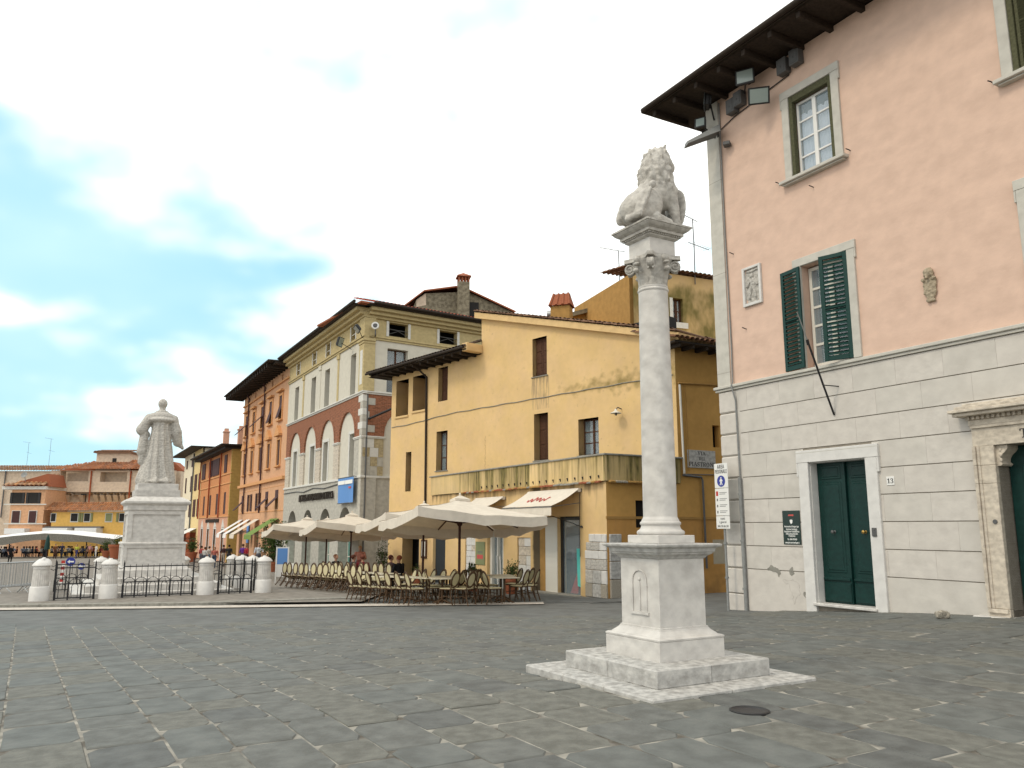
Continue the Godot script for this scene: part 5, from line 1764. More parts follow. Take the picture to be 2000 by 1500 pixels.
func make_yellow() -> void:
	var c := on_ground(1188, 1168)
	SF = facade(c, 29.15)
	TF = facade(c, 299.15)
	var a := fl(SF, 1325, 894)
	UF = facade(fw(SF, a.x, 0), 311.0)
	var b := thing("yellow_corner_house", "stained yellow corner house with a low cafe wing and a slanting tiled gable", "building", UF.t)
	var rg := RandomNumberGenerator.new()
	rg.seed = 8
	var n := noise(0.8, 5, 41)
	var st := noise(1.7, 4, 42)
	var up := painted("yellow_upper", -18.0, 0.2, -1.6, 11.2, 28.0, 0.93, 0.0, func(x: float, y: float) -> Color:
		var col := yellow_at(x, y, n)
		# moss and damp along the ledge line, thickest towards the corner, and drips below the top window
		var edge := 6.62 + 0.03 * sin(x)
		var band := clampf(1.0 - absf(y - edge - 0.15) / (0.25 + 0.5 * smoothstep(-7.0, -1.0, x)), 0.0, 1.0) * smoothstep(-8.0, -3.5, x)
		var moss := clampf(band * 1.1 + 0.9 * st.get_noise_2d(x * 1.1, y * 1.4) - 0.42, 0.0, 1.0)
		var drip := 0.0
		if x > -7.25 and x < -6.2 and y < 7.5 and y > 6.2:
			drip = clampf(0.55 + 0.9 * st.get_noise_2d(x * 7.0, y * 0.5) - (7.5 - y) * 0.35, 0.0, 0.8)
		col = col.lerp(Color(0.2, 0.15, 0.045), moss * 0.8)
		col = col.lerp(Color(0.27, 0.2, 0.12), drip)
		# fine crack and chipped spots
		if absf(x + 10.2 + 0.05 * st.get_noise_2d(0, y * 6.0)) < 0.02 and y > 3.9 and y < 5.4: col = col.lerp(Color(0.3, 0.17, 0.08), 0.5)
		if st.get_noise_2d(x * 2.2 + 80, y * 2.2) > 0.62: col = col.lerp(Color(0.4, 0.27, 0.14), 0.45)
		return col)
	# openings of the upper front
	var hs := {"top": [-7.17, -6.32, 7.55, 9.14, 0.22], "tall": [-7.1, -6.28, 4.15, 6.02, 0.32], "wide": [-4.62, -3.58, 4.19, 5.56, 0.32], "mid": [-13.79, -12.93, 4.09, 5.9, 0.3], "high": [-13.72, -12.97, 7.3, 8.9, 0.25], "slim": [-16.3, -15.83, 3.23, 5.12, 0.3], "log1": [-17.3, -16.2, 6.95, 8.75, 0.9], "log2": [-15.82, -14.74, 7.07, 8.78, 0.9]}
	var ent := [fl(UF, 786, 1045).x, fl(UF, 819, 1045).x, -1.2, 1.25, 0.6]
	var holes := hs.values()
	holes.append(ent)
	var mb := MB.new()
	mb.wall(-17.7, 0.0, -1.6, 7.88, holes)
	mb.wall(-17.7, -10.5, 7.88, 9.05, holes)
	mb.poly(PackedVector2Array([Vector2(-10.5, 7.88), Vector2(-7.17, 7.88), Vector2(-7.17, 9.14), Vector2(-6.32, 9.14), Vector2(-6.32, 7.88), Vector2(0, 7.88), Vector2(0, 7.95), Vector2(-10.5, 10.75)]), -0.05, 0.0)
	mb.quad(Vector3(-17.7, -1.6, -8), Vector3(-17.7, -1.6, 0), Vector3(-17.7, 9.05, 0), Vector3(-17.7, 9.05, -8))
	mb.quad(Vector3(-10.5, 8.5, -8), Vector3(-10.5, 8.5, 0), Vector3(-10.5, 10.75, 0), Vector3(-10.5, 10.75, -8))
	part(b, "front_wall", mb, up)
	var core := MB.new()
	core.box(-17.65, -0.6, -1.4, 7.8, -8.0, -0.95)
	core.box(-14.5, -0.6, -1.4, 7.8, -0.95, -0.4)
	core.box(-14.5, -0.6, 7.8, 8.9, -0.95, -0.4)
	part(b, "rear_mass", core, M.interior)
	for k in ["top", "tall", "high", "slim"]: window_in(b, hs[k], "shut")
	for k in ["wide", "mid"]: window_in(b, hs[k], "dark")
	for k in ["top", "tall", "wide", "mid"]:
		var s := MB.new()
		s.cbox(hs[k][0] - 0.06, hs[k][1] + 0.06, hs[k][2] - 0.045, hs[k][2] - 0.002, -0.2, 0.045, 0.01)
		part(b, "sill", s, M.kerb)
	# loggia rail, post between its openings, plant hanging over
	for k in ["log1", "log2"]:
		var s := MB.new()
		s.cbox(hs[k][0] - 0.04, hs[k][1] + 0.04, hs[k][2] - 0.1, hs[k][2], -0.3, 0.06, 0.01)
		part(b, "loggia_sill", s, M.yellow)
	var lg := MB.new()
	lg.box(-17.4, -14.6, 6.8, 9.0, -0.94, -0.91)
	part(b, "loggia_back_wall", lg, M.beige_wall)
	# cable ledge along the wall
	var cb := MB.new()
	var cp := []
	for q in 40:
		var x := lerpf(-17.6, -0.1, q / 39.0)
		cp.append(Vector3(x, 6.45 + 0.2 * smoothstep(-17, -12, x) + 0.015 * sin(q * 1.7), 0.02))
	cb.tube(cp, 0.018, 5)
	part(b, "wall_cable", cb, M.kerb)
	# roof of the gable: slab edge, tiles along the slanting top
	var ed := MB.new()
	ed.poly(PackedVector2Array([Vector2(-10.75, 10.72), Vector2(0.35, 7.76), Vector2(0.35, 8.02), Vector2(-10.75, 10.98)]), -8.0, 0.22, true)
	part(b, "roof_edge", ed, M.yellow)
	var tl := MB.new()
	tl.tiles(Vector3(-10.75, 11.0, 0.25), Vector3(0.35, 8.04, 0.25), Vector3(0, 0.0, -4.0), 0.24, rg, Color(0.2, 0.115, 0.075), null, 2.0)
	for i in 30:
		# short tiles crossing the edge, seen end on
		var f := (i + 0.5) / 30.0
		var o := Vector3(lerpf(-10.75, 0.3, f), lerpf(11.03, 8.07, f), 0.06)
		tl.col = Color(0.22, 0.13, 0.085) * rg.randf_range(0.6, 1.25)
		tl.xf = Transform3D(Basis(Vector3(0, 0, 1), -0.26 + rg.randf_range(-0.08, 0.08)), o)
		tl.cbox(-0.17, 0.17, 0.0, 0.05, -0.1, 0.24, 0.012)
		tl.xf = Transform3D()
	tl.col = Color.WHITE
	var tp := part(b, "roof_tiles", tl, M.tile)
	tp.set_meta("kind", "stuff")
	# the lower eaves over the loggia end
	var ev := MB.new()
	ev.quad(Vector3(-18.5, 9.0, 0.95), Vector3(-18.5, 9.06, -6), Vector3(-10.42, 9.5, -6), Vector3(-10.42, 9.3, 0.95))
	ev.cbox(-18.5, -10.42, 9.12, 9.2, 0.0, 0.9, 0.01)
	part(b, "eaves_boards", ev, M.wood_dark)
	for i in 13:
		var rf := MB.new()
		rf.cbox(-18.4 + i * 0.62, -18.3 + i * 0.62, 8.98, 9.12, -0.1, 0.86, 0.01)
		part(b, "rafter", rf, M.wood_dark)
	var t2 := MB.new()
	t2.tiles(Vector3(-18.6, 9.2, 1.0), Vector3(-10.42, 9.26, 1.0), Vector3(0, 1.5, -4.0), 0.22, rg, Color(0.085, 0.06, 0.045), null)
	var tp2 := part(b, "eaves_tiles", t2, M.tile)
	tp2.set_meta("kind", "stuff")
	var fb := MB.new()
	fb.cbox(-10.75, -10.4, 9.1, 9.45, 0.0, 0.9, 0.015)
	part(b, "eaves_end_board", fb, M.yellow)
	var gu := MB.new()
	gu.tube([Vector3(-18.6, 9.18, 1.02), Vector3(-10.5, 9.24, 1.02)], 0.06, 8)
	part(b, "gutter", gu, M.wood_dark)
	var dp := MB.new()
	dp.tube([Vector3(-14.62, 9.15, 0.95), Vector3(-14.62, 8.9, 0.5), Vector3(-14.6, 8.6, 0.06), Vector3(-14.52, 2.2, 0.06)], 0.05, 8)
	part(b, "downpipe", dp, M.wood_dark)
	# chimney with a little tiled hood
	chimney_hood(b)
	# entrance at the far end
	var en := MB.new()
	en.box(ent[0] + 0.55, ent[1] - 0.1, ent[2], ent[3] - 0.2, -0.58, -0.54)
	part(b, "entrance_door", en, M.black)
	make_wing(b, rg)
	make_side(b, rg)

func chimney_hood(b: Node3D) -> void:
	var p: Vector3 = UF.t.affine_inverse() * at_depth(1097, 612, 33.5)
	var ch2 := MB.new()
	ch2.xf = Transform3D(Basis(Vector3.UP, 0.55), p)
	ch2.cbox(-0.42, 0.42, -0.9, 0.28, -0.3, 0.3, 0.02)
	part(b, "chimney", ch2, M.ochre_dark)
	var hd := MB.new()
	hd.xf = ch2.xf
	for s in [-1.0, 1.0]:
		hd.quad(Vector3(-0.5 * s, 0.28, 0.38 * s), Vector3(0.5 * s, 0.28, 0.38 * s), Vector3(0.36 * s, 0.85, 0.06 * s), Vector3(-0.36 * s, 0.85, 0.06 * s))
		for k in 4: hd.tube([Vector3((-0.42 + k * 0.28) * s, 0.28, 0.37 * s), Vector3((-0.32 + k * 0.21) * s, 0.86, 0.06 * s)], 0.07, 6, 0.05)
		hd.tri(Vector3(0.5 * s, 0.28, 0.38 * s), Vector3(0.5 * s, 0.28, -0.38 * s), Vector3(0.36 * s, 0.85, 0))
	part(b, "chimney_hood", hd, M.terracotta)
	var pi := MB.new()
	pi.xf = ch2.xf
	pi.tube([Vector3(-0.4, 0.0, 0.0), Vector3(-0.62, 0.0, 0.0)], 0.16, 12)
	part(b, "flue_pipe", pi, M.steel)

# low wing with the terrace parapet, in the frame of its front
func make_wing(b: Node3D, rg: RandomNumberGenerator) -> void:
	frame = UF.t.affine_inverse() * TF.t
	var n := noise(0.8, 5, 51)
	var st := noise(1.0, 4, 52)
	var L := 13.55
	var door := [-2.86, -1.5, -0.8, 1.9, 0.35]
	var gdoor := [-8.05, -6.72, -1.1, 1.75, 0.3]
	var nich := [-5.64, -4.68, -0.95, 1.17, 0.1]
	var nich2 := [-10.03, -9.1, -1.1, 1.15, 0.1]
	var grille := [-13.36, -12.02, -1.2, 1.3, 0.2]
	var low := painted("wing_wall", -13.8, 0.0, -1.6, 3.0, 36.0, 0.93, 0.0, func(x: float, y: float) -> Color:
		var col := yellow_at(x * 1.1, y, n)
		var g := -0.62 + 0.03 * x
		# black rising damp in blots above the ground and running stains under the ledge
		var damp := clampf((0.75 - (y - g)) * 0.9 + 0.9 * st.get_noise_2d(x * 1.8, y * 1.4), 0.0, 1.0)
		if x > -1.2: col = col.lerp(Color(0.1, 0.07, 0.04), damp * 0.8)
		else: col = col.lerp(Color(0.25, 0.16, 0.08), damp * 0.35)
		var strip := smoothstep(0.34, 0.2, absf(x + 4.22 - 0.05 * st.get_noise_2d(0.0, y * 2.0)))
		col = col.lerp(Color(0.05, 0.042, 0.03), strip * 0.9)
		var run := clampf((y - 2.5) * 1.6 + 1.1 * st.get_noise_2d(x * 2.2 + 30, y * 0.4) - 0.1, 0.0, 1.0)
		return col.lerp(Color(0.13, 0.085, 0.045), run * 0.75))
	var mb := MB.new()
	mb.wall(-L, 0.0, -1.6, 2.96, [door, gdoor, nich, nich2, grille])
	part(b, "wing_wall", mb, low)
	# mossy parapet band
	var moss := painted("parapet_moss", -13.8, 3.2, 2.9, 3.9, 48.0, 0.95, 0.0, func(x: float, y: float) -> Color:
		var col := yellow_at(x, y, n) * Color(0.98, 1.03, 1.05)
		var v := st.get_noise_2d(x * 5.0, y * 0.35) * 0.6 + st.get_noise_2d(x * 1.2 + 9, 0.0) * 0.8
		var s := clampf(v + 0.25 + 0.25 * (y - 2.9), 0.0, 1.0)
		if x > -7.6 and x < -4.6: s = clampf(s + 0.35, 0.0, 1.0)
		if x > -10.0 and x < -7.4: s = clampf(s + 0.12, 0.0, 1.0)
		if x > 0.0: s = clampf(s + 0.35, 0.0, 1.0)
		if x < -10.5: s *= 0.25
		var dark := Color(0.055, 0.05, 0.02).lerp(Color(0.2, 0.165, 0.05), clampf(0.5 + st.get_noise_2d(x * 9.0, y * 2.0), 0, 1))
		return col.lerp(dark, s * 0.95))
	mb = MB.new()
	mb.quad(Vector3(-L, 2.98, 0.08), Vector3(0.08, 2.98, 0.08), Vector3(0.08, 3.78, 0.08), Vector3(-L, 3.78, 0.08))
	mb.quad(Vector3(-L, 3.78, -0.12), Vector3(-L, 3.78, 0.08), Vector3(-L, 2.98, 0.08), Vector3(-L, 2.98, -0.12))
	part(b, "parapet", mb, moss)
	mb = MB.new()
	mb.cbox(-L - 0.1, 0.12, 3.782, 3.84, -0.3, 0.13, 0.012)
	part(b, "parapet_coping", mb, M.kerb)
	mb = MB.new()
	mb.quad(Vector3(-L, 3.7, -0.1), Vector3(0, 3.7, -0.1), Vector3(0, 3.7, -3.1), Vector3(-0.3, 3.7, -3.1))
	mb.quad(Vector3(-L, 2.975, 0.07), Vector3(-L, 2.975, -0.3), Vector3(0.07, 2.975, -0.3), Vector3(0.07, 2.975, 0.07))
	part(b, "terrace_floor", mb, M.kerb)
	# worn tile ledge with a row of short black spouts
	for i in 45:
		var x := -10.2 + i * 0.226
		mb = MB.new()
		mb.xf = Transform3D(Basis(Vector3(1, 0, 0), 0.25), Vector3(x, 2.965 + rg.randf_range(-0.01, 0.01), 0.1))
		mb.cbox(-0.105, 0.105, -0.025, 0.025, -0.1, 0.09, 0.01)
		part(b, "ledge_tile", mb, [M.terracotta, M.ochre_dark, M.kerb][rg.randi() % 3])
		if i % 2 == 0 and i > 6:
			mb = MB.new()
			mb.tube([Vector3(x, 3.06, 0.06), Vector3(x, 3.16, 0.11)], 0.026, 6)
			part(b, "spout", mb, M.black)
	# stone blocks at the corner
	var rows := [-1.2, -0.62, -0.2, 0.22, 0.55, 0.82, 1.08, 1.34]
	for r in 7:
		var x := -1.13 + rg.randf_range(-0.04, 0.04) + (0.2 if r == 6 else 0.0)
		while x < -0.02:
			var w := rg.randf_range(0.28, 0.5)
			if x + w > -0.15: w = -x
			mb = MB.new()
			mb.cbox(x + 0.006, x + w - 0.006, rows[r] + 0.006, rows[r + 1] - 0.006, -0.2, 0.05 + rg.randf() * 0.015, 0.016)
			part(b, "corner_stone", mb, [M.marble_white, M.marble_old, M.marble_white, M.marble_grey][rg.randi() % 4] if r > 1 else [M.marble_grey, M.rough_stone][rg.randi() % 2])
			x += w
	# blocked openings faced with marble pieces
	for q in [nich, nich2]:
		var y: float = q[2]
		while y < q[3] - 0.02:
			var hgt: float = minf(rg.randf_range(0.2, 0.42), q[3] - y)
			var xs := [q[0] + 0.02, q[0] + rg.randf_range(0.3, 0.6), q[1] - 0.02]
			for k in 2:
				mb = MB.new()
				mb.cbox(xs[k] + 0.004, xs[k + 1] - 0.004, y + 0.004, y + hgt - 0.004, -0.09, -0.045 + rg.randf() * 0.02, 0.012)
				part(b, "infill_stone", mb, [M.marble_white, M.white_trim, M.travertine, M.marble_white][rg.randi() % 4])
			y += hgt
	# shop door with display and white side panel
	mb = MB.new()
	mb.cbox(-3.62, -2.87, -0.85, 1.88, -0.04, 0.03, 0.01)
	for k in 14: mb.box(-3.6, -2.89, -0.7 + k * 0.18, -0.692 + k * 0.18, 0.03, 0.036)
	part(b, "roller_panel", mb, M.ivory_paint)
	mb = MB.new()
	mb.cbox(-4.0, -3.64, -0.9, 2.2, -0.04, 0.02, 0.01)
	part(b, "door_pier", mb, M.ochre_dark)
	mb = MB.new()
	mb.box(-2.86, -2.72, -0.7, 1.88, -0.2, -0.12); mb.box(-2.72, -1.52, 1.78, 1.88, -0.2, -0.12)
	var sd := part(b, "shop_door", mb, M.black)
	mb = MB.new()
	mb.box(-2.72, -1.52, -0.7, 1.78, -0.17, -0.16)
	part(sd, "pane", mb, M.glass)
	mb = MB.new()
	mb.box(-2.86, -1.5, -0.8, 1.9, -0.36, -0.34)
	part(b, "shop_interior", mb, M.interior)
	mb = MB.new()
	mb.quad(Vector3(-1.86, -0.35, -0.13), Vector3(-1.56, -0.4, -0.13), Vector3(-1.53, 0.85, -0.13), Vector3(-1.9, 0.85, -0.13))
	part(b, "turquoise_poster", mb, M.turquoise)
	mb = MB.new()
	mb.tri(Vector3(-2.55, -0.62, -0.3), Vector3(-2.1, -0.62, -0.3), Vector3(-1.95, 0.35, -0.3))
	part(b, "red_display_cloth", mb, M.red_paint)
	mb = MB.new()
	mb.cbox(-4.0, -1.4, -0.95, -0.62, -0.1, 0.28, 0.015)
	part(b, "doorstep", mb, M.kerb)
	# glass door with its frame, dark panels and pull handles
	mb = MB.new()
	mb.box(-8.04, -7.86, -1.1, 1.74, -0.25, -0.12); mb.box(-7.45, -7.38, -1.1, 1.74, -0.25, -0.12); mb.box(-7.0, -6.93, -1.1, 1.74, -0.25, -0.12)
	var gd := part(b, "cafe_door", mb, M.ivory_paint)
	mb = MB.new()
	mb.box(-7.86, -7.45, -1.1, 1.74, -0.24, -0.22); mb.box(-7.38, -7.0, -1.1, 1.74, -0.24, -0.22); mb.box(-6.93, -6.73, -1.1, 1.74, -0.24, -0.22)
	part(gd, "pane", mb, M.glass)
	mb = MB.new()
	mb.tube([Vector3(-7.3, -0.6, -0.1), Vector3(-7.3, 0.45, -0.05), Vector3(-7.08, 0.45, -0.05), Vector3(-7.08, -0.6, -0.1)], 0.025, 6)
	part(gd, "pull_handle", mb, M.white_paint)
	mb = MB.new()
	mb.box(-8.05, -6.7, -1.1, 1.75, -0.31, -0.29)
	part(b, "cafe_interior", mb, M.interior)
	# grey folding grille
	mb = MB.new()
	mb.box(-13.34, -12.04, -1.2, 1.29, -0.16, -0.13)
	for k in 17: mb.box(-13.32 + k * 0.077, -13.29 + k * 0.077, -1.2, 1.28, -0.13, -0.115)
	part(b, "folding_grille", mb, M.shutter_grey)
	# notice with a green ground
	frame = Transform3D()
	var gp := thing("green_poster", "pale green poster with red print on the yellow cafe wall", "poster", TF.t * Transform3D(Basis(), Vector3(-8.62, 0.52, 0.01)))
	mb = MB.new()
	mb.cbox(-0.4, 0.4, -0.45, 0.45, 0.0, 0.02, 0.004)
	part(gp, "panel", mb, M.olive_shutter)
	text(gp, "lettering", "menu", 0.16, M.text_grey, Vector3(0, 0.05, 0.0205), false, 600, 0.002, 0.4)
	mb = MB.new()
	mb.box(-0.26, 0.26, -0.22, -0.06, 0.02, 0.023)
	part(gp, "red_print", mb, M.text_red)
	awning(TF, -4.63, -1.34, 2.74, 1.05, 0.55, "cream shop awning with red handwriting over the shop door", true)
	awning(TF, -8.85, -6.5, 2.64, 0.85, 0.4, "short grey awning over the glass cafe door", false)
	mb = MB.new()
	mb.tube([Vector3(-1.42, 2.7, 0.05), Vector3(-1.42, 1.0, 0.06), Vector3(-1.4, 0.6, 0.07)], 0.012, 5)
	single("awning_crank", "thin hanging crank rod beside the shop awning", "crank", mb, M.iron, TF.t)
	mb = MB.new()
	mb.tube([Vector3(-1.36, 1.55, 0.02), Vector3(-1.6, 1.7, 0.3), Vector3(-2.2, 1.9, 0.6), Vector3(-2.6, 1.85, 0.75)], 0.014, 5)
	mb.lathe([Vector2(0.05, -0.02), Vector2(0.05, 0.0), Vector2(0.01, 0.05)], 10, Vector3(-1.36, 1.55, 0.02))
	single("lamp_bracket", "thin curved iron lamp bracket beside the shop door", "bracket", mb, M.iron, TF.t)
	# enamel lamp on the upper wall
	var lp := fl(UF, 1203, 806, 0.3)
	var wl := thing("wall_lamp", "round white enamel lamp on a short arm above the terrace parapet", "wall lamp", UF.t * Transform3D(Basis(), Vector3(lp.x, lp.y, 0.3)))
	mb = MB.new()
	mb.lathe([Vector2(0.2, -0.03), Vector2(0.205, -0.015), Vector2(0.1, 0.04), Vector2(0.05, 0.07), Vector2(0.04, 0.13), Vector2(0.0001, 0.14)], 18)
	part(wl, "shade", mb, M.ivory_paint)
	mb = MB.new()
	mb.tube([Vector3(0, 0.12, 0), Vector3(0, 0.2, -0.1), Vector3(0, 0.16, -0.3)], 0.02, 6)
	mb.ball(Vector3(0, -0.04, 0), Vector3(0.05, 0.07, 0.05), 8, 6)
	part(wl, "arm", mb, M.lamp_grey)

func awning(f: Dictionary, x0: float, x1: float, y: float, out: float, drop: float, label: String, script: bool) -> void:
	var a := thing("awning", label, "awning", f.t)
	var mb := MB.new()
	mb.tube([Vector3(x0, y, 0.1), Vector3(x1, y, 0.1)], 0.07, 8)
	part(a, "roller", mb, M.canvas)
	mb = MB.new()
	var n := 6
	for i in n:
		var f0 := float(i) / n; var f1 := float(i + 1) / n
		var s0 := sin(f0 * PI) * 0.05; var s1 := sin(f1 * PI) * 0.05
		mb.quad(Vector3(x0, y + 0.03 - drop * f1 - s1, 0.14 + out * f1), Vector3(x1, y + 0.03 - drop * f1 - s1, 0.14 + out * f1), Vector3(x1, y + 0.03 - drop * f0 - s0, 0.14 + out * f0), Vector3(x0, y + 0.03 - drop * f0 - s0, 0.14 + out * f0))
	part(a, "cloth", mb, M.canvas)
	mb = MB.new()
	var m := 14
	for i in m:
		var xa := lerpf(x0, x1, float(i) / m); var xb := lerpf(x0, x1, float(i + 1) / m)
		var za := 0.14 + out + 0.015 * sin(i * 2.1); var zb := 0.14 + out + 0.015 * sin((i + 1) * 2.1)
		mb.quad(Vector3(xa, y - drop - 0.28, za + 0.02), Vector3(xb, y - drop - 0.28, zb + 0.02), Vector3(xb, y - drop + 0.02, 0.14 + out), Vector3(xa, y - drop + 0.02, 0.14 + out))
	part(a, "valance", mb, M.canvas)
	mb = MB.new()
	for x in [x0 + 0.1, x1 - 0.06]:
		mb.bar(Vector3(x, y, 0.0), Vector3(x, y, 0.14), 0.1, 0.1)
		mb.bar(Vector3(x, y - drop * 0.75, 0.05), Vector3(x, y - drop, 0.14 + out), 0.025, 0.025)
	mb.bar(Vector3(x0, y - drop, 0.14 + out), Vector3(x1, y - drop, 0.14 + out), 0.035, 0.03)
	part(a, "arms", mb, M.lamp_grey)
	if script:
		mb = MB.new()
		var pts := []
		for i in 34:
			var t := i / 33.0
			var w := 0.13 * sin(t * 31.0) * (1.0 - 0.3 * t) + 0.05 * sin(t * 11.0)
			var u := 0.5 + w
			pts.append(Vector3(lerpf(x0 + 1.0, x1 - 1.0, t) + w * 0.5, y + 0.03 - drop * u - sin(u * PI) * 0.05 + 0.02, 0.14 + out * u + 0.015))
		mb.tube(pts, 0.014, 4)
		part(a, "handwriting", mb, M.text_red)

# wall along the side street
func make_side(b: Node3D, rg: RandomNumberGenerator) -> void:
	frame = UF.t.affine_inverse() * SF.t
	var n := noise(0.8, 5, 61)
	var st := noise(1.2, 4, 62)
	var ax := fl(SF, 1325, 894).x
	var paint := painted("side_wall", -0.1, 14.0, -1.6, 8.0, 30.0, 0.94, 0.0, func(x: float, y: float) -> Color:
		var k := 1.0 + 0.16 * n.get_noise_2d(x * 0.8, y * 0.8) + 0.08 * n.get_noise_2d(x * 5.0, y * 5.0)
		var col := Color(0.50 * k, 0.285 * k, 0.085 * k)  # darker than the front: the side street's shade is put into this yellow
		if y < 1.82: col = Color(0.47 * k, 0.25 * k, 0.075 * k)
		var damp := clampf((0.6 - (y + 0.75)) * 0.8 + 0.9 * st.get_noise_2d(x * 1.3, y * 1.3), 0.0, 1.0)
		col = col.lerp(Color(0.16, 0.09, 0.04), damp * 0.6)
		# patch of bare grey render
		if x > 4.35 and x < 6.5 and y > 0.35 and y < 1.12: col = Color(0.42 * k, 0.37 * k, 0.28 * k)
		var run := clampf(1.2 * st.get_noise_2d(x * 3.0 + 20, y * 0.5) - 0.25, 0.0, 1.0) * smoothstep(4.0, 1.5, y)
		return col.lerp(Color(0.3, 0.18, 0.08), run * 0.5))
	var low_win := [1.137, 1.75, 1.53, 2.39, 0.3]
	var hi_win := [4.535, 4.87, 4.25, 5.01, 0.35]
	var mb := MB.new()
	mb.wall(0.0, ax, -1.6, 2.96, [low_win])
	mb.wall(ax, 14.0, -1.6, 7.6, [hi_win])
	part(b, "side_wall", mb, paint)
	mb = MB.new()
	for h in [low_win, hi_win]: mb.box(h[0], h[1], h[2], h[3], -0.3, -0.26)
	part(b, "small_window", mb, M.interior)
	mb = MB.new()
	mb.quad(Vector3(-0.08, 2.98, 0.08), Vector3(ax, 2.98, 0.08), Vector3(ax, 3.78, 0.08), Vector3(-0.08, 3.78, 0.08))
	part(b, "parapet", mb, M.parapet_moss)
	mb = MB.new()
	mb.cbox(0.14, ax + 0.1, 3.782, 3.839, -0.3, 0.13, 0.012)
	part(b, "parapet_coping", mb, M.kerb)
	for i in 11:
		mb = MB.new()
		mb.xf = Transform3D(Basis(Vector3(1, 0, 0), 0.25), Vector3(0.15 + i * 0.24, 2.965, 0.1))
		mb.cbox(-0.105, 0.105, -0.03, 0.03, -0.1, 0.09, 0.01)
		part(b, "ledge_tile", mb, [M.ochre_dark, M.kerb, M.rough_stone][rg.randi() % 3])
	mb = MB.new()
	mb.box(-0.02, 14.0, 1.8, 1.88, -0.02, 0.025)
	part(b, "base_band", mb, M.ochre_dark)
	var rows := [-1.2, -0.62, -0.05, 0.5, 0.9, 1.34]
	for r in 5:
		mb = MB.new()
		mb.cbox(0.072, 0.62 + rg.randf_range(-0.1, 0.1), rows[r] + 0.006, rows[r + 1] - 0.006, -0.2, 0.05 + rg.randf() * 0.01, 0.02)
		part(b, "corner_stone", mb, M.marble_grey if r > 1 else M.rough_stone)
	# eaves of the side: boards and tile ends
	mb = MB.new()
	mb.cbox(ax - 0.5, 14.0, 7.6, 7.68, -0.3, 0.62, 0.01)
	part(b, "side_eaves", mb, M.wood_dark)
	for i in 16:
		var rf := MB.new()
		rf.cbox(ax - 0.3 + i * 0.6, ax - 0.2 + i * 0.6, 7.48, 7.6, -0.05, 0.58, 0.008)
		part(b, "rafter", rf, M.wood_dark)
	mb = MB.new()
	mb.tiles(Vector3(ax - 0.6, 7.72, 0.72), Vector3(14.0, 7.72, 0.72), Vector3(0, 0.75, -2.6), 0.22, rg, Color(0.2, 0.11, 0.07))
	var t := part(b, "side_tiles", mb, M.tile)
	t.set_meta("kind", "stuff")
	# pipes and wires
	mb = MB.new()
	mb.tube([Vector3(3.1, 6.3, 0.05), Vector3(3.16, 3.3, 0.05)], 0.04, 8)
	part(b, "white_pipe", mb, M.ivory_paint)
	mb = MB.new()
	mb.tube([Vector3(3.1, 3.25, 0.05), Vector3(3.9, 3.2, 0.05), Vector3(3.95, 3.1, 0.05), Vector3(3.98, 0.2, 0.05)], 0.035, 8)
	mb.tube([Vector3(3.2, 3.28, 0.03), Vector3(4.7, 3.3, 0.03), Vector3(4.78, 3.2, 0.03), Vector3(4.8, 1.95, 0.03)], 0.018, 6)
	part(b, "grey_pipe", mb, M.lamp_grey)
	mb = MB.new()
	mb.tube([Vector3(3.05, 6.35, 0.04), Vector3(4.6, 6.42, 0.04), Vector3(7.0, 6.4, 0.04)], 0.03, 6)
	mb.tube([Vector3(3.35, 6.3, 0.03), Vector3(3.4, 3.4, 0.03)], 0.012, 5)
	part(b, "wire", mb, M.ochre_dark)
	frame = Transform3D()
	var sg := thing("street_name_plaque", "grey marble street name plaque with carved black letters on the yellow side wall", "street sign", SF.t * Transform3D(Basis(), Vector3(3.97, 3.81, 0.004)))
	mb = MB.new()
	mb.cbox(-0.62, 0.62, -0.3, 0.3, 0.0, 0.03, 0.006)
	part(sg, "tablet", mb, M.marble_grey)
	text(sg, "lettering", "VIA", 0.17, M.text_black, Vector3(0, 0.19, 0.0305), true, 700, 0.003, 0.36)
	text(sg, "lettering", "DEI", 0.14, M.text_black, Vector3(0, 0.01, 0.0305), true, 700, 0.003, 0.26)
	text(sg, "lettering", "PIASTRONI", 0.2, M.text_black, Vector3(0, -0.18, 0.0305), true, 700, 0.003, 1.16)
	make_behind(rg)

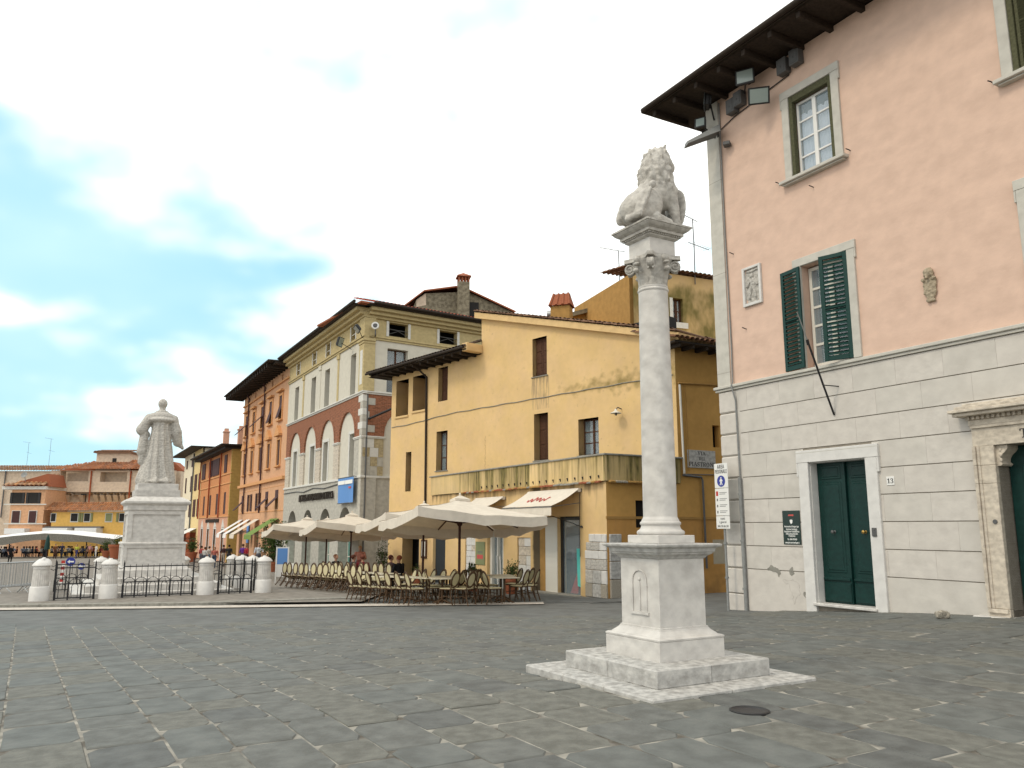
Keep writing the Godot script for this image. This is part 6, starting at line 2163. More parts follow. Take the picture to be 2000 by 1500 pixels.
# houses that show over the yellow roof
func make_behind(rg: RandomNumberGenerator) -> void:
	var n := noise(0.8, 5, 71)
	var st := noise(0.9, 4, 72)
	var f := facade(at_depth(1350, 600, 34.0), 20.0)
	var b := thing("mossy_rear_house", "mossy yellow house wall with one brown window rising behind the corner roof", "building", f.t)
	var pts := pp(f, [[1240, 700], [1400, 700], [1398, 543], [1306, 536], [1240, 530]])
	var lo := Vector2(99, 99); var hi := Vector2(-99, -99)
	for p in pts: lo = lo.min(p); hi = hi.max(p)
	var paint := painted("mossy", lo.x, hi.x, lo.y, hi.y, 40.0, 0.95, 0.0, func(x: float, y: float) -> Color:
		var col := yellow_at(x, y, n) * Color(0.82, 0.82, 0.8)
		var v := 0.35 + 0.9 * st.get_noise_2d(x * 0.9, y * 0.5) + 0.3 * st.get_noise_2d(x * 4.0, y * 2.0)
		v -= smoothstep(hi.y - 0.9, hi.y - 0.2, y) * 0.8
		return col.lerp(Color(0.15, 0.125, 0.04), clampf(v + 0.25, 0.0, 0.95)))
	var w := [fl(f, 1314, 600).x, fl(f, 1334, 600).x, fl(f, 1325, 630).y, fl(f, 1325, 583).y, 0.3]
	var mb := MB.new()
	mb.wall(lo.x, hi.x, lo.y, hi.y - 0.3, [w])
	mb.poly(PackedVector2Array([Vector2(lo.x, hi.y - 0.3), Vector2(hi.x, hi.y - 0.3), Vector2(hi.x, hi.y - 0.12), Vector2(lo.x, hi.y)]), -0.1, 0.0)
	part(b, "wall", mb, paint)
	mb = MB.new()
	mb.box(lo.x, hi.x, lo.y, hi.y - 0.2, -6.0, -0.32)
	part(b, "rear_mass", mb, M.ochre_dark)
	var o := casement(b, w[0] + 0.02, w[1] - 0.02, w[2], w[3], -0.18, 2, 2, M.wood_brown, M.glass, 0.07)
	mb = MB.new()
	mb.box(w[0] - 0.15, w[0], w[2] - 0.1, w[3], -0.01, 0.02); mb.box(w[0] - 0.3, w[1] + 0.2, w[2] - 0.25, w[2], -0.02, 0.05)
	part(b, "window_trim", mb, M.white_trim)
	mb = MB.new()
	mb.tiles(Vector3(lo.x - 0.2, hi.y + 0.05, 0.25), Vector3(hi.x + 0.5, hi.y - 0.08, 0.25), Vector3(0, 0.5, -3.0), 0.22, rg, Color(0.2, 0.11, 0.07))
	part(b, "roof_tiles", mb, M.tile).set_meta("kind", "stuff")
	# longer roof to the side
	f = facade(at_depth(1180, 610, 38.0), 25.0)
	b = thing("long_rear_house", "long low yellow gable with a grey curved roof edge behind the chimney hood", "building", f.t)
	mb = MB.new()
	mb.poly(pp(f, [[1110, 660], [1250, 660], [1250, 580], [1200, 592], [1165, 604], [1125, 616], [1110, 622]]), -5.0, 0.0)
	part(b, "wall", mb, M.ochre_dark)
	mb = MB.new()
	var top := pp(f, [[1105, 622], [1140, 613], [1170, 602], [1200, 592], [1250, 577]])
	for i in range(top.size() - 1):
		var a := top[i]; var c := top[i + 1]
		mb.quad(Vector3(a.x, a.y, 0.3), Vector3(c.x, c.y, 0.3), Vector3(c.x, c.y + 0.2, 0.3), Vector3(a.x, a.y + 0.2, 0.3))
		mb.quad(Vector3(a.x, a.y + 0.2, 0.3), Vector3(c.x, c.y + 0.2, 0.3), Vector3(c.x, c.y + 0.2, -5), Vector3(a.x, a.y + 0.2, -5))
		mb.quad(Vector3(a.x, a.y, -5), Vector3(c.x, c.y, -5), Vector3(c.x, c.y, 0.3), Vector3(a.x, a.y, 0.3))
	part(b, "roof", mb, M.grey_stained)
	# grey house with the brick chimney further back
	f = facade(at_depth(880, 590, 62.0), 12.0)
	b = thing("grey_gable_house", "weathered grey gable with a brick topped chimney above the red roof", "building", f.t)
	mb = MB.new()
	mb.poly(pp(f, [[790, 640], [1010, 640], [1000, 609], [914, 570], [830, 573], [813, 586]]), -6.0, 0.0)
	part(b, "wall", mb, M.grey_stained)
	mb = MB.new()
	mb.poly(pp(f, [[813, 600], [832, 596], [832, 573], [813, 586]]), 0.0, 0.03)
	part(b, "pale_wall", mb, M.beige_wall)
	mb = MB.new()
	var ro := pp(f, [[784, 604], [828, 571], [890, 563], [916, 570], [1006, 612]])
	for i in range(ro.size() - 1):
		var a := ro[i]; var c := ro[i + 1]
		mb.quad(Vector3(a.x, a.y, 0.3), Vector3(c.x, c.y, 0.3), Vector3(c.x, c.y + 0.12, 0.3), Vector3(a.x, a.y + 0.12, 0.3))
		mb.quad(Vector3(a.x, a.y + 0.12, 0.3), Vector3(c.x, c.y + 0.12, 0.3), Vector3(c.x, c.y + 0.12, -6), Vector3(a.x, a.y + 0.12, -6))
	part(b, "roof_edge", mb, M.terracotta)
	var cl := fl(f, 892, 610); var cr := fl(f, 914, 557)
	mb = MB.new()
	mb.cbox(cl.x, cr.x, cl.y - 0.5, cr.y, 0.02, 0.9, 0.02)
	part(b, "chimney", mb, M.grey_stained)
	mb = MB.new()
	for k in 4:
		var x := lerpf(cl.x, cr.x - 0.12, k / 3.0)
		mb.box(x, x + 0.12, cr.y, cr.y + 0.42, 0.05, 0.17)
		mb.box(x, x + 0.12, cr.y, cr.y + 0.42, 0.72, 0.84)
	mb.cbox(cl.x - 0.12, cr.x + 0.12, cr.y + 0.42, cr.y + 0.5, -0.08, 1.0, 0.01)
	mb.quad(Vector3(cl.x - 0.12, cr.y + 0.5, 1.0), Vector3(cr.x + 0.12, cr.y + 0.5, 1.0), Vector3((cl.x + cr.x) / 2, cr.y + 0.85, 0.45), Vector3((cl.x + cr.x) / 2 - 0.02, cr.y + 0.85, 0.45))
	mb.tri(Vector3(cl.x - 0.12, cr.y + 0.5, -0.08), Vector3(cl.x - 0.12, cr.y + 0.5, 1.0), Vector3((cl.x + cr.x) / 2, cr.y + 0.85, 0.45))
	mb.tri(Vector3(cr.x + 0.12, cr.y + 0.5, 1.0), Vector3(cr.x + 0.12, cr.y + 0.5, -0.08), Vector3((cl.x + cr.x) / 2, cr.y + 0.85, 0.45))
	part(b, "chimney_top", mb, M.terracotta)
	mb = MB.new()
	var wa := fl(f, 917, 612); var wb := fl(f, 935, 591)
	mb.box(wa.x, wb.x, wa.y - 0.5, wb.y, -0.02, 0.02)
	part(b, "window", mb, M.interior)
	# television aerials
	aerial(at_depth(1210, 588, 37.0), 2.5, 0.0, "thin television aerial on the roof behind the chimney hood")
	aerial(at_depth(1357, 538, 34.0), 2.6, 0.5, "television aerial on the mossy house beside the pilaster")

func aerial(p: Vector3, h: float, yaw: float, label: String) -> void:
	var a := thing("television_aerial", label, "aerial", at(p, yaw))
	var mb := MB.new()
	mb.tube([Vector3(0, -0.4, 0), Vector3(0.03, h * 0.5, 0), Vector3(0, h, 0)], 0.022, 6)
	part(a, "mast", mb, M.lamp_grey)
	for k in 2:
		mb = MB.new()
		var y := h * (1.0 - 0.45 * k)
		var d := Vector3(-0.9, 0.12, 0.1) if k == 0 else Vector3(0.7, -0.2, 0.2)
		mb.tube([Vector3(0, y, 0) - d * 0.35, Vector3(0, y, 0) + d], 0.014, 5)
		for i in 8:
			var c := Vector3(0, y, 0) + d * (-0.3 + 0.17 * i)
			mb.tube([c - Vector3(0.05, 0.0, 0.22), c + Vector3(0.05, 0.0, 0.22)], 0.006, 4)
		part(a, "antenna", mb, M.lamp_grey)

# ---------------------------------------------------------------- the bank with brick arches
func arch_pts(c: float, r: float, spring: float, from_right: bool, n := 12) -> Array:
	var o := []
	for k in n + 1:
		var a := PI * k / n if from_right else PI * (1.0 - float(k) / n)
		o.append(Vector2(c + cos(a) * r, spring + sin(a) * r))
	return o

# wall strip y0..y1 with arched openings cut from its lower edge
func comb(x0: float, x1: float, y0: float, y1: float, cs: Array, r: float, spring: float) -> PackedVector2Array:
	var p := PackedVector2Array([Vector2(x1, y0), Vector2(x1, y1), Vector2(x0, y1), Vector2(x0, y0)])
	for c in cs:
		if c - r > x0: p.append(Vector2(c - r, y0))
		for q in arch_pts(c, r, spring, false): p.append(q)
		p.append(Vector2(c + r, y0))
	return p

func make_bank() -> void:
	var cl := facade(Vector3(-8.45, 0, -45.3), 299.0)
	var cr := facade(Vector3(-8.45, 0, -45.3), 34.2)
	var b := thing("arched_bank_building", "cream bank building with red brick arches, ochre cornice and stone ground floor", "building", cl.t)
	var rg := RandomNumberGenerator.new()
	rg.seed = 17
	var mb := MB.new()
	mb.box(-17.5, -1.9, -1.4, 14.0, -12.0, -1.3)
	mb.box(-17.5, -0.6, 4.3, 14.0, -1.3, -0.55)
	part(b, "rear_mass", mb, M.interior)
	var gc := [-14.95, -10.8, -6.72, -2.66]
	mb = MB.new()
	mb.poly(comb(-17.7, 0.0, -1.8, 4.27, gc, 1.16, 1.53), -0.9, 0.0)
	mb.quad(Vector3(-17.7, -1.8, -8), Vector3(-17.7, -1.8, 0), Vector3(-17.7, 14, 0), Vector3(-17.7, 14, -8))
	part(b, "ground_floor_wall", mb, M.cassa_stone)
	for c in gc:
		mb = MB.new()
		mb.box(c - 1.16, c + 1.16, 0.95, 2.7, -0.62, -0.6)
		part(b, "lunette", mb, M.interior)
		mb = MB.new()
		for x in [c - 1.13, c - 0.02, c + 1.07]: mb.box(x, x + 0.06, -1.15, 0.95, -0.66, -0.58)
		mb.box(c - 1.15, c + 1.15, -0.2, -0.14, -0.65, -0.59); mb.box(c - 1.15, c + 1.15, 0.88, 0.95, -0.65, -0.59)
		var sw := part(b, "shop_window", mb, M.ivory_paint)
		for k in 2:
			mb = MB.new()
			mb.box(c - 1.1 + k * 1.1, c - 0.02 + k * 1.1, -1.1, 0.9, -0.63, -0.62)
			part(sw, "pane", mb, M.glass_teal)
		mb = MB.new()
		mb.box(c - 1.16, c + 1.16, -1.2, 1.0, -0.95, -0.92)
		part(b, "blind", mb, M.turquoise if c != gc[1] else M.interior)
		mb = MB.new()
		mb.box(c - 1.2, c + 1.2, -1.5, -1.02, -0.6, -0.1)
		part(b, "window_step", mb, M.white_trim)
	for s in [[cl, -17.7, 0.14], [cr, 0.1, 12.0]]:
		frame = cl.t.affine_inverse() * s[0].t
		for q in [[4.27, 4.4, 0.08, M.white_trim], [9.03, 9.12, 0.06, M.white_trim], [9.122, 9.2, 0.12, M.white_trim], [12.24, 12.36, 0.08, M.cassa_trim], [12.362, 12.44, 0.14, M.cassa_trim], [13.5, 13.66, 0.16, M.cassa_trim], [13.662, 13.86, 0.38, M.cassa_trim], [13.862, 14.06, 0.62, M.cassa_trim]]:
			mb = MB.new()
			mb.cbox(s[1], s[2], q[0], q[1], -0.2, q[2], 0.01)
			part(b, "moulding", mb, q[3])
		mb = MB.new()
		mb.cbox(s[1] - 0.3, s[2] + 0.3, 14.07, 14.17, -0.5, 0.86, 0.02)
		mb.tube([Vector3(s[1], 14.2, 0.92), Vector3(s[2] + 0.5, 14.2, 0.92)], 0.09, 8)
		part(b, "gutter", mb, M.wood_dark)
	frame = Transform3D()
	# first floor: plaster infill, brick spandrels, piers
	var ac := [-15.04, -11.0, -6.93, -2.88]
	var mw := [[-15.64, -14.68], [-11.13, -10.03], [-7.94, -6.94], [-2.48, -1.44]]
	var holes := []
	for w in mw: holes.append([w[0], w[1], 4.42, 6.93, 0.42])
	mb = MB.new()
	mb.xf = Transform3D(Basis(), Vector3(0, 0, -0.1))
	mb.wall(-17.7, 0.0, 4.3, 9.1, holes)
	part(b, "arch_infill", mb, M.cassa_wall)
	mb = MB.new()
	mb.poly(comb(-17.7, 0.0, 6.62, 9.03, ac, 1.5, 6.8), -0.1, 0.0)
	part(b, "brick_spandrels", mb, M.brick)
	for c in ac:
		mb = MB.new()
		var ring := PackedVector2Array()
		for p in arch_pts(c, 1.72, 6.8, true, 16): ring.append(p)
		for p in arch_pts(c, 1.505, 6.8, false, 16): ring.append(p)
		mb.poly(ring, 0.0, 0.02)
		part(b, "brick_arch", mb, M.brick)
	var px := [[-17.7, -16.54], [-13.54, -12.5], [-9.5, -8.43], [-5.43, -4.38], [-1.38, 0.0]]
	for p in px:
		mb = MB.new()
		mb.box(p[0], p[1], 4.4, 6.5, -0.1, 0.0)
		part(b, "pier", mb, M.cassa_stone if p[1] > -1 else M.travertine)
		mb.c.clear()
		mb = MB.new()
		mb.cbox(p[0] - 0.04, p[1] + 0.04, 6.5, 6.56, -0.1, 0.05, 0.008); mb.cbox(p[0] - 0.06, p[1] + 0.06, 6.562, 6.64, -0.1, 0.08, 0.008)
		part(b, "impost", mb, M.white_trim)
	for k in 4: bank_window(b, mw[k][0], mw[k][1], 4.42, 6.93, -0.1, true)
	# second floor
	var uw := [[-15.74, -14.66], [-11.27, -10.15], [-7.98, -6.9], [-2.54, -1.56]]
	holes = []
	for w in uw: holes.append([w[0], w[1], 9.22, 11.7, 0.5])
	mb = MB.new()
	mb.wall(-17.7, 0.0, 9.2, 12.24, holes)
	part(b, "second_floor_wall", mb, M.cassa_wall)
	for w in uw: bank_window(b, w[0], w[1], 9.22, 11.7, 0.0, false)
	for x in [-13.3, -9.1, -5.0]:
		mb = MB.new()
		mb.box(x - 0.17, x + 0.17, 9.2, 11.9, -0.01, 0.03)
		mb.cbox(x - 0.26, x + 0.26, 11.9, 12.22, -0.01, 0.09, 0.02)
		part(b, "painted_pilaster", mb, M.cassa_trim if x != -9.1 else M.cassa_wall)
	# attic
	holes = []
	for c in [-15.0, -10.7, -7.4, -2.2]: holes.append([c - 0.45, c + 0.45, 12.6, 13.42, 0.4])
	mb = MB.new()
	mb.wall(-17.7, 0.0, 12.4, 13.6, holes)
	part(b, "attic_wall", mb, M.cassa_trim)
	for h in holes:
		mb = MB.new()
		mb.box(h[0] - 0.1, h[0] - 0.002, h[2] - 0.05, h[3] + 0.05, -0.02, 0.04); mb.box(h[1] + 0.002, h[1] + 0.1, h[2] - 0.05, h[3] + 0.05, -0.02, 0.04)
		part(b, "attic_trim", mb, M.white_trim)
		mb = MB.new()
		mb.tube([Vector3(h[0], h[2] + 0.35, -0.05), Vector3(h[1], h[2] + 0.35, -0.05)], 0.03, 5)
		part(b, "window_bar", mb, M.white_trim)
	# corner pilaster and rusticated corner
	frame = Transform3D()
	mb = MB.new()
	mb.cbox(-0.75, 0.09, 9.2, 11.95, -0.6, 0.09, 0.02)
	part(b, "corner_pilaster", mb, M.cassa_trim)
	mb = MB.new()
	mb.box(-0.55, -0.1, 9.6, 11.6, 0.06, 0.094)
	part(b, "pilaster_panel", mb, M.white_trim)
	mb = MB.new()
	mb.cbox(-0.82, 0.12, 11.95, 12.1, -0.6, 0.13, 0.02); mb.cbox(-0.9, 0.18, 12.1, 12.24, -0.6, 0.19, 0.02)
	mb.cbox(-0.8, 0.1, 12.44, 13.5, -0.6, 0.1, 0.02)
	part(b, "pilaster_capital", mb, M.cassa_trim)
	for k in 6:
		mb = MB.new()
		var y := 6.66 + k * 0.39
		mb.cbox(-0.75 if k % 2 else -0.42, 0.03, y, y + 0.385, -0.3, 0.035, 0.015)
		part(b, "quoin", mb, M.white_trim if k % 2 else M.cassa_stone)
	frame = cl.t.affine_inverse() * cr.t
	# the end wall
	mb = MB.new()
	mb.box(0.0, 12.0, -1.8, 4.27, -0.3, 0.0)
	part(b, "end_ground_floor", mb, M.cassa_stone)
	mb = MB.new()
	mb.box(0.0, 12.0, 4.3, 9.05, -0.4, -0.1)
	part(b, "end_infill", mb, M.cassa_wall)
	mb = MB.new()
	mb.poly(comb(0.0, 12.0, 6.62, 9.03, [2.85, 7.0], 1.5, 6.8), -0.1, 0.0)
	part(b, "brick_spandrels", mb, M.brick)
	for r in 4:
		var x := 0.04
		while x < 1.3:
			var w: float = minf(rg.randf_range(0.4, 0.8), 1.33 - x)
			if 1.33 - x - w < 0.15: w = 1.33 - x
			mb = MB.new()
			mb.cbox(x + 0.004, x + w - 0.004, 4.41 + r * 0.523, 4.93 + r * 0.523, -0.1, 0.005 + rg.randf() * 0.01, 0.012)
			part(b, "pier_stone", mb, [M.cassa_stone, M.cassa_stone_b, M.cassa_stone_b, M.white_trim][rg.randi() % 4])
			x += w
	mb = MB.new()
	mb.cbox(-0.02, 1.38, 6.5, 6.56, -0.1, 0.05, 0.008); mb.cbox(-0.02, 1.42, 6.562, 6.64, -0.1, 0.08, 0.008)
	part(b, "impost", mb, M.white_trim)
	mb = MB.new()
	mb.box(2.0, 3.3, 4.42, 6.93, -0.12, -0.09)
	part(b, "end_window", mb, M.interior)
	for k in 3:
		mb = MB.new()
		mb.cbox(0.04, 0.75 - 0.35 * (k % 2), 6.85 + k * 0.78, 7.25 + k * 0.78, -0.1, 0.03, 0.015)
		part(b, "quoin", mb, M.cassa_stone)
	mb = MB.new()
	mb.wall(0.0, 12.0, 9.2, 12.24, [[1.42, 2.75, 9.25, 11.85, 0.4], [5.6, 6.9, 9.25, 11.85, 0.4]])
	part(b, "second_floor_wall", mb, M.cassa_wall)
	for x in [1.42, 5.6]:
		casement(b, x, x + 1.32, 9.25, 11.85, -0.3, 2, 2, M.wood_brown, M.glass, 0.06)
		mb = MB.new()
		mb.box(x, x + 1.33, 9.25, 11.2, -0.38, -0.36)
		part(b, "blind", mb, M.shutter_brown)
	holes = [[1.47, 2.72, 12.6, 13.42, 0.4], [4.85, 6.1, 12.6, 13.42, 0.4]]
	mb = MB.new()
	mb.wall(0.0, 12.0, 12.4, 13.6, holes)
	part(b, "attic_wall", mb, M.cassa_trim)
	for h in holes:
		mb = MB.new()
		mb.box(h[0] - 0.16, h[0] - 0.002, h[2] - 0.05, h[3] + 0.05, -0.02, 0.04); mb.box(h[1] + 0.002, h[1] + 0.16, h[2] - 0.05, h[3] + 0.05, -0.02, 0.04)
		part(b, "attic_trim", mb, M.white_trim)
		mb = MB.new()
		mb.tube([Vector3(h[0], h[2] + 0.42, -0.05), Vector3(h[1], h[2] + 0.38, -0.05)], 0.025, 5)
		mb.tube([Vector3(h[0], h[2] + 0.1, -0.05), Vector3((h[0] + h[1]) / 2, h[2] + 0.35, -0.05), Vector3(h[1], h[2] + 0.1, -0.05)], 0.02, 5)
		part(b, "window_bar", mb, M.lamp_grey)
	mb = MB.new()
	mb.tiles(Vector3(0.3, 14.22, 0.9), Vector3(12.0, 14.22, 0.9), Vector3(0, 1.1, -3.6), 0.24, rg, Color(0.36, 0.075, 0.04))
	part(b, "roof_tiles", mb, M.tile).set_meta("kind", "stuff")
	mb = MB.new()
	mb.box(-0.7, 12.0, 14.1, 14.2, -6.0, 0.85)
	part(b, "roof", mb, M.terracotta)
	mb = MB.new()
	mb.tube([Vector3(0.35, 7.6, 0.05), Vector3(1.3, 8.15, 1.2)], 0.07, 6)
	part(b, "flag_holder", mb, M.iron)
	mb = MB.new()
	mb.tube([Vector3(0.25, 9.0, 0.05), Vector3(0.25, -1.3, 0.05)], 0.045, 8)
	part(b, "downpipe", mb, M.lamp_grey)
	frame = Transform3D()
	# lettering, cable, banner
	text(b, "sign_letters", "CASSA DI RISPARMIO DI LUCCA", 0.62, M.wood_dark, Vector3(-8.65, 3.48, 0.09), false, 700, 0.06, 7.6)
	mb = MB.new()
	mb.poly(PackedVector2Array([Vector2(-13.0, 3.25), Vector2(-12.68, 3.25), Vector2(-12.6, 3.5), Vector2(-12.74, 3.72), Vector2(-12.94, 3.72), Vector2(-13.05, 3.5)]), 0.03, 0.09, true)
	part(b, "sign_emblem", mb, M.wood_dark)
	mb = MB.new()
	mb.tube([Vector3(-17.6, 3.98, 0.04), Vector3(-14, 4.0, 0.04), Vector3(-12, 3.9, 0.04), Vector3(-9.5, 4.08, 0.04), Vector3(-7, 3.95, 0.04), Vector3(-4, 4.1, 0.04)], 0.03, 5)
	part(b, "cable", mb, M.lamp_grey)
	var bn := thing("blue_banner", "blue cloth banner with white label strips hanging at the bank corner", "banner", cl.t)
	mb = MB.new()
	var n := 8
	for i in n:
		var xa := lerpf(-3.4, -0.5, float(i) / n); var xb := lerpf(-3.4, -0.5, float(i + 1) / n)
		var za := 0.22 + 0.05 * sin(i * 1.1); var zb := 0.22 + 0.05 * sin((i + 1) * 1.1)
		mb.quad(Vector3(xa, 2.92, za), Vector3(xb, 2.92, zb), Vector3(xb, 4.36, 0.25), Vector3(xa, 4.36, 0.25))
	part(bn, "cloth", mb, M.banner_blue)
	for q in [[-3.3, -2.02], [-1.95, -0.6]]:
		mb = MB.new()
		mb.box(q[0], q[1], 3.98, 4.2, 0.27, 0.285)
		part(bn, "label_strip", mb, M.text_white)
	mb = MB.new()
	mb.box(-1.3, -0.85, 3.72, 3.82, 0.275, 0.285)
	part(bn, "red_mark", mb, M.text_red)
	mb = MB.new()
	mb.tube([Vector3(-3.42, 2.9, 0.24), Vector3(-0.48, 2.9, 0.24)], 0.03, 6)
	mb.tube([Vector3(-3.42, 4.37, 0.24), Vector3(-0.48, 4.37, 0.24)], 0.03, 6)
	mb.bar(Vector3(-0.5, 4.37, 0.24), Vector3(-0.5, 4.37, 0.0), 0.03, 0.03)
	part(bn, "rods", mb, M.lamp_grey)
	var q1 := fl(cl, 665, 668, 0.8); var q2 := fl(cl, 697, 643, 0.9)
	floodlight("black floodlight fixed below the bank cornice above the painted pilaster", "", fw(cl, q1.x, q1.y, 0.8), Vector3(0.9, -0.3, 0.3), 0.5, 0.55, fw(cl, q1.x, 12.0, 0.1))
	floodlight("wide grey floodlight hood at the bank's corner cornice", "", fw(cl, q2.x, q2.y, 0.9), Vector3(-0.9, -0.8, 0.3), 0.8, 0.4, fw(cl, -0.2, 12.3, 0.1))
	var q3 := fl(cr, 733, 636, 0.6)
	var sp := thing("round_spotlight", "round white spotlight facing the square on the bank's end wall", "spotlight", Transform3D(Basis(), fw(cr, q3.x, q3.y, 0.6)))
	mb = MB.new()
	mb.xf = Transform3D(Basis(Vector3(1, 0, 0), PI / 2), Vector3.ZERO)
	mb.lathe([Vector2(0.12, -0.3), Vector2(0.2, -0.1), Vector2(0.22, 0.03), Vector2(0.2, 0.05), Vector2(0.13, 0.04)], 18)
	part(sp, "housing", mb, M.white_paint)
	mb = MB.new()
	mb.xf = Transform3D(Basis(Vector3(1, 0, 0), PI / 2), Vector3.ZERO)
	mb.lathe([Vector2(0.14, 0.0), Vector2(0.1, 0.03), Vector2(0.0001, 0.03)], 14)
	part(sp, "lens", mb, M.lamp_grey)
	mb = MB.new()
	var wl := fw(cr, q3.x + 0.3, q3.y - 0.5, 0.0) - fw(cr, q3.x, q3.y, 0.6)
	mb.bar(Vector3(0, -0.15, -0.1), Vector3(0, -0.45, -0.1), 0.06, 0.06); mb.bar(Vector3(0, -0.45, -0.1), wl, 0.08, 0.08)
	part(sp, "arm", mb, M.lamp_grey)

func bank_window(b: Node3D, x0: float, x1: float, y0: float, y1: float, z: float, framed: bool) -> void:
	var mb := MB.new()
	mb.box(x0, x1, y0, y1, z - 0.46, z - 0.44)
	for k in 3: mb.box(x0 + (x1 - x0) * k / 2.0 - 0.02, x0 + (x1 - x0) * k / 2.0 + 0.02, y0, y1, z - 0.44, z - 0.4)
	part(b, "window", mb, M.interior)
	if framed:
		surround(b, x0, x1, y0, y1, 0.2, 0.04, M.white_trim, 0.0, 0.0, z)

# ---------------------------------------------------------------- the orange palazzo and the houses beyond it
func make_street() -> void:
	var rg := RandomNumberGenerator.new()
	rg.seed = 33
	var orr := facade(Vector3(-17.03, 0, -60.78), 298.5)
	var b := thing("orange_palazzo", "tall orange palazzo with pedimented windows and wide dark eaves", "building", orr.t)
	var L := 18.2
	var mb := MB.new()
	mb.box(-L, -0.02, -1.8, 13.9, -12.0, -0.3)
	part(b, "rear_mass", mb, M.orange_wall)
	var cx := [-16.3, -12.95, -9.35, -6.0, -2.4]
	var holes := []
	for c in cx:
		holes.append([c - 0.5, c + 0.5, 9.85, 11.76, 0.2]); holes.append([c - 0.5, c + 0.5, 6.24, 8.25, 0.2]); holes.append([c - 0.5, c + 0.5, 2.92, 4.38, 0.2])
		holes.append([c - 0.75, c + 0.75, -1.7, 1.6, 0.28])
		holes.append([c - 0.25, c + 0.25, 13.0, 13.5, 0.2])
	mb = MB.new()
	mb.wall(-L, 0.0, -1.8, 13.9, holes)
	part(b, "front_wall", mb, M.orange_wall)
	for q in [[5.1, 5.35, 0.22], [2.75, 2.82, 0.03], [12.78, 12.92, 0.14], [4.65, 4.69, 0.02]]:
		mb = MB.new()
		mb.cbox(-L, 0.02, q[0], q[1], -0.05, q[2], 0.01)
		part(b, "string_course", mb, M.orange_trim)
	for k in 5:
		var c: float = cx[k]
		for lv in 3:
			var y0: float = [9.85, 6.24, 2.92][lv]; var y1: float = [11.76, 8.25, 4.38][lv]
			if lv < 2:
				surround(b, c - 0.5, c + 0.5, y0, y1, 0.2, 0.08, M.orange_trim, 0.1)
				mb = MB.new()
				if lv == 1: mb.poly(PackedVector2Array([Vector2(c - 0.85, y1 + 0.45), Vector2(c + 0.85, y1 + 0.45), Vector2(c, y1 + 1.15)]), 0.0, 0.28, true)
				mb.cbox(c - 0.85, c + 0.85, y1 + 0.3, y1 + 0.44, -0.02, 0.3, 0.02)
				part(b, "pediment", mb, M.orange_trim)
			mb = MB.new()
			mb.box(c - 0.5, c + 0.5, y0, y1, -0.19, -0.17)
			part(b, "window", mb, M.interior)
			# some shutters are closed, some hang out at the bottom like flaps
			var flap: bool = (lv == 0 and k != 1) or (lv == 2 and k != 1 and k != 2)
			if flap:
				mb = MB.new()
				var ym := lerpf(y0, y1, 0.62)
				mb.box(c - 0.48, c + 0.48, ym, y1, -0.02, 0.03)
				mb.bar(Vector3(c, ym, 0.02), Vector3(c, y0 + 0.12, 0.02 + (ym - y0) * (0.85 if lv == 2 or k == 0 or k == 2 else 0.25)), 0.96, 0.04, Vector3(0, 0, 1))
				part(b, "shutter", mb, M.shutter_brown)
			elif lv == 2:
				for s in [-1.0, 1.0]: leaf(b, c + s * 0.75 - 0.25, c + s * 0.75 + 0.25, y0, y1, 0.06, M.shutter_brown)
			else:
				for s in [0.0, 1.0]: leaf(b, c - 0.49 + s * 0.5, c - 0.01 + s * 0.5, y0, y1, -0.03, M.shutter_brown)
		mb = MB.new()
		mb.box(c - 0.75, c + 0.75, -1.7, 1.6, -0.27, -0.25)
		part(b, "shop_opening", mb, M.interior)
	for x in [-15.35, -8.35]:
		mb = MB.new()
		mb.tube([Vector3(x, 13.7, 0.3), Vector3(x, 13.3, 0.12), Vector3(x, 2.7, 0.12)], 0.07, 6)
		part(b, "downpipe", mb, M.shutter_brown)
	mb = MB.new()
	mb.cbox(-L - 1.5, 0.3, 13.95, 14.05, -8, 1.75, 0.02)
	mb.box(-L - 1.4, 0.3, 13.8, 13.94, -6, 1.2)
	part(b, "eaves", mb, M.wood_dark)
	for i in 22:
		mb = MB.new()
		mb.cbox(-L - 1.2 + i * 0.88, -L - 1.0 + i * 0.88, 13.6, 13.94, -0.1, 1.6, 0.01)
		part(b, "rafter", mb, M.wood_dark)
	# awnings of its shops
	var aw := [[-17.1, -15.5, M.canvas_white, "white shop awning farthest along the orange palazzo"], [-13.7, -12.1, M.canvas_white, "white shop awning with folded arms beside the blue sign"], [-10.3, -8.3, M.canvas, "pale cream shop awning below the orange palazzo's downpipe"], [-3.9, -1.2, M.awning_green, "green shop awning at the bank end of the orange palazzo"]]
	for q in aw:
		var a := thing("shop_awning", q[3], "awning", orr.t, "shop awnings of the orange palazzo")
		mb = MB.new()
		mb.quad(Vector3(q[0], 0.95, 2.0), Vector3(q[1], 0.95, 2.0), Vector3(q[1], 2.2, 0.05), Vector3(q[0], 2.2, 0.05))
		part(a, "cloth", mb, q[2])
		mb = MB.new()
		mb.quad(Vector3(q[0], 0.62, 2.03), Vector3(q[1], 0.62, 2.03), Vector3(q[1], 0.94, 2.0), Vector3(q[0], 0.94, 2.0))
		part(a, "valance", mb, q[2])
		mb = MB.new()
		for x in [q[0], q[1]]: mb.bar(Vector3(x, 1.25, 0.0), Vector3(x, 0.95, 2.0), 0.04, 0.04)
		part(a, "arms", mb, M.lamp_grey)
	mb = MB.new()
	mb.cbox(-11.6, -10.9, 0.2, 1.7, 0.3, 0.4, 0.02)
	mb.box(-11.3, -11.2, 1.0, 1.1, 0.0, 0.3)
	single("blue_shop_sign", "blue hanging shop sign on the orange palazzo", "sign", mb, M.banner_blue, orr.t)
	mb = MB.new()
	mb.cbox(-1.3, -0.2, -0.1, 1.4, 0.0, 0.25, 0.03)
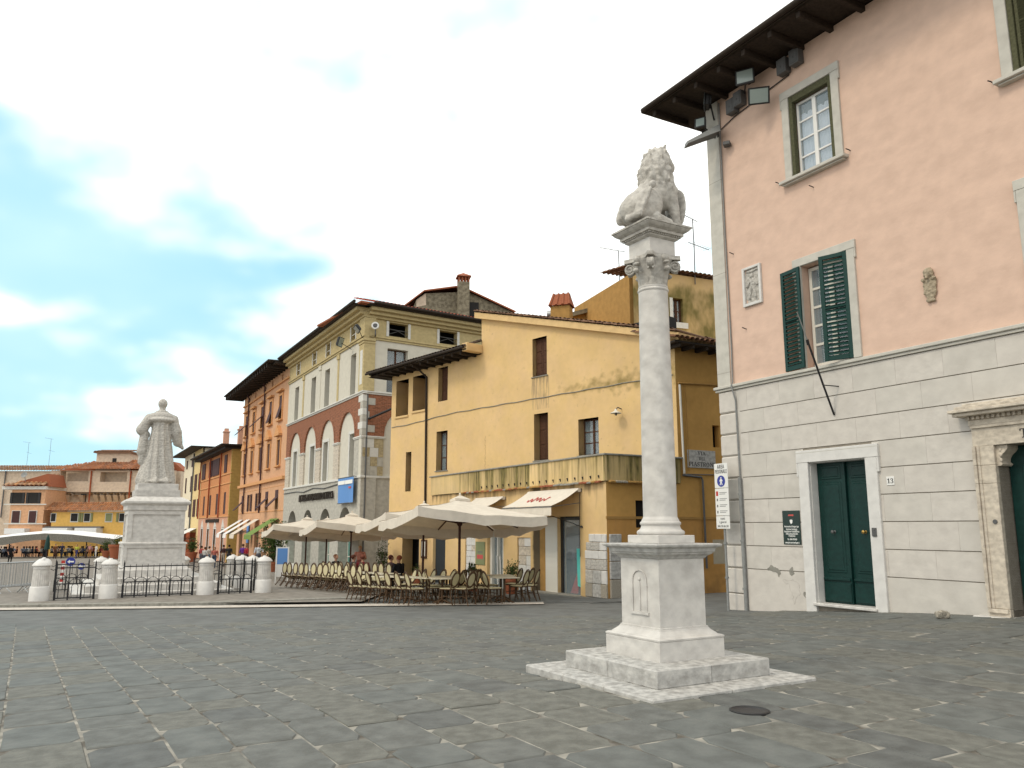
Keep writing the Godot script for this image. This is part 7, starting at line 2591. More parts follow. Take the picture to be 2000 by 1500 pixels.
	single("meter_cabinet", "pale grey cabinet fixed to the wall where bank and palazzo meet", "cabinet", mb, M.white_trim, orr.t)
	# ochre house
	var oc := facade(Vector3(-28.47, 0, -81.42), 299.0)
	b = thing("ochre_house", "ochre house with red side wall and shuttered upper windows", "building", oc.t)
	mb = MB.new()
	mb.box(-18.2, 1.4, -2.0, 9.6, -9.0, -0.32)
	part(b, "rear_mass", mb, M.red_wall)
	holes = []
	var wx := [-14.9, -10.5, -6.1, -1.4]
	for c in wx:
		holes.append([c - 0.6, c + 0.6, 2.85, 5.03, 0.2]); holes.append([c - 0.65, c + 0.65, -1.9, 1.33, 0.3])
	mb = MB.new()
	mb.wall(-18.2, 1.5, 2.6, 9.6, holes)
	mb.wall(1.1, 1.5, -2.0, 2.6, [])
	part(b, "upper_wall", mb, M.ochre_wall)
	mb = MB.new()
	mb.wall(-18.2, 1.1, -2.0, 2.6, holes)
	part(b, "lower_wall", mb, M.ochre_pink)
	mb = MB.new()
	mb.box(1.1, 1.52, -2.0, 9.3, -2.2, 0.03)
	part(b, "gold_corner", mb, M.gold_wall)
	for y in [2.6, 6.85, 5.9]:
		mb = MB.new()
		mb.cbox(-18.2, 1.56, y - 0.06, y + 0.06, -0.05, 0.08, 0.01)
		part(b, "string_course", mb, M.orange_trim)
	for c in wx:
		mb = MB.new()
		mb.box(c - 0.58, c + 0.58, 2.85, 5.03, -0.06, -0.02)
		part(b, "shutter", mb, M.shutter_brown)
		surround(b, c - 0.65, c + 0.65, -1.9, 1.33, 0.18, 0.05, M.white_trim)
		mb = MB.new()
		mb.poly(PackedVector2Array([Vector2(c - 0.7, 1.55), Vector2(c + 0.7, 1.55), Vector2(c + 0.3, 1.95), Vector2(c, 2.3), Vector2(c - 0.3, 1.95)]), 0.0, 0.08)
		part(b, "carved_crest", mb, M.white_trim)
		mb = MB.new()
		mb.box(c - 0.65, c + 0.65, -1.9, 1.33, -0.28, -0.25)
		part(b, "door_opening", mb, M.shutter_grey)
	for q in [[-17.4, -15.0], [-12.3, -10.3], [-9.8, -5.6], [-2.5, -1.1]]:
		mb = MB.new()
		mb.box(q[0], q[1], 7.05, 8.85, -0.02, 0.08)
		part(b, "shutter", mb, M.shutter_brown)
	for x in [-18.0, -10.9, -4.0]:
		mb = MB.new()
		mb.tube([Vector3(x, 9.3, 0.15), Vector3(x, 2.5, 0.15)], 0.08, 6)
		part(b, "downpipe", mb, M.red_wall)
	mb = MB.new()
	mb.cbox(-19.0, 2.4, 9.45, 9.62, -8, 1.3, 0.03)
	mb.box(-18.6, 1.9, 9.2, 9.44, -2.0, 0.8)
	part(b, "eaves", mb, M.wood_dark)
	for k in 15:
		mb = MB.new()
		mb.box(-12.3 + k * 0.56, -11.95 + k * 0.56 + 0.05 * (k % 3), 2.02, 2.4 - 0.06 * (k % 2), 0.02, 0.1)
		if k % 3 != 1: mb.box(-12.0 + k * 0.56, -11.82 + k * 0.56, 2.14, 2.3, 0.02, 0.09)
		part(b, "sign_letter", mb, M.wood_dark)
	# cream and lemon house
	var cf := facade(fw(oc, -18.2, 0), 299.0)
	b = thing("cream_house", "sunlit cream and lemon house with narrow brown shutters at the end of the terrace row", "building", cf.t)
	mb = MB.new()
	mb.box(-16.0, -0.05, -2.2, 11.0, -9.0, -0.2)
	part(b, "rear_mass", mb, M.cream_wall)
	mb = MB.new()
	mb.wall(-16.0, -6.6, -2.2, 11.0, [])
	part(b, "cream_wall", mb, M.cream_wall)
	mb = MB.new()
	mb.wall(-6.6, 0.0, -2.2, 11.0, [])
	part(b, "lemon_wall", mb, M.lemon_wall)
	for q in [[-13.2, 0.9], [-8.3, 0.9], [-4.2, 1.9], [-1.2, 1.3]]:
		for y in [[2.8, 4.9], [6.0, 8.0], [9.2, 10.3]]:
			if y[0] > 9 and q[0] > -6: continue
			mb = MB.new()
			mb.box(q[0] - q[1] / 2, q[0] + q[1] / 2, y[0], y[1], 0.0, 0.07)
			part(b, "shutter", mb, M.shutter_brown)
	mb = MB.new()
	mb.tube([Vector3(-6.5, 10.8, 0.12), Vector3(-6.5, 1.2, 0.12)], 0.09, 6)
	part(b, "downpipe", mb, M.lamp_grey)
	mb = MB.new()
	mb.cbox(-18.0, 0.6, 11.0, 11.15, -9, 1.5, 0.03)
	part(b, "eaves", mb, M.wood_dark)
	mb = MB.new()
	mb.box(-14.0, -1.5, -2.1, 0.9, -0.05, 0.03)
	part(b, "shop_front", mb, M.red_wall)
	for k in 2:
		var a := thing("shop_awning", ["sunlit white awning of the cream house", "white awning of the lemon house front"][k], "awning", cf.t, "awnings of the cream house")
		var x0 := -15.0 + k * 8.5
		mb = MB.new()
		mb.quad(Vector3(x0, -0.2, 3.2), Vector3(x0 + 5.5, -0.2, 3.2), Vector3(x0 + 5.5, 1.4, 0.05), Vector3(x0, 1.4, 0.05))
		mb.quad(Vector3(x0, -0.7, 3.25), Vector3(x0 + 5.5, -0.7, 3.25), Vector3(x0 + 5.5, -0.2, 3.2), Vector3(x0, -0.2, 3.2))
		part(a, "cloth", mb, M.canvas_white)
		mb = MB.new()
		for x in [x0, x0 + 5.5]: mb.bar(Vector3(x, 0.2, 0.0), Vector3(x, -0.2, 3.2), 0.06, 0.06)
		part(a, "arms", mb, M.lamp_grey)
	for q in [[442, 850, 90.0, "pink chimney stack on the ochre house roof"], [471, 846, 84.0, "grey chimney stack behind the orange palazzo eaves"]]:
		var p := at_depth(q[0], q[1], q[2])
		mb = MB.new()
		mb.cbox(-0.3, 0.3, -2.5, 0.3, -0.3, 0.3, 0.02); mb.cbox(-0.38, 0.38, 0.3, 0.42, -0.38, 0.38, 0.02)
		mb.cbox(-0.22, 0.22, 0.42, 0.75, -0.22, 0.22, 0.02)
		single("chimney_stack", q[3], "chimney", mb, M.ochre_pink, at(p, 0.5))

# ---------------------------------------------------------------- the far end of the square
func make_far() -> void:
	var rg := RandomNumberGenerator.new()
	rg.seed = 51
	var f := facade(Vector3(0, 0, -112), 0.0)
	var b: Node3D
	var mb: MB
	# orange house with a hipped roof
	b = thing("orange_hip_house", "small orange house with hipped tile roof at the far end of the square", "building", f.t)
	var e := fl(f, 8, 955); var g := fl(f, 91, 955)
	var box := func(parent: Node3D, called: String, x0: float, x1: float, y0: float, y1: float, mat: Material, z0 := -6.0, z1 := 0.0) -> MeshInstance3D:
		var a := fl(f, x0, y1); var c := fl(f, x1, y0)
		var m := MB.new()
		m.box(a.x, c.x, a.y, c.y, z0, z1)
		return part(parent, called, m, mat)
	box.call(b, "wall", 9, 90, 955, 1095, M.orange_wall)
	box.call(b, "cornice", 7, 92, 950, 956, M.white_trim, -6.0, 0.4)
	for q in [[19, 50, 962, 983], [50, 81, 962, 983]]:
		box.call(b, "window", q[0], q[1], q[2], q[3], M.interior, -0.02, 0.06)
		for k in 2: box.call(b, "shutter", q[0] + k * 23.5 + 0.5, q[0] + k * 23.5 + 7, q[2], q[3], M.black, 0.0, 0.12)
	for q in [[23, 40], [56, 72]]:
		box.call(b, "window_frame", q[0] - 1.6, q[1] + 1.6, 997, 1022, M.white_trim, -0.02, 0.08)
		box.call(b, "shutter", q[0], q[1], 998, 1021, M.shutter_brown, 0.0, 0.14)
	box.call(b, "string_course", 8, 91, 984, 986, M.white_trim, -0.02, 0.12)
	box.call(b, "string_course", 8, 91, 1022, 1024, M.white_trim, -0.02, 0.12)
	box.call(b, "awning", 18, 58, 1032, 1043, M.canvas_white, 0.0, 1.2)
	mb = MB.new()
	var a0 := fl(f, 3, 950); var a1 := fl(f, 98, 950); var rt := fl(f, 92, 925)
	mb.tiles(Vector3(a0.x, a0.y, 0.8), Vector3(a1.x, a0.y, 0.8), Vector3(0, rt.y - a0.y, -4.0), 0.62, rg, Color(0.42, 0.24, 0.13), func(u: float, v: float) -> bool: return u > v * 0.93, 0.8)
	part(b, "roof_tiles", mb, M.tile).set_meta("kind", "stuff")
	mb = MB.new()
	mb.poly(PackedVector2Array([a0, a1, rt]), -4.2, -0.2, true)
	part(b, "roof", mb, M.terracotta)
	# canary house with green shutters
	b = thing("canary_yellow_house", "bright yellow house with green shutters under a long tile roof", "building", f.t)
	box.call(b, "wall", 90.5, 330, 1000, 1095, M.canary_wall, -5.0, -0.3)
	for q in [[97, 107, 0], [136, 150, 1], [162, 174, 2], [204, 217, 0], [231, 242, 2]]:
		box.call(b, "window_frame", q[0] - 1.5, q[1] + 1.5, 1002, 1020, M.white_trim, -0.35, -0.26)
		box.call(b, "window", q[0], q[1], 1003, 1018, M.interior if q[2] != 0 or q[0] < 100 else M.olive_shutter, -0.35, -0.22)
		if q[2] > 0: box.call(b, "shutter", q[1] + 1, q[1] + 6, 1002, 1019, M.olive_shutter, -0.35, -0.15)
		if q[2] == 2: box.call(b, "shutter", q[0] - 6, q[0] - 1, 1002, 1019, M.olive_shutter, -0.35, -0.15)
	box.call(b, "awning", 94, 143, 1031, 1042, M.canvas_white, -0.3, 1.5)
	box.call(b, "awning", 156, 199, 1031, 1042, M.canvas_white, -0.3, 1.5)
	box.call(b, "awning_box", 90, 201, 1028, 1031, M.lamp_grey, -0.3, 0.4)
	mb = MB.new()
	a0 = fl(f, 88, 998); a1 = fl(f, 332, 998); rt = fl(f, 100, 981)
	mb.tiles(Vector3(a0.x, a0.y, 0.5), Vector3(a1.x, a0.y, 0.5), Vector3(0, rt.y - a0.y, -2.4), 0.34, rg, Color(0.36, 0.17, 0.085), null, 0.5)
	part(b, "roof_tiles", mb, M.tile).set_meta("kind", "stuff")
	# beige house with corbel arches, loggias and a roof tower
	var h := facade(Vector3(0, 0, -117.0), 0.0)
	b = thing("beige_loggia_house", "beige house with a row of little arches, open loggias and a roof tower", "building", h.t)
	var q0 := fl(h, 92, 1000); var q1 := fl(h, 345, 919)
	var holes := []
	for w in [[117, 174, 920, 940], [195, 249, 922, 941], [102, 108, 927, 937]]:
		var wa := fl(h, w[0], w[3]); var wb := fl(h, w[1], w[2])
		holes.append([wa.x, wb.x, wa.y, wb.y, 1.5 if w[1] - w[0] > 20 else 0.3])
	var yb := fl(h, 200, 961).y
	mb = MB.new()
	mb.wall(q0.x, q1.x, yb, q1.y, holes)
	part(b, "front_wall", mb, M.beige_wall)
	mb = MB.new()
	mb.box(q0.x, q1.x, -3.0, q1.y, -8.0, -1.6)
	mb.box(q0.x, q1.x, -3.0, yb + 0.2, -1.6, -0.9)
	part(b, "rear_mass", mb, M.beige_wall)
	var cs := []
	var r := (fl(h, 134, 960).x - fl(h, 121, 960).x) * 0.36
	for px in [111, 123.5, 136.5, 179, 192, 205.5, 218, 231, 244, 257, 270, 283, 296, 309, 322]: cs.append(fl(h, px, 960).x)
	mb = MB.new()
	var low := fl(h, 200, 967).y
	var top := PackedVector2Array([Vector2(q1.x, low), Vector2(q1.x, yb), Vector2(q0.x, yb), Vector2(q0.x, low)])
	for c in cs:
		top.append(Vector2(c - r, low))
		for p in arch_pts(c, r, low, false, 6): top.append(p)
		top.append(Vector2(c + r, low))
	mb.poly(top, -0.9, 0.0)
	part(b, "corbel_arches", mb, M.beige_wall)
	for i in range(cs.size() - 1):
		mb = MB.new()
		var m0: float = (cs[i] + cs[i + 1]) / 2
		mb.quad(Vector3(m0 - 0.3, low, 0), Vector3(m0 - 0.3, low - 1.1, -0.85), Vector3(m0 + 0.3, low - 1.1, -0.85), Vector3(m0 + 0.3, low, 0))
		for s in [-1.0, 1.0]: mb.tri(Vector3(m0 + 0.3 * s, low, 0), Vector3(m0 + 0.3 * s, low, -0.9), Vector3(m0 + 0.3 * s, low - 1.1, -0.9))
		part(b, "corbel", mb, M.beige_wall)
	mb = MB.new()
	var dw := fl(h, 151, 980); var dv := fl(h, 163, 964)
	mb.box(dw.x, dv.x, dw.y, dv.y, -0.9, -0.8)
	part(b, "door", mb, M.shutter_grey)
	for px in [180.0, 257.0]:
		mb = MB.new()
		var d0 := fl(h, px, 920)
		mb.tube([Vector3(d0.x, d0.y, 0.15), Vector3(d0.x, 4.0, 0.15)], 0.1, 6)
		part(b, "downpipe", mb, M.red_wall)
	mb = MB.new()
	a0 = fl(h, 88, 918); a1 = fl(h, 346, 918)
	var ry := fl(h, 200, 896).y - a0.y
	mb.tiles(Vector3(a0.x, a0.y, 0.9), Vector3(a1.x, a0.y, 0.9), Vector3(0, ry, -4.0), 0.42, rg, Color(0.36, 0.16, 0.085), func(u: float, v: float) -> bool: return v < u / 0.36 and v < (1.0 - u) / 0.1, 0.6)
	part(b, "roof_tiles", mb, M.tile).set_meta("kind", "stuff")
	mb = MB.new()
	mb.poly(PackedVector2Array([a0, a1, fl(h, 325, 899), fl(h, 182, 897)]), -5.0, -2.6, true)
	part(b, "roof", mb, M.terracotta)
	var ta := fl(h, 187, 912, -2.0); var tb := fl(h, 255, 883, -2.0)
	mb = MB.new()
	mb.box(ta.x, tb.x, ta.y - 1.0, tb.y, -5.0, -2.0)
	part(b, "tower_wall", mb, M.beige_wall)
	mb = MB.new()
	var wa2 := fl(h, 219, 907, -2.0); var wb2 := fl(h, 228, 895, -2.0)
	mb.box(wa2.x, wb2.x, wa2.y, wb2.y, -2.02, -1.96)
	part(b, "tower_window", mb, M.interior)
	mb = MB.new()
	mb.tiles(Vector3(ta.x - 0.3, tb.y, -1.6), Vector3(tb.x + 0.4, tb.y, -1.6), Vector3(0, 0.45, -3.0), 0.4, rg, Color(0.28, 0.15, 0.09), null, 0.8)
	mb.col = Color(0.2, 0.11, 0.07)
	mb.box(ta.x - 0.3, tb.x + 0.4, tb.y - 0.15, tb.y + 0.05, -5.0, -1.55)
	mb.col = Color.WHITE
	part(b, "tower_tiles", mb, M.tile).set_meta("kind", "stuff")
	# long house at the edge, and a low orange one by the cream house
	var k := facade(Vector3(0, 0, -128.0), 0.0)
	b = thing("long_beige_house", "long beige house with a level tile roof behind the orange hip house", "building", k.t)
	mb = MB.new()
	var l0 := fl(k, -160, 1095); var l1 := fl(k, 110, 920)
	mb.box(l0.x, l1.x, -4.0, l1.y, -6.0, 0.0)
	part(b, "wall", mb, M.beige_wall)
	mb = MB.new()
	mb.tiles(Vector3(l0.x, l1.y, 0.6), Vector3(l1.x + 1.0, l1.y, 0.6), Vector3(0, fl(k, 50, 908).y - l1.y, -3.0), 0.42, rg, Color(0.27, 0.16, 0.10), null, 0.6)
	part(b, "roof_tiles", mb, M.tile).set_meta("kind", "stuff")
	mb = MB.new()
	var pd := fl(k, 13, 920)
	mb.tube([Vector3(pd.x, pd.y, 0.2), Vector3(pd.x, 3.0, 0.2)], 0.1, 6)
	part(b, "downpipe", mb, M.lamp_grey)
	k = facade(Vector3(0, 0, -135.0), 0.0)
	b = thing("orange_corner_house", "orange house with low tile roof in the gap beside the cream house", "building", k.t)
	mb = MB.new()
	l0 = fl(k, 318, 1095); l1 = fl(k, 395, 940)
	mb.box(l0.x, l1.x, -4.0, l1.y, -6.0, 0.0)
	part(b, "wall", mb, M.ochre_wall)
	mb = MB.new()
	mb.tiles(Vector3(l0.x, l1.y, 0.6), Vector3(l1.x + 1.0, l1.y, 0.6), Vector3(0, 1.1, -3.0), 0.42, rg, Color(0.36, 0.15, 0.09), null, 0.6)
	part(b, "roof_tiles", mb, M.tile).set_meta("kind", "stuff")
	aerial(at_depth(52, 908, 130.0), 3.6, 0.0, "thin aerial above the long level roof")
	aerial(at_depth(95, 908, 130.0), 4.2, 0.4, "tall double aerial where hip roof and long roof meet")
	# satellite dish
	var p := at_depth(48, 928, 112.0)
	mb = MB.new()
	mb.xf = Transform3D(Basis(Vector3(1, 0, 0), 1.2), Vector3.ZERO)
	mb.lathe([Vector2(0.0001, 0.0), Vector2(0.25, 0.04), Vector2(0.42, 0.13), Vector2(0.41, 0.15), Vector2(0.0001, 0.03)], 16)
	mb.xf = Transform3D()
	mb.tube([Vector3(0, 0, 0), Vector3(0.1, -0.9, -0.2)], 0.04, 6)
	single("satellite_dish", "pale satellite dish on the hip roof ridge", "satellite dish", mb, M.zinc, at(p))
	make_marquee(rg)

func make_marquee(rg: RandomNumberGenerator) -> void:
	# long white awnings over the cafe tables at the far end
	var y0 := -2.2
	var m := thing("cafe_marquee", "long white curved marquee over crowded cafe tables at the far end", "marquee", at(Vector3(0, 0, -104.0)))
	var f := facade(Vector3(0, 0, -104), 0.0)
	var prev: Vector2
	var tops := [[-60, 1050], [0, 1046], [50, 1040], [110, 1035], [160, 1037], [205, 1042], [245, 1046]]
	var mb := MB.new()
	var va := MB.new()
	for i in range(tops.size() - 1):
		for k in 3:
			var a := fl(f, lerpf(tops[i][0], tops[i + 1][0], k / 3.0), lerpf(tops[i][1], tops[i + 1][1], k / 3.0))
			var c := fl(f, lerpf(tops[i][0], tops[i + 1][0], (k + 1) / 3.0), lerpf(tops[i][1], tops[i + 1][1], (k + 1) / 3.0))
			mb.quad(Vector3(a.x, a.y - 0.4, 2.5), Vector3(c.x, c.y - 0.4, 2.5), Vector3(c.x, c.y, 0), Vector3(a.x, a.y, 0))
			mb.quad(Vector3(a.x, a.y, 0), Vector3(c.x, c.y, 0), Vector3(c.x, c.y - 0.7, -3), Vector3(a.x, a.y - 0.7, -3))
			var sg := 0.12 * sin(i * 3.0 + k)
			va.quad(Vector3(a.x, a.y - 1.25 + sg, 2.2), Vector3(c.x, c.y - 1.25 + 0.12 * sin(i * 3.0 + k + 1), 2.2), Vector3(c.x, c.y - 0.4, 2.5), Vector3(a.x, a.y - 0.4, 2.5))
	part(m, "roof_cloth", mb, M.canvas_white)
	part(m, "valance", va, M.kerb)
	for px in [-50, 20, 92, 170, 240]:
		var p := fl(f, px, 1050)
		mb = MB.new()
		mb.tube([Vector3(p.x, gnd(p.x, -104) - 0.1, 0), Vector3(p.x, p.y, 0)], 0.07, 6)
		part(m, "post", mb, M.iron)
	# closed dark parasol
	var c := on_ground(92, 1089)
	c = Vector3(at_depth(92, 1070, 88.0).x, 0, -88.0)
	c.y = gnd(c.x, c.z)
	var ps := thing("closed_parasol", "closed dark green parasol standing in front of the marquee", "parasol", at(c))
	mb = MB.new()
	mb.lathe([Vector2(0.28, 1.2), Vector2(0.24, 1.8), Vector2(0.16, 2.4), Vector2(0.05, 2.7), Vector2(0.0001, 2.75)], 10)
	part(ps, "folded_cloth", mb, M.shutter_green)
	mb = MB.new()
	mb.tube([Vector3(0, 0, 0), Vector3(0, 1.3, 0)], 0.05, 6)
	mb.lathe([Vector2(0.4, -0.02), Vector2(0.38, 0.08), Vector2(0.0001, 0.1)], 12)
	part(ps, "pole", mb, M.iron)

# ---------------------------------------------------------------- people
# colours: skin, top, trousers, hair, shoes
func person_mesh(pose: String, cell: float, turn := 0.0) -> SDF:
	var s := SDF.new(Vector3(-0.5, -0.02, -0.5), Vector3(0.5, 1.85, 0.7), cell)
	var hip := 0.93
	var lean := 0.0
	if pose == "sit":
		hip = 0.55
		for d in [-1.0, 1.0]:
			s.cap(Vector3(0.1 * d, hip, 0.0), Vector3(0.13 * d, 0.52, 0.42), 0.095, 0.07, 0.03, 2)
			s.cap(Vector3(0.13 * d, 0.52, 0.42), Vector3(0.12 * d, 0.08, 0.4), 0.062, 0.045, 0.03, 2)
			s.cap(Vector3(0.12 * d, 0.04, 0.36), Vector3(0.13 * d, 0.04, 0.52), 0.045, 0.035, 0.02, 4)
	else:
		var st := 0.16 if pose == "walk" else 0.03
		for d in [-1.0, 1.0]:
			s.cap(Vector3(0.09 * d, hip, 0), Vector3(0.1 * d, 0.5, st * d + 0.03), 0.095, 0.068, 0.03, 2)
			s.cap(Vector3(0.1 * d, 0.5, st * d + 0.03), Vector3(0.1 * d, 0.09, st * d * 1.6 - 0.02), 0.062, 0.045, 0.03, 2)
			s.cap(Vector3(0.1 * d, 0.045, st * d * 1.6 - 0.05), Vector3(0.11 * d, 0.04, st * d * 1.6 + 0.12), 0.046, 0.035, 0.02, 4)
	var up := hip - 0.93
	s.ell(Vector3(0, 0.98 + up, 0), Vector3(0.165, 0.14, 0.12), Basis(), 0.04, 2)
	s.ell(Vector3(0, 1.18 + up, 0.0), Vector3(0.15, 0.2, 0.105), Basis(), 0.05, 1)
	s.ell(Vector3(0, 1.34 + up, 0.0), Vector3(0.19, 0.13, 0.115), Basis(), 0.05, 1)
	s.cap(Vector3(0, 1.42 + up, 0), Vector3(0, 1.52 + up, 0.01), 0.055, 0.05, 0.03, 0)
	s.ell(Vector3(0, 1.62 + up, 0.02), Vector3(0.075, 0.11, 0.095), Basis(), 0.02, 0)
	s.cap(Vector3(0, 1.61 + up, 0.11), Vector3(0, 1.585 + up, 0.12), 0.014, 0.016, 0.012, 0)
	s.ell(Vector3(0, 1.655 + up, -0.012), Vector3(0.088, 0.095, 0.1), Basis(), 0.012, 3)
	for d in [-1.0, 1.0]:
		s.ell(Vector3(0.08 * d, 1.61 + up, 0.0), Vector3(0.014, 0.03, 0.02), Basis(), 0.01, 0)
		var sh := Vector3(0.2 * d, 1.4 + up, 0)
		var el := Vector3(0.26 * d, 1.13 + up, -0.03)
		var wr := Vector3(0.25 * d, 0.9 + up, 0.08)
		if pose == "sit" or (pose == "hold" and d > 0):
			el = Vector3(0.27 * d, 1.14 + up, 0.06); wr = Vector3(0.13 * d, 1.1 + up, 0.33)
		elif pose == "walk": wr = Vector3(0.25 * d, 0.92 + up, 0.1 - 0.14 * d)
		s.cap(sh, el, 0.062, 0.05, 0.03, 1)
		s.cap(el, wr, 0.045, 0.033, 0.02, 0 if pose != "sit" else 1)
		var dir := (wr - el).normalized()
		s.ell(wr + dir * 0.05, Vector3(0.032, 0.05, 0.03), Basis(), 0.015, 0)
		for q in 4: s.cap(wr + dir * 0.08 + Vector3((q - 1.5) * 0.016, 0, 0), wr + dir * (0.15 - 0.012 * absf(q - 1.5)) + Vector3((q - 1.5) * 0.017, 0, 0.02), 0.011, 0.009, 0.006, 0)
		s.cap(wr + dir * 0.03 + Vector3(-0.03 * d, 0, 0.01), wr + dir * 0.09 + Vector3(-0.05 * d, 0, 0.03), 0.011, 0.009, 0.006, 0)
	return s

func make_people() -> void:
	var skin := Color(0.46, 0.26, 0.18)
	var poses := {}
	for p in ["stand", "walk", "hold", "sit"]: poses[p] = person_mesh(p, 0.03)
	mk("person", Color(0.9, 0.9, 0.9), 0.06, 0.85, 0.4, 0.0, true)
	# px, distance, pose, turn, top, trousers, hair, label
	var list := [
		[393, 71.0, "stand", 2.6, Color(0.3, 0.05, 0.05), Color(0.08, 0.08, 0.1), Color(0.04, 0.02, 0.01), "person in dark red top standing beside the ochre house doors"],
		[400, 66.0, "hold", 2.9, Color(0.5, 0.48, 0.46), Color(0.05, 0.06, 0.09), Color(0.02, 0.015, 0.01), "person in pale grey top holding something in front of the ochre house"],
		[408, 68.0, "stand", -1.8, Color(0.68, 0.67, 0.64), Color(0.16, 0.22, 0.3), Color(0.02, 0.015, 0.01), "tall person in white shirt and jeans standing sideways"],
		[419, 65.0, "walk", 0.2, Color(0.42, 0.13, 0.1), Color(0.04, 0.06, 0.1), Color(0.05, 0.025, 0.015), "person with long dark hair and reddish top walking towards the fence"],
		[436, 70.0, "stand", 2.9, Color(0.05, 0.02, 0.02), Color(0.35, 0.3, 0.25), Color(0.03, 0.015, 0.01), "person in dark maroon top and pale trousers by the gold corner"],
		[447, 69.0, "stand", 3.0, Color(0.02, 0.02, 0.02), Color(0.03, 0.03, 0.035), Color(0.012, 0.01, 0.01), "person all in black with black hair by the gold corner"],
		[474, 61.0, "stand", 2.7, Color(0.11, 0.03, 0.22), Color(0.05, 0.04, 0.05), Color(0.1, 0.05, 0.03), "person in purple shirt seen from behind before the orange palazzo"],
		[481, 60.0, "stand", 2.4, Color(0.28, 0.02, 0.03), Color(0.06, 0.03, 0.03), Color(0.2, 0.12, 0.07), "person in dark red standing beside the purple shirt"],
		[505, 56.0, "hold", 0.5, Color(0.6, 0.62, 0.66), Color(0.1, 0.1, 0.12), Color(0.03, 0.02, 0.02), "person in white top and dark cap near the potted bush"],
		[120, 100.0, "walk", 0.3, Color(0.02, 0.025, 0.06), Color(0.03, 0.035, 0.05), Color(0.03, 0.02, 0.015), "person in navy walking in front of the far marquee"],
		[149, 99.0, "walk", 0.0, Color(0.45, 0.45, 0.06), Color(0.04, 0.04, 0.14), Color(0.03, 0.02, 0.015), "person in yellow top and navy shorts before the far marquee"],
		[107, 99.0, "stand", 1.0, Color(0.2, 0.08, 0.03), Color(0.1, 0.05, 0.03), Color(0.03, 0.02, 0.015), "person in brown standing beside the person in navy"],
		[168, 101.0, "stand", 2.0, Color(0.03, 0.03, 0.035), Color(0.1, 0.06, 0.04), Color(0.02, 0.015, 0.01), "person in black near the marquee's tables"],
		[175, 102.0, "stand", 0.4, Color(0.6, 0.3, 0.28), Color(0.4, 0.16, 0.06), Color(0.5, 0.35, 0.25), "person in pink and orange near the marquee's tables"],
		[187, 101.0, "stand", -0.6, Color(0.66, 0.64, 0.6), Color(0.6, 0.58, 0.55), Color(0.1, 0.06, 0.04), "person in white near the flower pots at the marquee"],
		[20, 80.0, "stand", 1.2, Color(0.015, 0.015, 0.017), Color(0.012, 0.012, 0.014), Color(0.015, 0.012, 0.01), "person all in black between the barriers and the marquee"],
		[703, 38.0, "hold", 0.3, Color(0.62, 0.27, 0.2), Color(0.3, 0.1, 0.08), Color(0.62, 0.42, 0.18), "blond person in pink top standing at the cafe beside the bank corner"],
	]
	for q in list:
		var x: float = at_depth(q[0], 1085, q[1]).x
		var s: SDF = poses[q[2]]
		var o := thing("person", q[7], "person", stand(x, -q[1], q[3], 0.05 if q[1] > 50.0 and q[1] < 62.0 else -0.05), "people in the square")
		var k := 1.0 + 0.05 * sin(q[0])
		part(o, "body", s.mesh([skin, q[4], q[5], q[6], Color(0.03, 0.025, 0.02)]), M.person, Transform3D(Basis.from_scale(Vector3.ONE * k), Vector3.ZERO))
	var seated := [
		[655, 35.0, 1.2, Color(0.012, 0.012, 0.014), Color(0.02, 0.02, 0.025), Color(0.14, 0.06, 0.03), "person with short brown hair in black jacket seated at a cafe table"],
		[690, 33.0, 2.4, Color(0.03, 0.03, 0.035), Color(0.03, 0.03, 0.03), Color(0.08, 0.025, 0.015), "person with dark red hair in black jacket over white seated at the cafe"],
		[708, 32.3, 3.0, Color(0.12, 0.008, 0.012), Color(0.03, 0.03, 0.03), Color(0.16, 0.05, 0.03), "person in burgundy jumper seated with their back to the square"],
		[763, 31.0, 2.2, Color(0.04, 0.02, 0.025), Color(0.03, 0.03, 0.03), Color(0.07, 0.018, 0.012), "person with dark auburn hair seated below the cafe umbrella"],
		[779, 29.5, -2.2, Color(0.012, 0.013, 0.016), Color(0.03, 0.03, 0.03), Color(0.24, 0.07, 0.035), "red haired person in black jacket seated below the cafe umbrella"],
	]
	for q in seated:
		var x: float = at_depth(q[0], 1110, q[1]).x
		var s: SDF = poses["sit"]
		var o := thing("person", q[6], "person", stand(x, -q[1], q[2], -0.07 + 0.0), "people seated at the cafe")
		part(o, "body", s.mesh([skin, q[3], q[4], q[5], Color(0.03, 0.025, 0.02)]), M.person)
		var cz: Node3D = chair_proto
		var t := stand(x, -q[1], q[2] + PI / 2, -0.02)
		t.origin -= Vector3(sin(q[2]), 0, cos(q[2])) * 0.02
		copy(cz, t, "rattan chair under a seated cafe guest").set_meta("group", "chairs with guests on them")
	# the crowd at the far tables, too many to count
	var mm := MultiMesh.new()
	mm.transform_format = MultiMesh.TRANSFORM_3D
	mm.use_colors = true
	mm.mesh = person_mesh("sit", 0.05).mesh([skin, Color.WHITE, Color(0.1, 0.1, 0.12), Color(0.06, 0.035, 0.02), Color(0.03, 0.03, 0.03)])
	var rg := RandomNumberGenerator.new()
	rg.seed = 5
	mm.instance_count = 70
	for i in 70:
		var x := rg.randf_range(-68.0, -50.0)
		var z := rg.randf_range(-109.0, -104.5)
		mm.set_instance_transform(i, Transform3D(Basis(Vector3.UP, rg.randf() * TAU), Vector3(x, gnd(x, z), z)))
		mm.set_instance_color(i, [Color(0.7, 0.68, 0.65), Color(0.4, 0.1, 0.08), Color(0.1, 0.12, 0.2), Color(0.6, 0.5, 0.4), Color(0.08, 0.07, 0.07), Color(0.3, 0.35, 0.45)][rg.randi() % 6])
	var mi := MultiMeshInstance3D.new()
	mi.name = "seated_crowd"
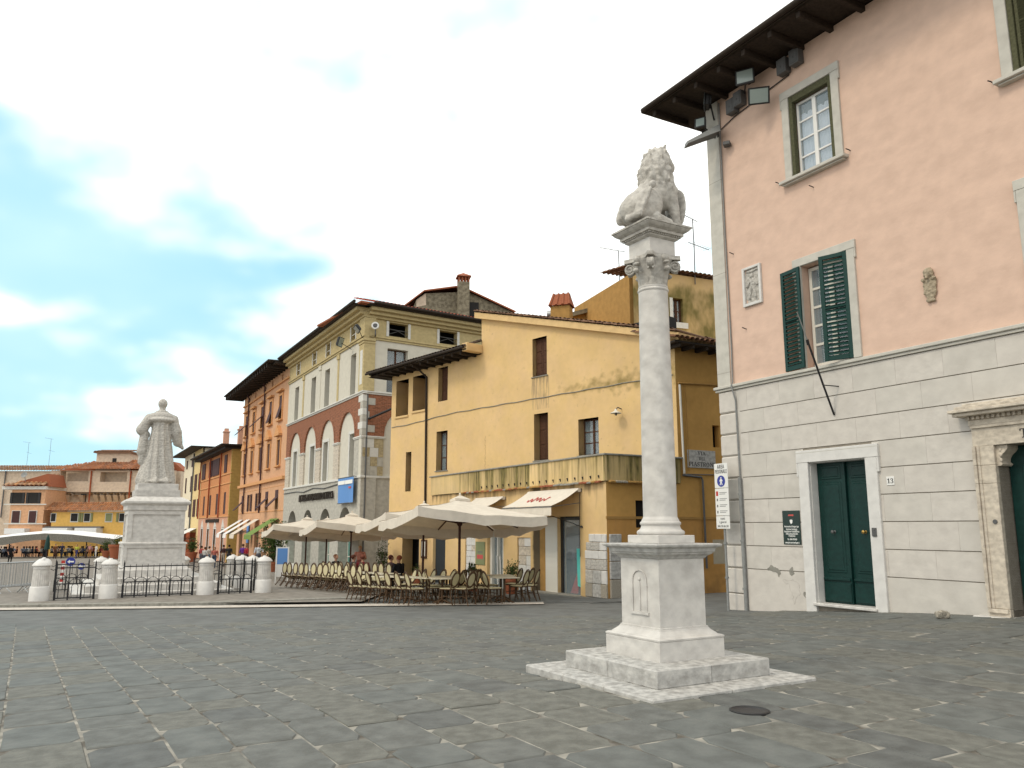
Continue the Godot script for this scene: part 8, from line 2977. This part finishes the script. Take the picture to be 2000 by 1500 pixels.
	mi.multimesh = mm
	mi.material_override = M.person
	add_child(mi)
	tag(mi, "dense crowd of seated guests under the far white marquee", "crowd", "", "stuff")

# ---------------------------------------------------------------- cafe furniture
var chair_proto: Node3D

func ellipse_pts(c: Vector3, u: Vector3, v: Vector3, n: int) -> Array:
	var o := []
	for k in n + 1: o.append(c + u * cos(TAU * k / n) + v * sin(TAU * k / n))
	return o

# bistro chair facing +x, seat centre at the origin
func make_chair() -> Node3D:
	var c := thing("bistro_chair", "", "chair", Transform3D(), "")
	var back := Vector3(-0.24, 0.7, 0)
	var up := Vector3(-0.07, 0.22, 0)
	var fr := MB.new()
	fr.tube(ellipse_pts(back, Vector3(0, 0, 0.19), up, 18), 0.019, 6)
	part(c, "back_frame", fr, M.rattan)
	var pn := MB.new()
	var ring := ellipse_pts(back, Vector3(0, 0, 0.15), up * 0.8, 18)
	for k in 18:
		pn.tri(back + Vector3(0.008, 0, 0), ring[k + 1] + Vector3(0.008, 0, 0), ring[k] + Vector3(0.008, 0, 0))
		pn.tri(back - Vector3(0.008, 0, 0), ring[k] - Vector3(0.008, 0, 0), ring[k + 1] - Vector3(0.008, 0, 0))
	part(c, "back_panel", pn, M.cane)
	var inn := MB.new()
	inn.tube(ellipse_pts(back, Vector3(0, 0, 0.155), up * 0.82, 18), 0.012, 5)
	part(c, "inner_frame", inn, M.rattan)
	var st := MB.new()
	var pts := PackedVector2Array()
	for k in 20:
		var a := TAU * k / 20.0
		var q := pow(absf(cos(a)), 6.0) + pow(absf(sin(a)), 6.0)
		pts.append(Vector2(cos(a), sin(a)) * 0.21 / pow(q, 1.0 / 6.0))
	st.xf = Transform3D(Basis(Vector3(1, 0, 0), -PI / 2), Vector3(0, 0.44, 0))
	st.poly(pts, 0.0, 0.025, true)
	part(c, "seat", st, M.cane)
	var sf := MB.new()
	var loop := []
	for k in 21: loop.append(Vector3(pts[k % 20].x * 1.02, 0.435, -pts[k % 20].y * 1.02))
	sf.tube(loop, 0.018, 6)
	part(c, "seat_frame", sf, M.rattan)
	for z in [-1.0, 1.0]:
		var lg := MB.new()
		lg.tube([Vector3(0.18, 0.43, 0.17 * z), Vector3(0.2, 0.0, 0.19 * z)], 0.016, 6, 0.013)
		part(c, "leg", lg, M.rattan)
		lg = MB.new()
		lg.tube([Vector3(-0.23, 0.52, 0.17 * z), Vector3(-0.18, 0.42, 0.17 * z), Vector3(-0.2, 0.25, 0.18 * z), Vector3(-0.28, 0.0, 0.19 * z)], 0.017, 6)
		part(c, "leg", lg, M.rattan)
	var sr := MB.new()
	sr.tube([Vector3(0.19, 0.2, 0.18), Vector3(0.0, 0.24, 0.09), Vector3(-0.2, 0.2, 0.18)], 0.01, 5)
	sr.tube([Vector3(0.19, 0.2, -0.18), Vector3(0.0, 0.24, -0.09), Vector3(-0.2, 0.2, -0.18)], 0.01, 5)
	part(c, "stretcher", sr, M.rattan)
	return c

func make_table() -> Node3D:
	var t := thing("bistro_table", "", "table", Transform3D(), "cafe tables")
	var mb := MB.new()
	mb.cbox(-0.36, 0.36, 0.705, 0.73, -0.36, 0.36, 0.008)
	part(t, "table_top", mb, M.table_top)
	mb = MB.new()
	mb.tube([Vector3(0, 0.03, 0), Vector3(0, 0.7, 0)], 0.035, 8)
	part(t, "column", mb, M.rattan)
	for k in 4:
		var a := PI / 4 + PI / 2 * k
		mb = MB.new()
		mb.tube([Vector3(0, 0.12, 0), Vector3(cos(a) * 0.18, 0.07, sin(a) * 0.18), Vector3(cos(a) * 0.33, 0.012, sin(a) * 0.33)], 0.022, 6)
		part(t, "foot", mb, M.rattan)
	return t

func make_cafe() -> void:
	chair_proto = make_chair()
	var tp := make_table()
	var used := [false, false]
	var put_chair := func(x: float, z: float, face: Vector3, label: String, group: String, tip: float) -> void:
		var t := stand(x, z, atan2(-face.z, face.x), -0.012)
		if tip != 0.0:
			# leant forward against the table, pivoting on the front feet
			var piv := Vector3(0.2, 0, 0)
			t = t * Transform3D(Basis(), piv) * Transform3D(Basis(Vector3(0, 0, 1), -tip), Vector3.ZERO) * Transform3D(Basis(), -piv)
		if not used[0]:
			used[0] = true
			chair_proto.transform = t
			chair_proto.set_meta("label", label); chair_proto.set_meta("group", group)
		else: copy(chair_proto, t, label).set_meta("group", group)
	var put_table := func(x: float, z: float, yaw: float, label: String) -> void:
		var t := stand(x, z, yaw, -0.012)
		if not used[1]:
			used[1] = true
			tp.transform = t
			tp.set_meta("label", label)
		else: copy(tp, t, label)
	# long joined tables with a row of chairs on each side
	var r := Vector3(0.75, 0, 0.66)
	var f := Vector3(0.88, 0, -0.47)
	var o := Vector3(-4.72, 0, -25.3)
	for i in 7:
		var p := o + r * (i * 0.44)
		put_chair.call(p.x, p.z, f.rotated(Vector3.UP, rng.randf_range(-0.1, 0.1)), "rattan bistro chair in the street side row of the long joined tables", "street side row of cafe chairs", 0.0)
		var q := p + f * 1.6
		put_chair.call(q.x, q.z, -f.rotated(Vector3.UP, rng.randf_range(-0.1, 0.1)), "rattan bistro chair in the house side row of the long joined tables", "house side row of cafe chairs", 0.0)
		if i < 6 and i % 2 == 0:
			var m := p + f * 0.8 + r * 0.25
			put_table.call(m.x, m.z, atan2(-r.z, r.x), "square pale topped table in the long joined row")
	var more := [[876, 23.5, -1], [907, 23.35, -1], [889, 24.7, -1], [918, 24.9, -1], [925, 24.0, 1], [943, 23.7, 1], [963, 23.5, 1], [936, 25.4, 1], [957, 25.2, 1], [1013, 24.5, -1], [1034, 24.8, -1], [1001, 25.8, -1], [1024, 26.1, -1], [850, 24.2, 1], [836, 25.3, 1]]
	for q in more:
		var x: float = at_depth(q[0], 1150, q[1]).x
		var dir := Vector3(0.95, 0, -0.3) if q[2] > 0 else Vector3(-0.9, 0, -0.42)
		put_chair.call(x, -q[1], dir.rotated(Vector3.UP, rng.randf_range(-0.15, 0.15)), "rattan bistro chair at a separate table facing the shop awning" if q[2] > 0 else "rattan bistro chair at a separate table with its back to the shop", "chairs at the separate cafe tables facing the shop" if q[2] > 0 else "chairs at the separate cafe tables with backs to the shop", 0.0)
	for q in [[864, 23.8], [872, 25.0], [985, 24.0], [978, 25.5]]:
		put_table.call(at_depth(q[0], 1150, q[1]).x, -q[1], 0.3, "square pale topped table standing alone under the near umbrella")
	# chairs tipped against the farther tables
	var a := on_ground(541, 1151); var b := on_ground(676, 1164)
	var dr := (b - a).normalized()
	dr = Vector3(dr.x, 0, dr.z).normalized()
	var sd := Vector3(-dr.z, 0, dr.x) * -1.0
	if sd.z > 0: sd = -sd
	for i in 13:
		for k in 2:
			var p := a + dr * (i * 0.53) + sd * (0.25 + k * 1.7)
			if k == 1 and i > 10: continue
			put_chair.call(p.x, p.z, sd.rotated(Vector3.UP, rng.randf_range(-0.12, 0.12)) if k == 0 else -sd, "rattan chair tipped against a table in the row nearest the fence" if k == 0 else "rattan chair tipped against a table on the bank side of that row", "tipped chairs nearest the fence" if k == 0 else "tipped chairs on the bank side", 0.3 + rng.randf() * 0.08)
		if i % 2 == 0:
			var m := a + dr * (i * 0.53 + 0.25) + sd * 1.1
			put_table.call(m.x, m.z, atan2(-dr.z, dr.x), "square pale topped table with chairs tipped against it")
	# umbrellas: pole pixel, distance
	for q in [[897, 24.6, "large cream umbrella over the tables beside the shop awning"], [826, 29.0, "cream umbrella behind the near one, before the dark cafe entrance"], [684, 37.0, "cream umbrella with a vent cap before the bank's glazed arches"], [596, 42.0, "cream umbrella beside the blue poster board"], [636, 44.0, "cream umbrella partly hidden behind the others beside the bank wall"]]:
		umbrella(at_depth(q[0], 1100, q[1]).x, -q[1], q[2])
	make_cafe_extras()

func umbrella(x: float, z: float, label: String) -> void:
	var u := thing("cafe_umbrella", label, "umbrella", stand(x, z, 0.0, -0.012), "cafe umbrellas")
	var mb := MB.new()
	mb.tube([Vector3(0, 0.05, 0), Vector3(0, 2.75, 0)], 0.045, 10, 0.036)
	part(u, "pole", mb, M.pole_wood)
	mb = MB.new()
	mb.cbox(-0.4, 0.4, 0.0, 0.1, -0.4, 0.4, 0.02)
	mb.tube([Vector3(0, 0.1, 0), Vector3(0, 0.4, 0)], 0.06, 8)
	part(u, "base", mb, M.kerb)
	# square cloth, corner towards the street, tipped a little by the wind
	var c := [Vector3(-0.35, 0, 0.94), Vector3(0.94, 0, 0.35), Vector3(0.35, 0, -0.94), Vector3(-0.94, 0, -0.35)]
	var dy := [0.32, 0.05, -0.32, -0.08]
	var R := 2.75
	var apex := Vector3(0, 3.02, 0)
	var rim := []
	for k in 4: rim.append(c[k] * R + Vector3(0, 2.42 + dy[k], 0))
	var cl := MB.new()
	var va := MB.new()
	var n := 8
	for k in 4:
		var p: Vector3 = rim[k]; var q: Vector3 = rim[(k + 1) % 4]
		for i in n:
			for j in 4:
				var cr := []
				for w in [[i, j], [i + 1, j], [i + 1, j + 1], [i, j + 1]]:
					var s: float = float(w[0]) / n
					var t: float = 1.0 - w[1] / 4.0 * 0.93
					var e := p.lerp(q, s) - Vector3(0, 0.09 * sin(s * PI) * t, 0)
					cr.append(apex.lerp(e, t) - Vector3(0, 0.12 * sin(t * PI) * 0.6 + 0.02 * sin(s * 17.0) * t, 0))
				cl.quad(cr[0], cr[1], cr[2], cr[3])
			var s0 := float(i) / n; var s1 := float(i + 1) / n
			var e0 := p.lerp(q, s0) - Vector3(0, 0.09 * sin(s0 * PI) + 0.02 * sin(s0 * 17.0), 0); var e1 := p.lerp(q, s1) - Vector3(0, 0.09 * sin(s1 * PI) + 0.02 * sin(s1 * 17.0), 0)
			var out := (p + q).normalized() * 0.05
			out.y = 0
			var d0 := Vector3(0, -0.27 + 0.02 * sin(s0 * 21.0 + k), 0) + out * (0.4 + 0.6 * sin(s0 * 14.0 + k)); var d1 := Vector3(0, -0.27 + 0.02 * sin(s1 * 21.0 + k), 0) + out * (0.4 + 0.6 * sin(s1 * 14.0 + k))
			va.quad(e0 + d0, e1 + d1, e1, e0)
	part(u, "cloth", cl, M.canvas)
	part(u, "valance", va, M.canvas)
	mb = MB.new()
	for k in 4:
		var p: Vector3 = c[k] * 0.34 + Vector3(0, 3.0 + dy[k] * 0.1, 0); var q: Vector3 = c[(k + 1) % 4] * 0.34 + Vector3(0, 3.0 + dy[(k + 1) % 4] * 0.1, 0)
		mb.tri(p, q, Vector3(0, 3.13, 0))
		mb.quad(p - Vector3(0, 0.07, 0), q - Vector3(0, 0.07, 0), q, p)
	mb.ball(Vector3(0, 3.15, 0), Vector3(0.035, 0.05, 0.035), 8, 5)
	part(u, "vent_cap", mb, M.canvas)
	for k in 8:
		var e: Vector3 = rim[k / 2] if k % 2 == 0 else (rim[k / 2] + rim[(k / 2 + 1) % 4]) / 2 - Vector3(0, 0.09, 0)
		mb = MB.new()
		var tip := apex.lerp(e, 0.985) - Vector3(0, 0.05, 0)
		mb.bar(Vector3(0, 2.93, 0), apex.lerp(e, 0.5) - Vector3(0, 0.13, 0), 0.025, 0.035)
		mb.bar(apex.lerp(e, 0.5) - Vector3(0, 0.13, 0), tip, 0.025, 0.035)
		part(u, "rib", mb, M.pole_wood)
		mb = MB.new()
		mb.bar(Vector3(0, 2.28, 0), apex.lerp(e, 0.5) - Vector3(0, 0.15, 0), 0.02, 0.03)
		part(u, "strut", mb, M.pole_wood)
	mb = MB.new()
	mb.lathe([Vector2(0.04, 2.2), Vector2(0.08, 2.24), Vector2(0.08, 2.32), Vector2(0.04, 2.36)], 10)
	part(u, "runner", mb, M.pole_wood)

func bush(label: String, p: Vector3, r: Vector3, count: int, leafs: float, pot: float, tint: Color, upright := 0.0) -> void:
	var o := thing("potted_plant", label, "plant", at(p))
	var rg := RandomNumberGenerator.new()
	rg.seed = int(p.x * 100) + count
	var mb := MB.new()
	if pot > 0.0:
		mb.lathe([Vector2(0.7 * pot, 0.0), Vector2(pot, pot * 1.6), Vector2(1.1 * pot, pot * 1.62), Vector2(1.1 * pot, pot * 1.9), Vector2(0.95 * pot, pot * 1.9), Vector2(0.9 * pot, pot * 1.75), Vector2(0.0001, pot * 1.75)], 16)
		part(o, "pot", mb, M.terracotta)
	mb = MB.new()
	var base := pot * 1.75
	for k in 7:
		var a := rg.randf() * TAU
		mb.tube([Vector3(0, base, 0), Vector3(cos(a) * r.x * 0.3, base + r.y * 0.8, sin(a) * r.z * 0.3), Vector3(cos(a) * r.x * 0.7, base + r.y * rg.randf_range(1.2, 1.8), sin(a) * r.z * 0.7)], 0.012 + 0.006 * r.y, 5, 0.004)
	part(o, "stems", mb, M.wood_brown)
	mb = MB.new()
	mb.colored = true
	for i in count:
		var d := Vector3(rg.randfn(), rg.randfn(), rg.randfn()).normalized() * pow(rg.randf(), 0.45)
		var lump := 0.75 + 0.35 * sin(d.x * 6.0 + d.z * 4.0) * cos(d.y * 5.0)
		var q := Vector3(d.x * r.x, r.y + d.y * r.y, d.z * r.z) * lump + Vector3(0, base + r.y * 0.15, 0)
		var t := Vector3(rg.randfn(), rg.randfn() + upright, rg.randfn()).normalized() * leafs
		var s := t.cross(Vector3(rg.randfn(), rg.randfn(), rg.randfn())).normalized() * leafs * 0.32
		mb.col = tint * rg.randf_range(0.6, 1.7)
		mb.tri(q - s * 0.6, q + s, q + t * 0.6); mb.tri(q - s * 0.6, q + t * 0.6, q + t)
	part(o, "leaves", mb, M.leaf)

func make_cafe_extras() -> void:
	var g := func(px: float, dd: float) -> Vector3:
		var x := at_depth(px, 1120, dd).x
		return Vector3(x, gnd(x, -dd) - 0.016, -dd)
	bush("leafy dark green shrub in a big terracotta pot by the glass cafe door", g.call(999, 28.3), Vector3(0.35, 0.34, 0.35), 420, 0.09, 0.26, Color(1.0, 1.1, 0.8))
	bush("spiky grey green plant in a pot beside the blocked opening", g.call(924, 30.0), Vector3(0.3, 0.3, 0.3), 240, 0.16, 0.2, Color(1.7, 1.8, 1.5), 1.6)
	bush("tall dark climbing plant in a pot at the alley beside the bank", g.call(746, 37.5), Vector3(0.35, 0.75, 0.35), 480, 0.11, 0.22, Color(0.7, 0.9, 0.6))
	bush("small round box plant in a pot at the dark entrance", g.call(814, 36.0), Vector3(0.26, 0.24, 0.26), 260, 0.06, 0.22, Color(1.3, 1.5, 0.5))
	bush("large bushy laurel with dark leaves before the orange palazzo", g.call(532, 52.0), Vector3(1.1, 1.35, 1.1), 1500, 0.2, 0.35, Color(0.8, 0.95, 0.45))
	bush("dark shrub in a planter beside the lemon house shops", g.call(372, 82.0), Vector3(0.8, 0.8, 0.8), 500, 0.2, 0.5, Color(0.8, 1.0, 0.5))
	bush("yellow green shrub in an orange pot at the far marquee", g.call(203, 100.0), Vector3(0.7, 0.8, 0.7), 400, 0.22, 0.45, Color(2.2, 2.6, 0.7))
	bush("terracotta pot with a small dark shrub beside the pedestal", g.call(224, 96.0), Vector3(0.6, 0.6, 0.6), 300, 0.2, 0.85, Color(0.8, 1.0, 0.5))
	# poster board
	var p: Vector3 = g.call(550, 37.0)
	var sb := thing("poster_board", "white standing board with a blue poster beside the bollards", "poster board", at(p + Vector3(0, 0.02, 0), 0.25))
	var mb := MB.new()
	for x in [-0.26, 0.26]: mb.box(x - 0.025, x + 0.025, 0.0, 1.62, -0.03, 0.03)
	mb.box(-0.235, 0.235, 0.3, 1.6, -0.02, 0.015); mb.box(-0.3, 0.3, 0.0, 0.04, -0.25, 0.25)
	part(sb, "frame", mb, M.white_paint)
	mb = MB.new()
	mb.box(-0.22, 0.22, 0.85, 1.55, 0.016, 0.022)
	part(sb, "poster", mb, M.banner_blue)
	# menu in a brown frame on the yellow wall
	var mp := fl(UF, 829, 1072)
	var me := thing("menu_case", "brown framed menu case on the yellow wall beside the entrance", "menu case", UF.t * Transform3D(Basis(), Vector3(mp.x, mp.y, 0.0)))
	mb = MB.new()
	mb.cbox(-0.22, 0.22, -0.42, 0.42, 0.0, 0.06, 0.01)
	part(me, "case", mb, M.wood_brown)
	mb = MB.new()
	mb.box(-0.14, 0.14, -0.33, 0.33, 0.06, 0.064)
	part(me, "sheet", mb, M.ivory_paint)
	# crowd barriers
	for k in 3:
		var a := on_ground(8 + k * 14, 1163 - k * 3)
		barrier(a, 1.15 + 0.1 * k, ["steel crowd barrier farthest from the bollards", "steel crowd barrier in the middle of the stacked three", "steel crowd barrier standing next to the corner bollard"][k])
	# round blue traffic signs behind the fence
	for q in [[138, 1097, 36.0, 0.30, "round blue traffic sign with a white arrow beside a striped post", true], [159, 1106, 36.5, 0.24, "smaller round blue traffic sign behind the iron fence", false]]:
		var c := at_depth(q[0], q[1], q[2])
		var gy := gnd(c.x, c.z)
		var s := thing("traffic_sign", q[4], "traffic sign", at(Vector3(c.x, gy, c.z), 0.35))
		mb = MB.new()
		mb.tube([Vector3(0, -0.05, -0.03), Vector3(0, c.y - gy, -0.03)], 0.028, 8)
		part(s, "post", mb, M.zinc)
		mb = MB.new()
		var rr: float = q[3] * 0.62
		mb.xf = Transform3D(Basis(Vector3(1, 0, 0), PI / 2), Vector3(0, c.y - gy, 0))
		mb.lathe([Vector2(rr, -0.01), Vector2(rr, 0.01), Vector2(0.0001, 0.01)], 24)
		part(s, "disc", mb, M.blue_sign)
		mb = MB.new()
		mb.xf = Transform3D(Basis(), Vector3(0, c.y - gy, 0.012))
		mb.poly(PackedVector2Array([Vector2(-0.13, 0), Vector2(-0.03, -0.08), Vector2(-0.03, -0.03), Vector2(0.13, -0.03), Vector2(0.13, 0.03), Vector2(-0.03, 0.03), Vector2(-0.03, 0.08)]), 0.0, 0.004)
		part(s, "arrow", mb, M.text_white)
		if q[5]:
			for i in 8:
				mb = MB.new()
				mb.box(-0.36, -0.22, 0.1 + i * 0.13, 0.225 + i * 0.13, -0.03, -0.01)
				part(s, "stripe", mb, M.red_paint if i % 2 else M.text_white)

func barrier(p: Vector3, yaw: float, label: String) -> void:
	var b := thing("crowd_barrier", label, "barrier", at(p + Vector3(0, 0.05, 0), yaw), "steel crowd barriers")
	var mb := MB.new()
	mb.tube([Vector3(-1.1, 0.25, 0), Vector3(-1.1, 1.0, 0), Vector3(-1.0, 1.1, 0), Vector3(1.0, 1.1, 0), Vector3(1.1, 1.0, 0), Vector3(1.1, 0.25, 0), Vector3(-1.1, 0.25, 0)], 0.022, 7)
	part(b, "frame", mb, M.steel)
	for i in 17:
		mb = MB.new()
		mb.tube([Vector3(-0.98 + i * 0.1225, 0.25, 0), Vector3(-0.98 + i * 0.1225, 1.1, 0)], 0.008, 5)
		part(b, "bar", mb, M.steel)
	for x in [-0.7, 0.7]:
		mb = MB.new()
		mb.tube([Vector3(x, 0.01, -0.32), Vector3(x, 0.08, -0.2), Vector3(x, 0.25, 0), Vector3(x, 0.08, 0.2), Vector3(x, 0.01, 0.32)], 0.018, 6)
		part(b, "foot", mb, M.steel)

# ---------------------------------------------------------------- the scene
func _ready() -> void:
	rng.seed = 20
	make_world()
	make_materials()
	make_ground()
	make_slabs()
	make_pink()
	make_yellow()
	make_bank()
	make_street()
	make_far()
	make_column()
	make_monument()
	make_cafe()
	make_people()
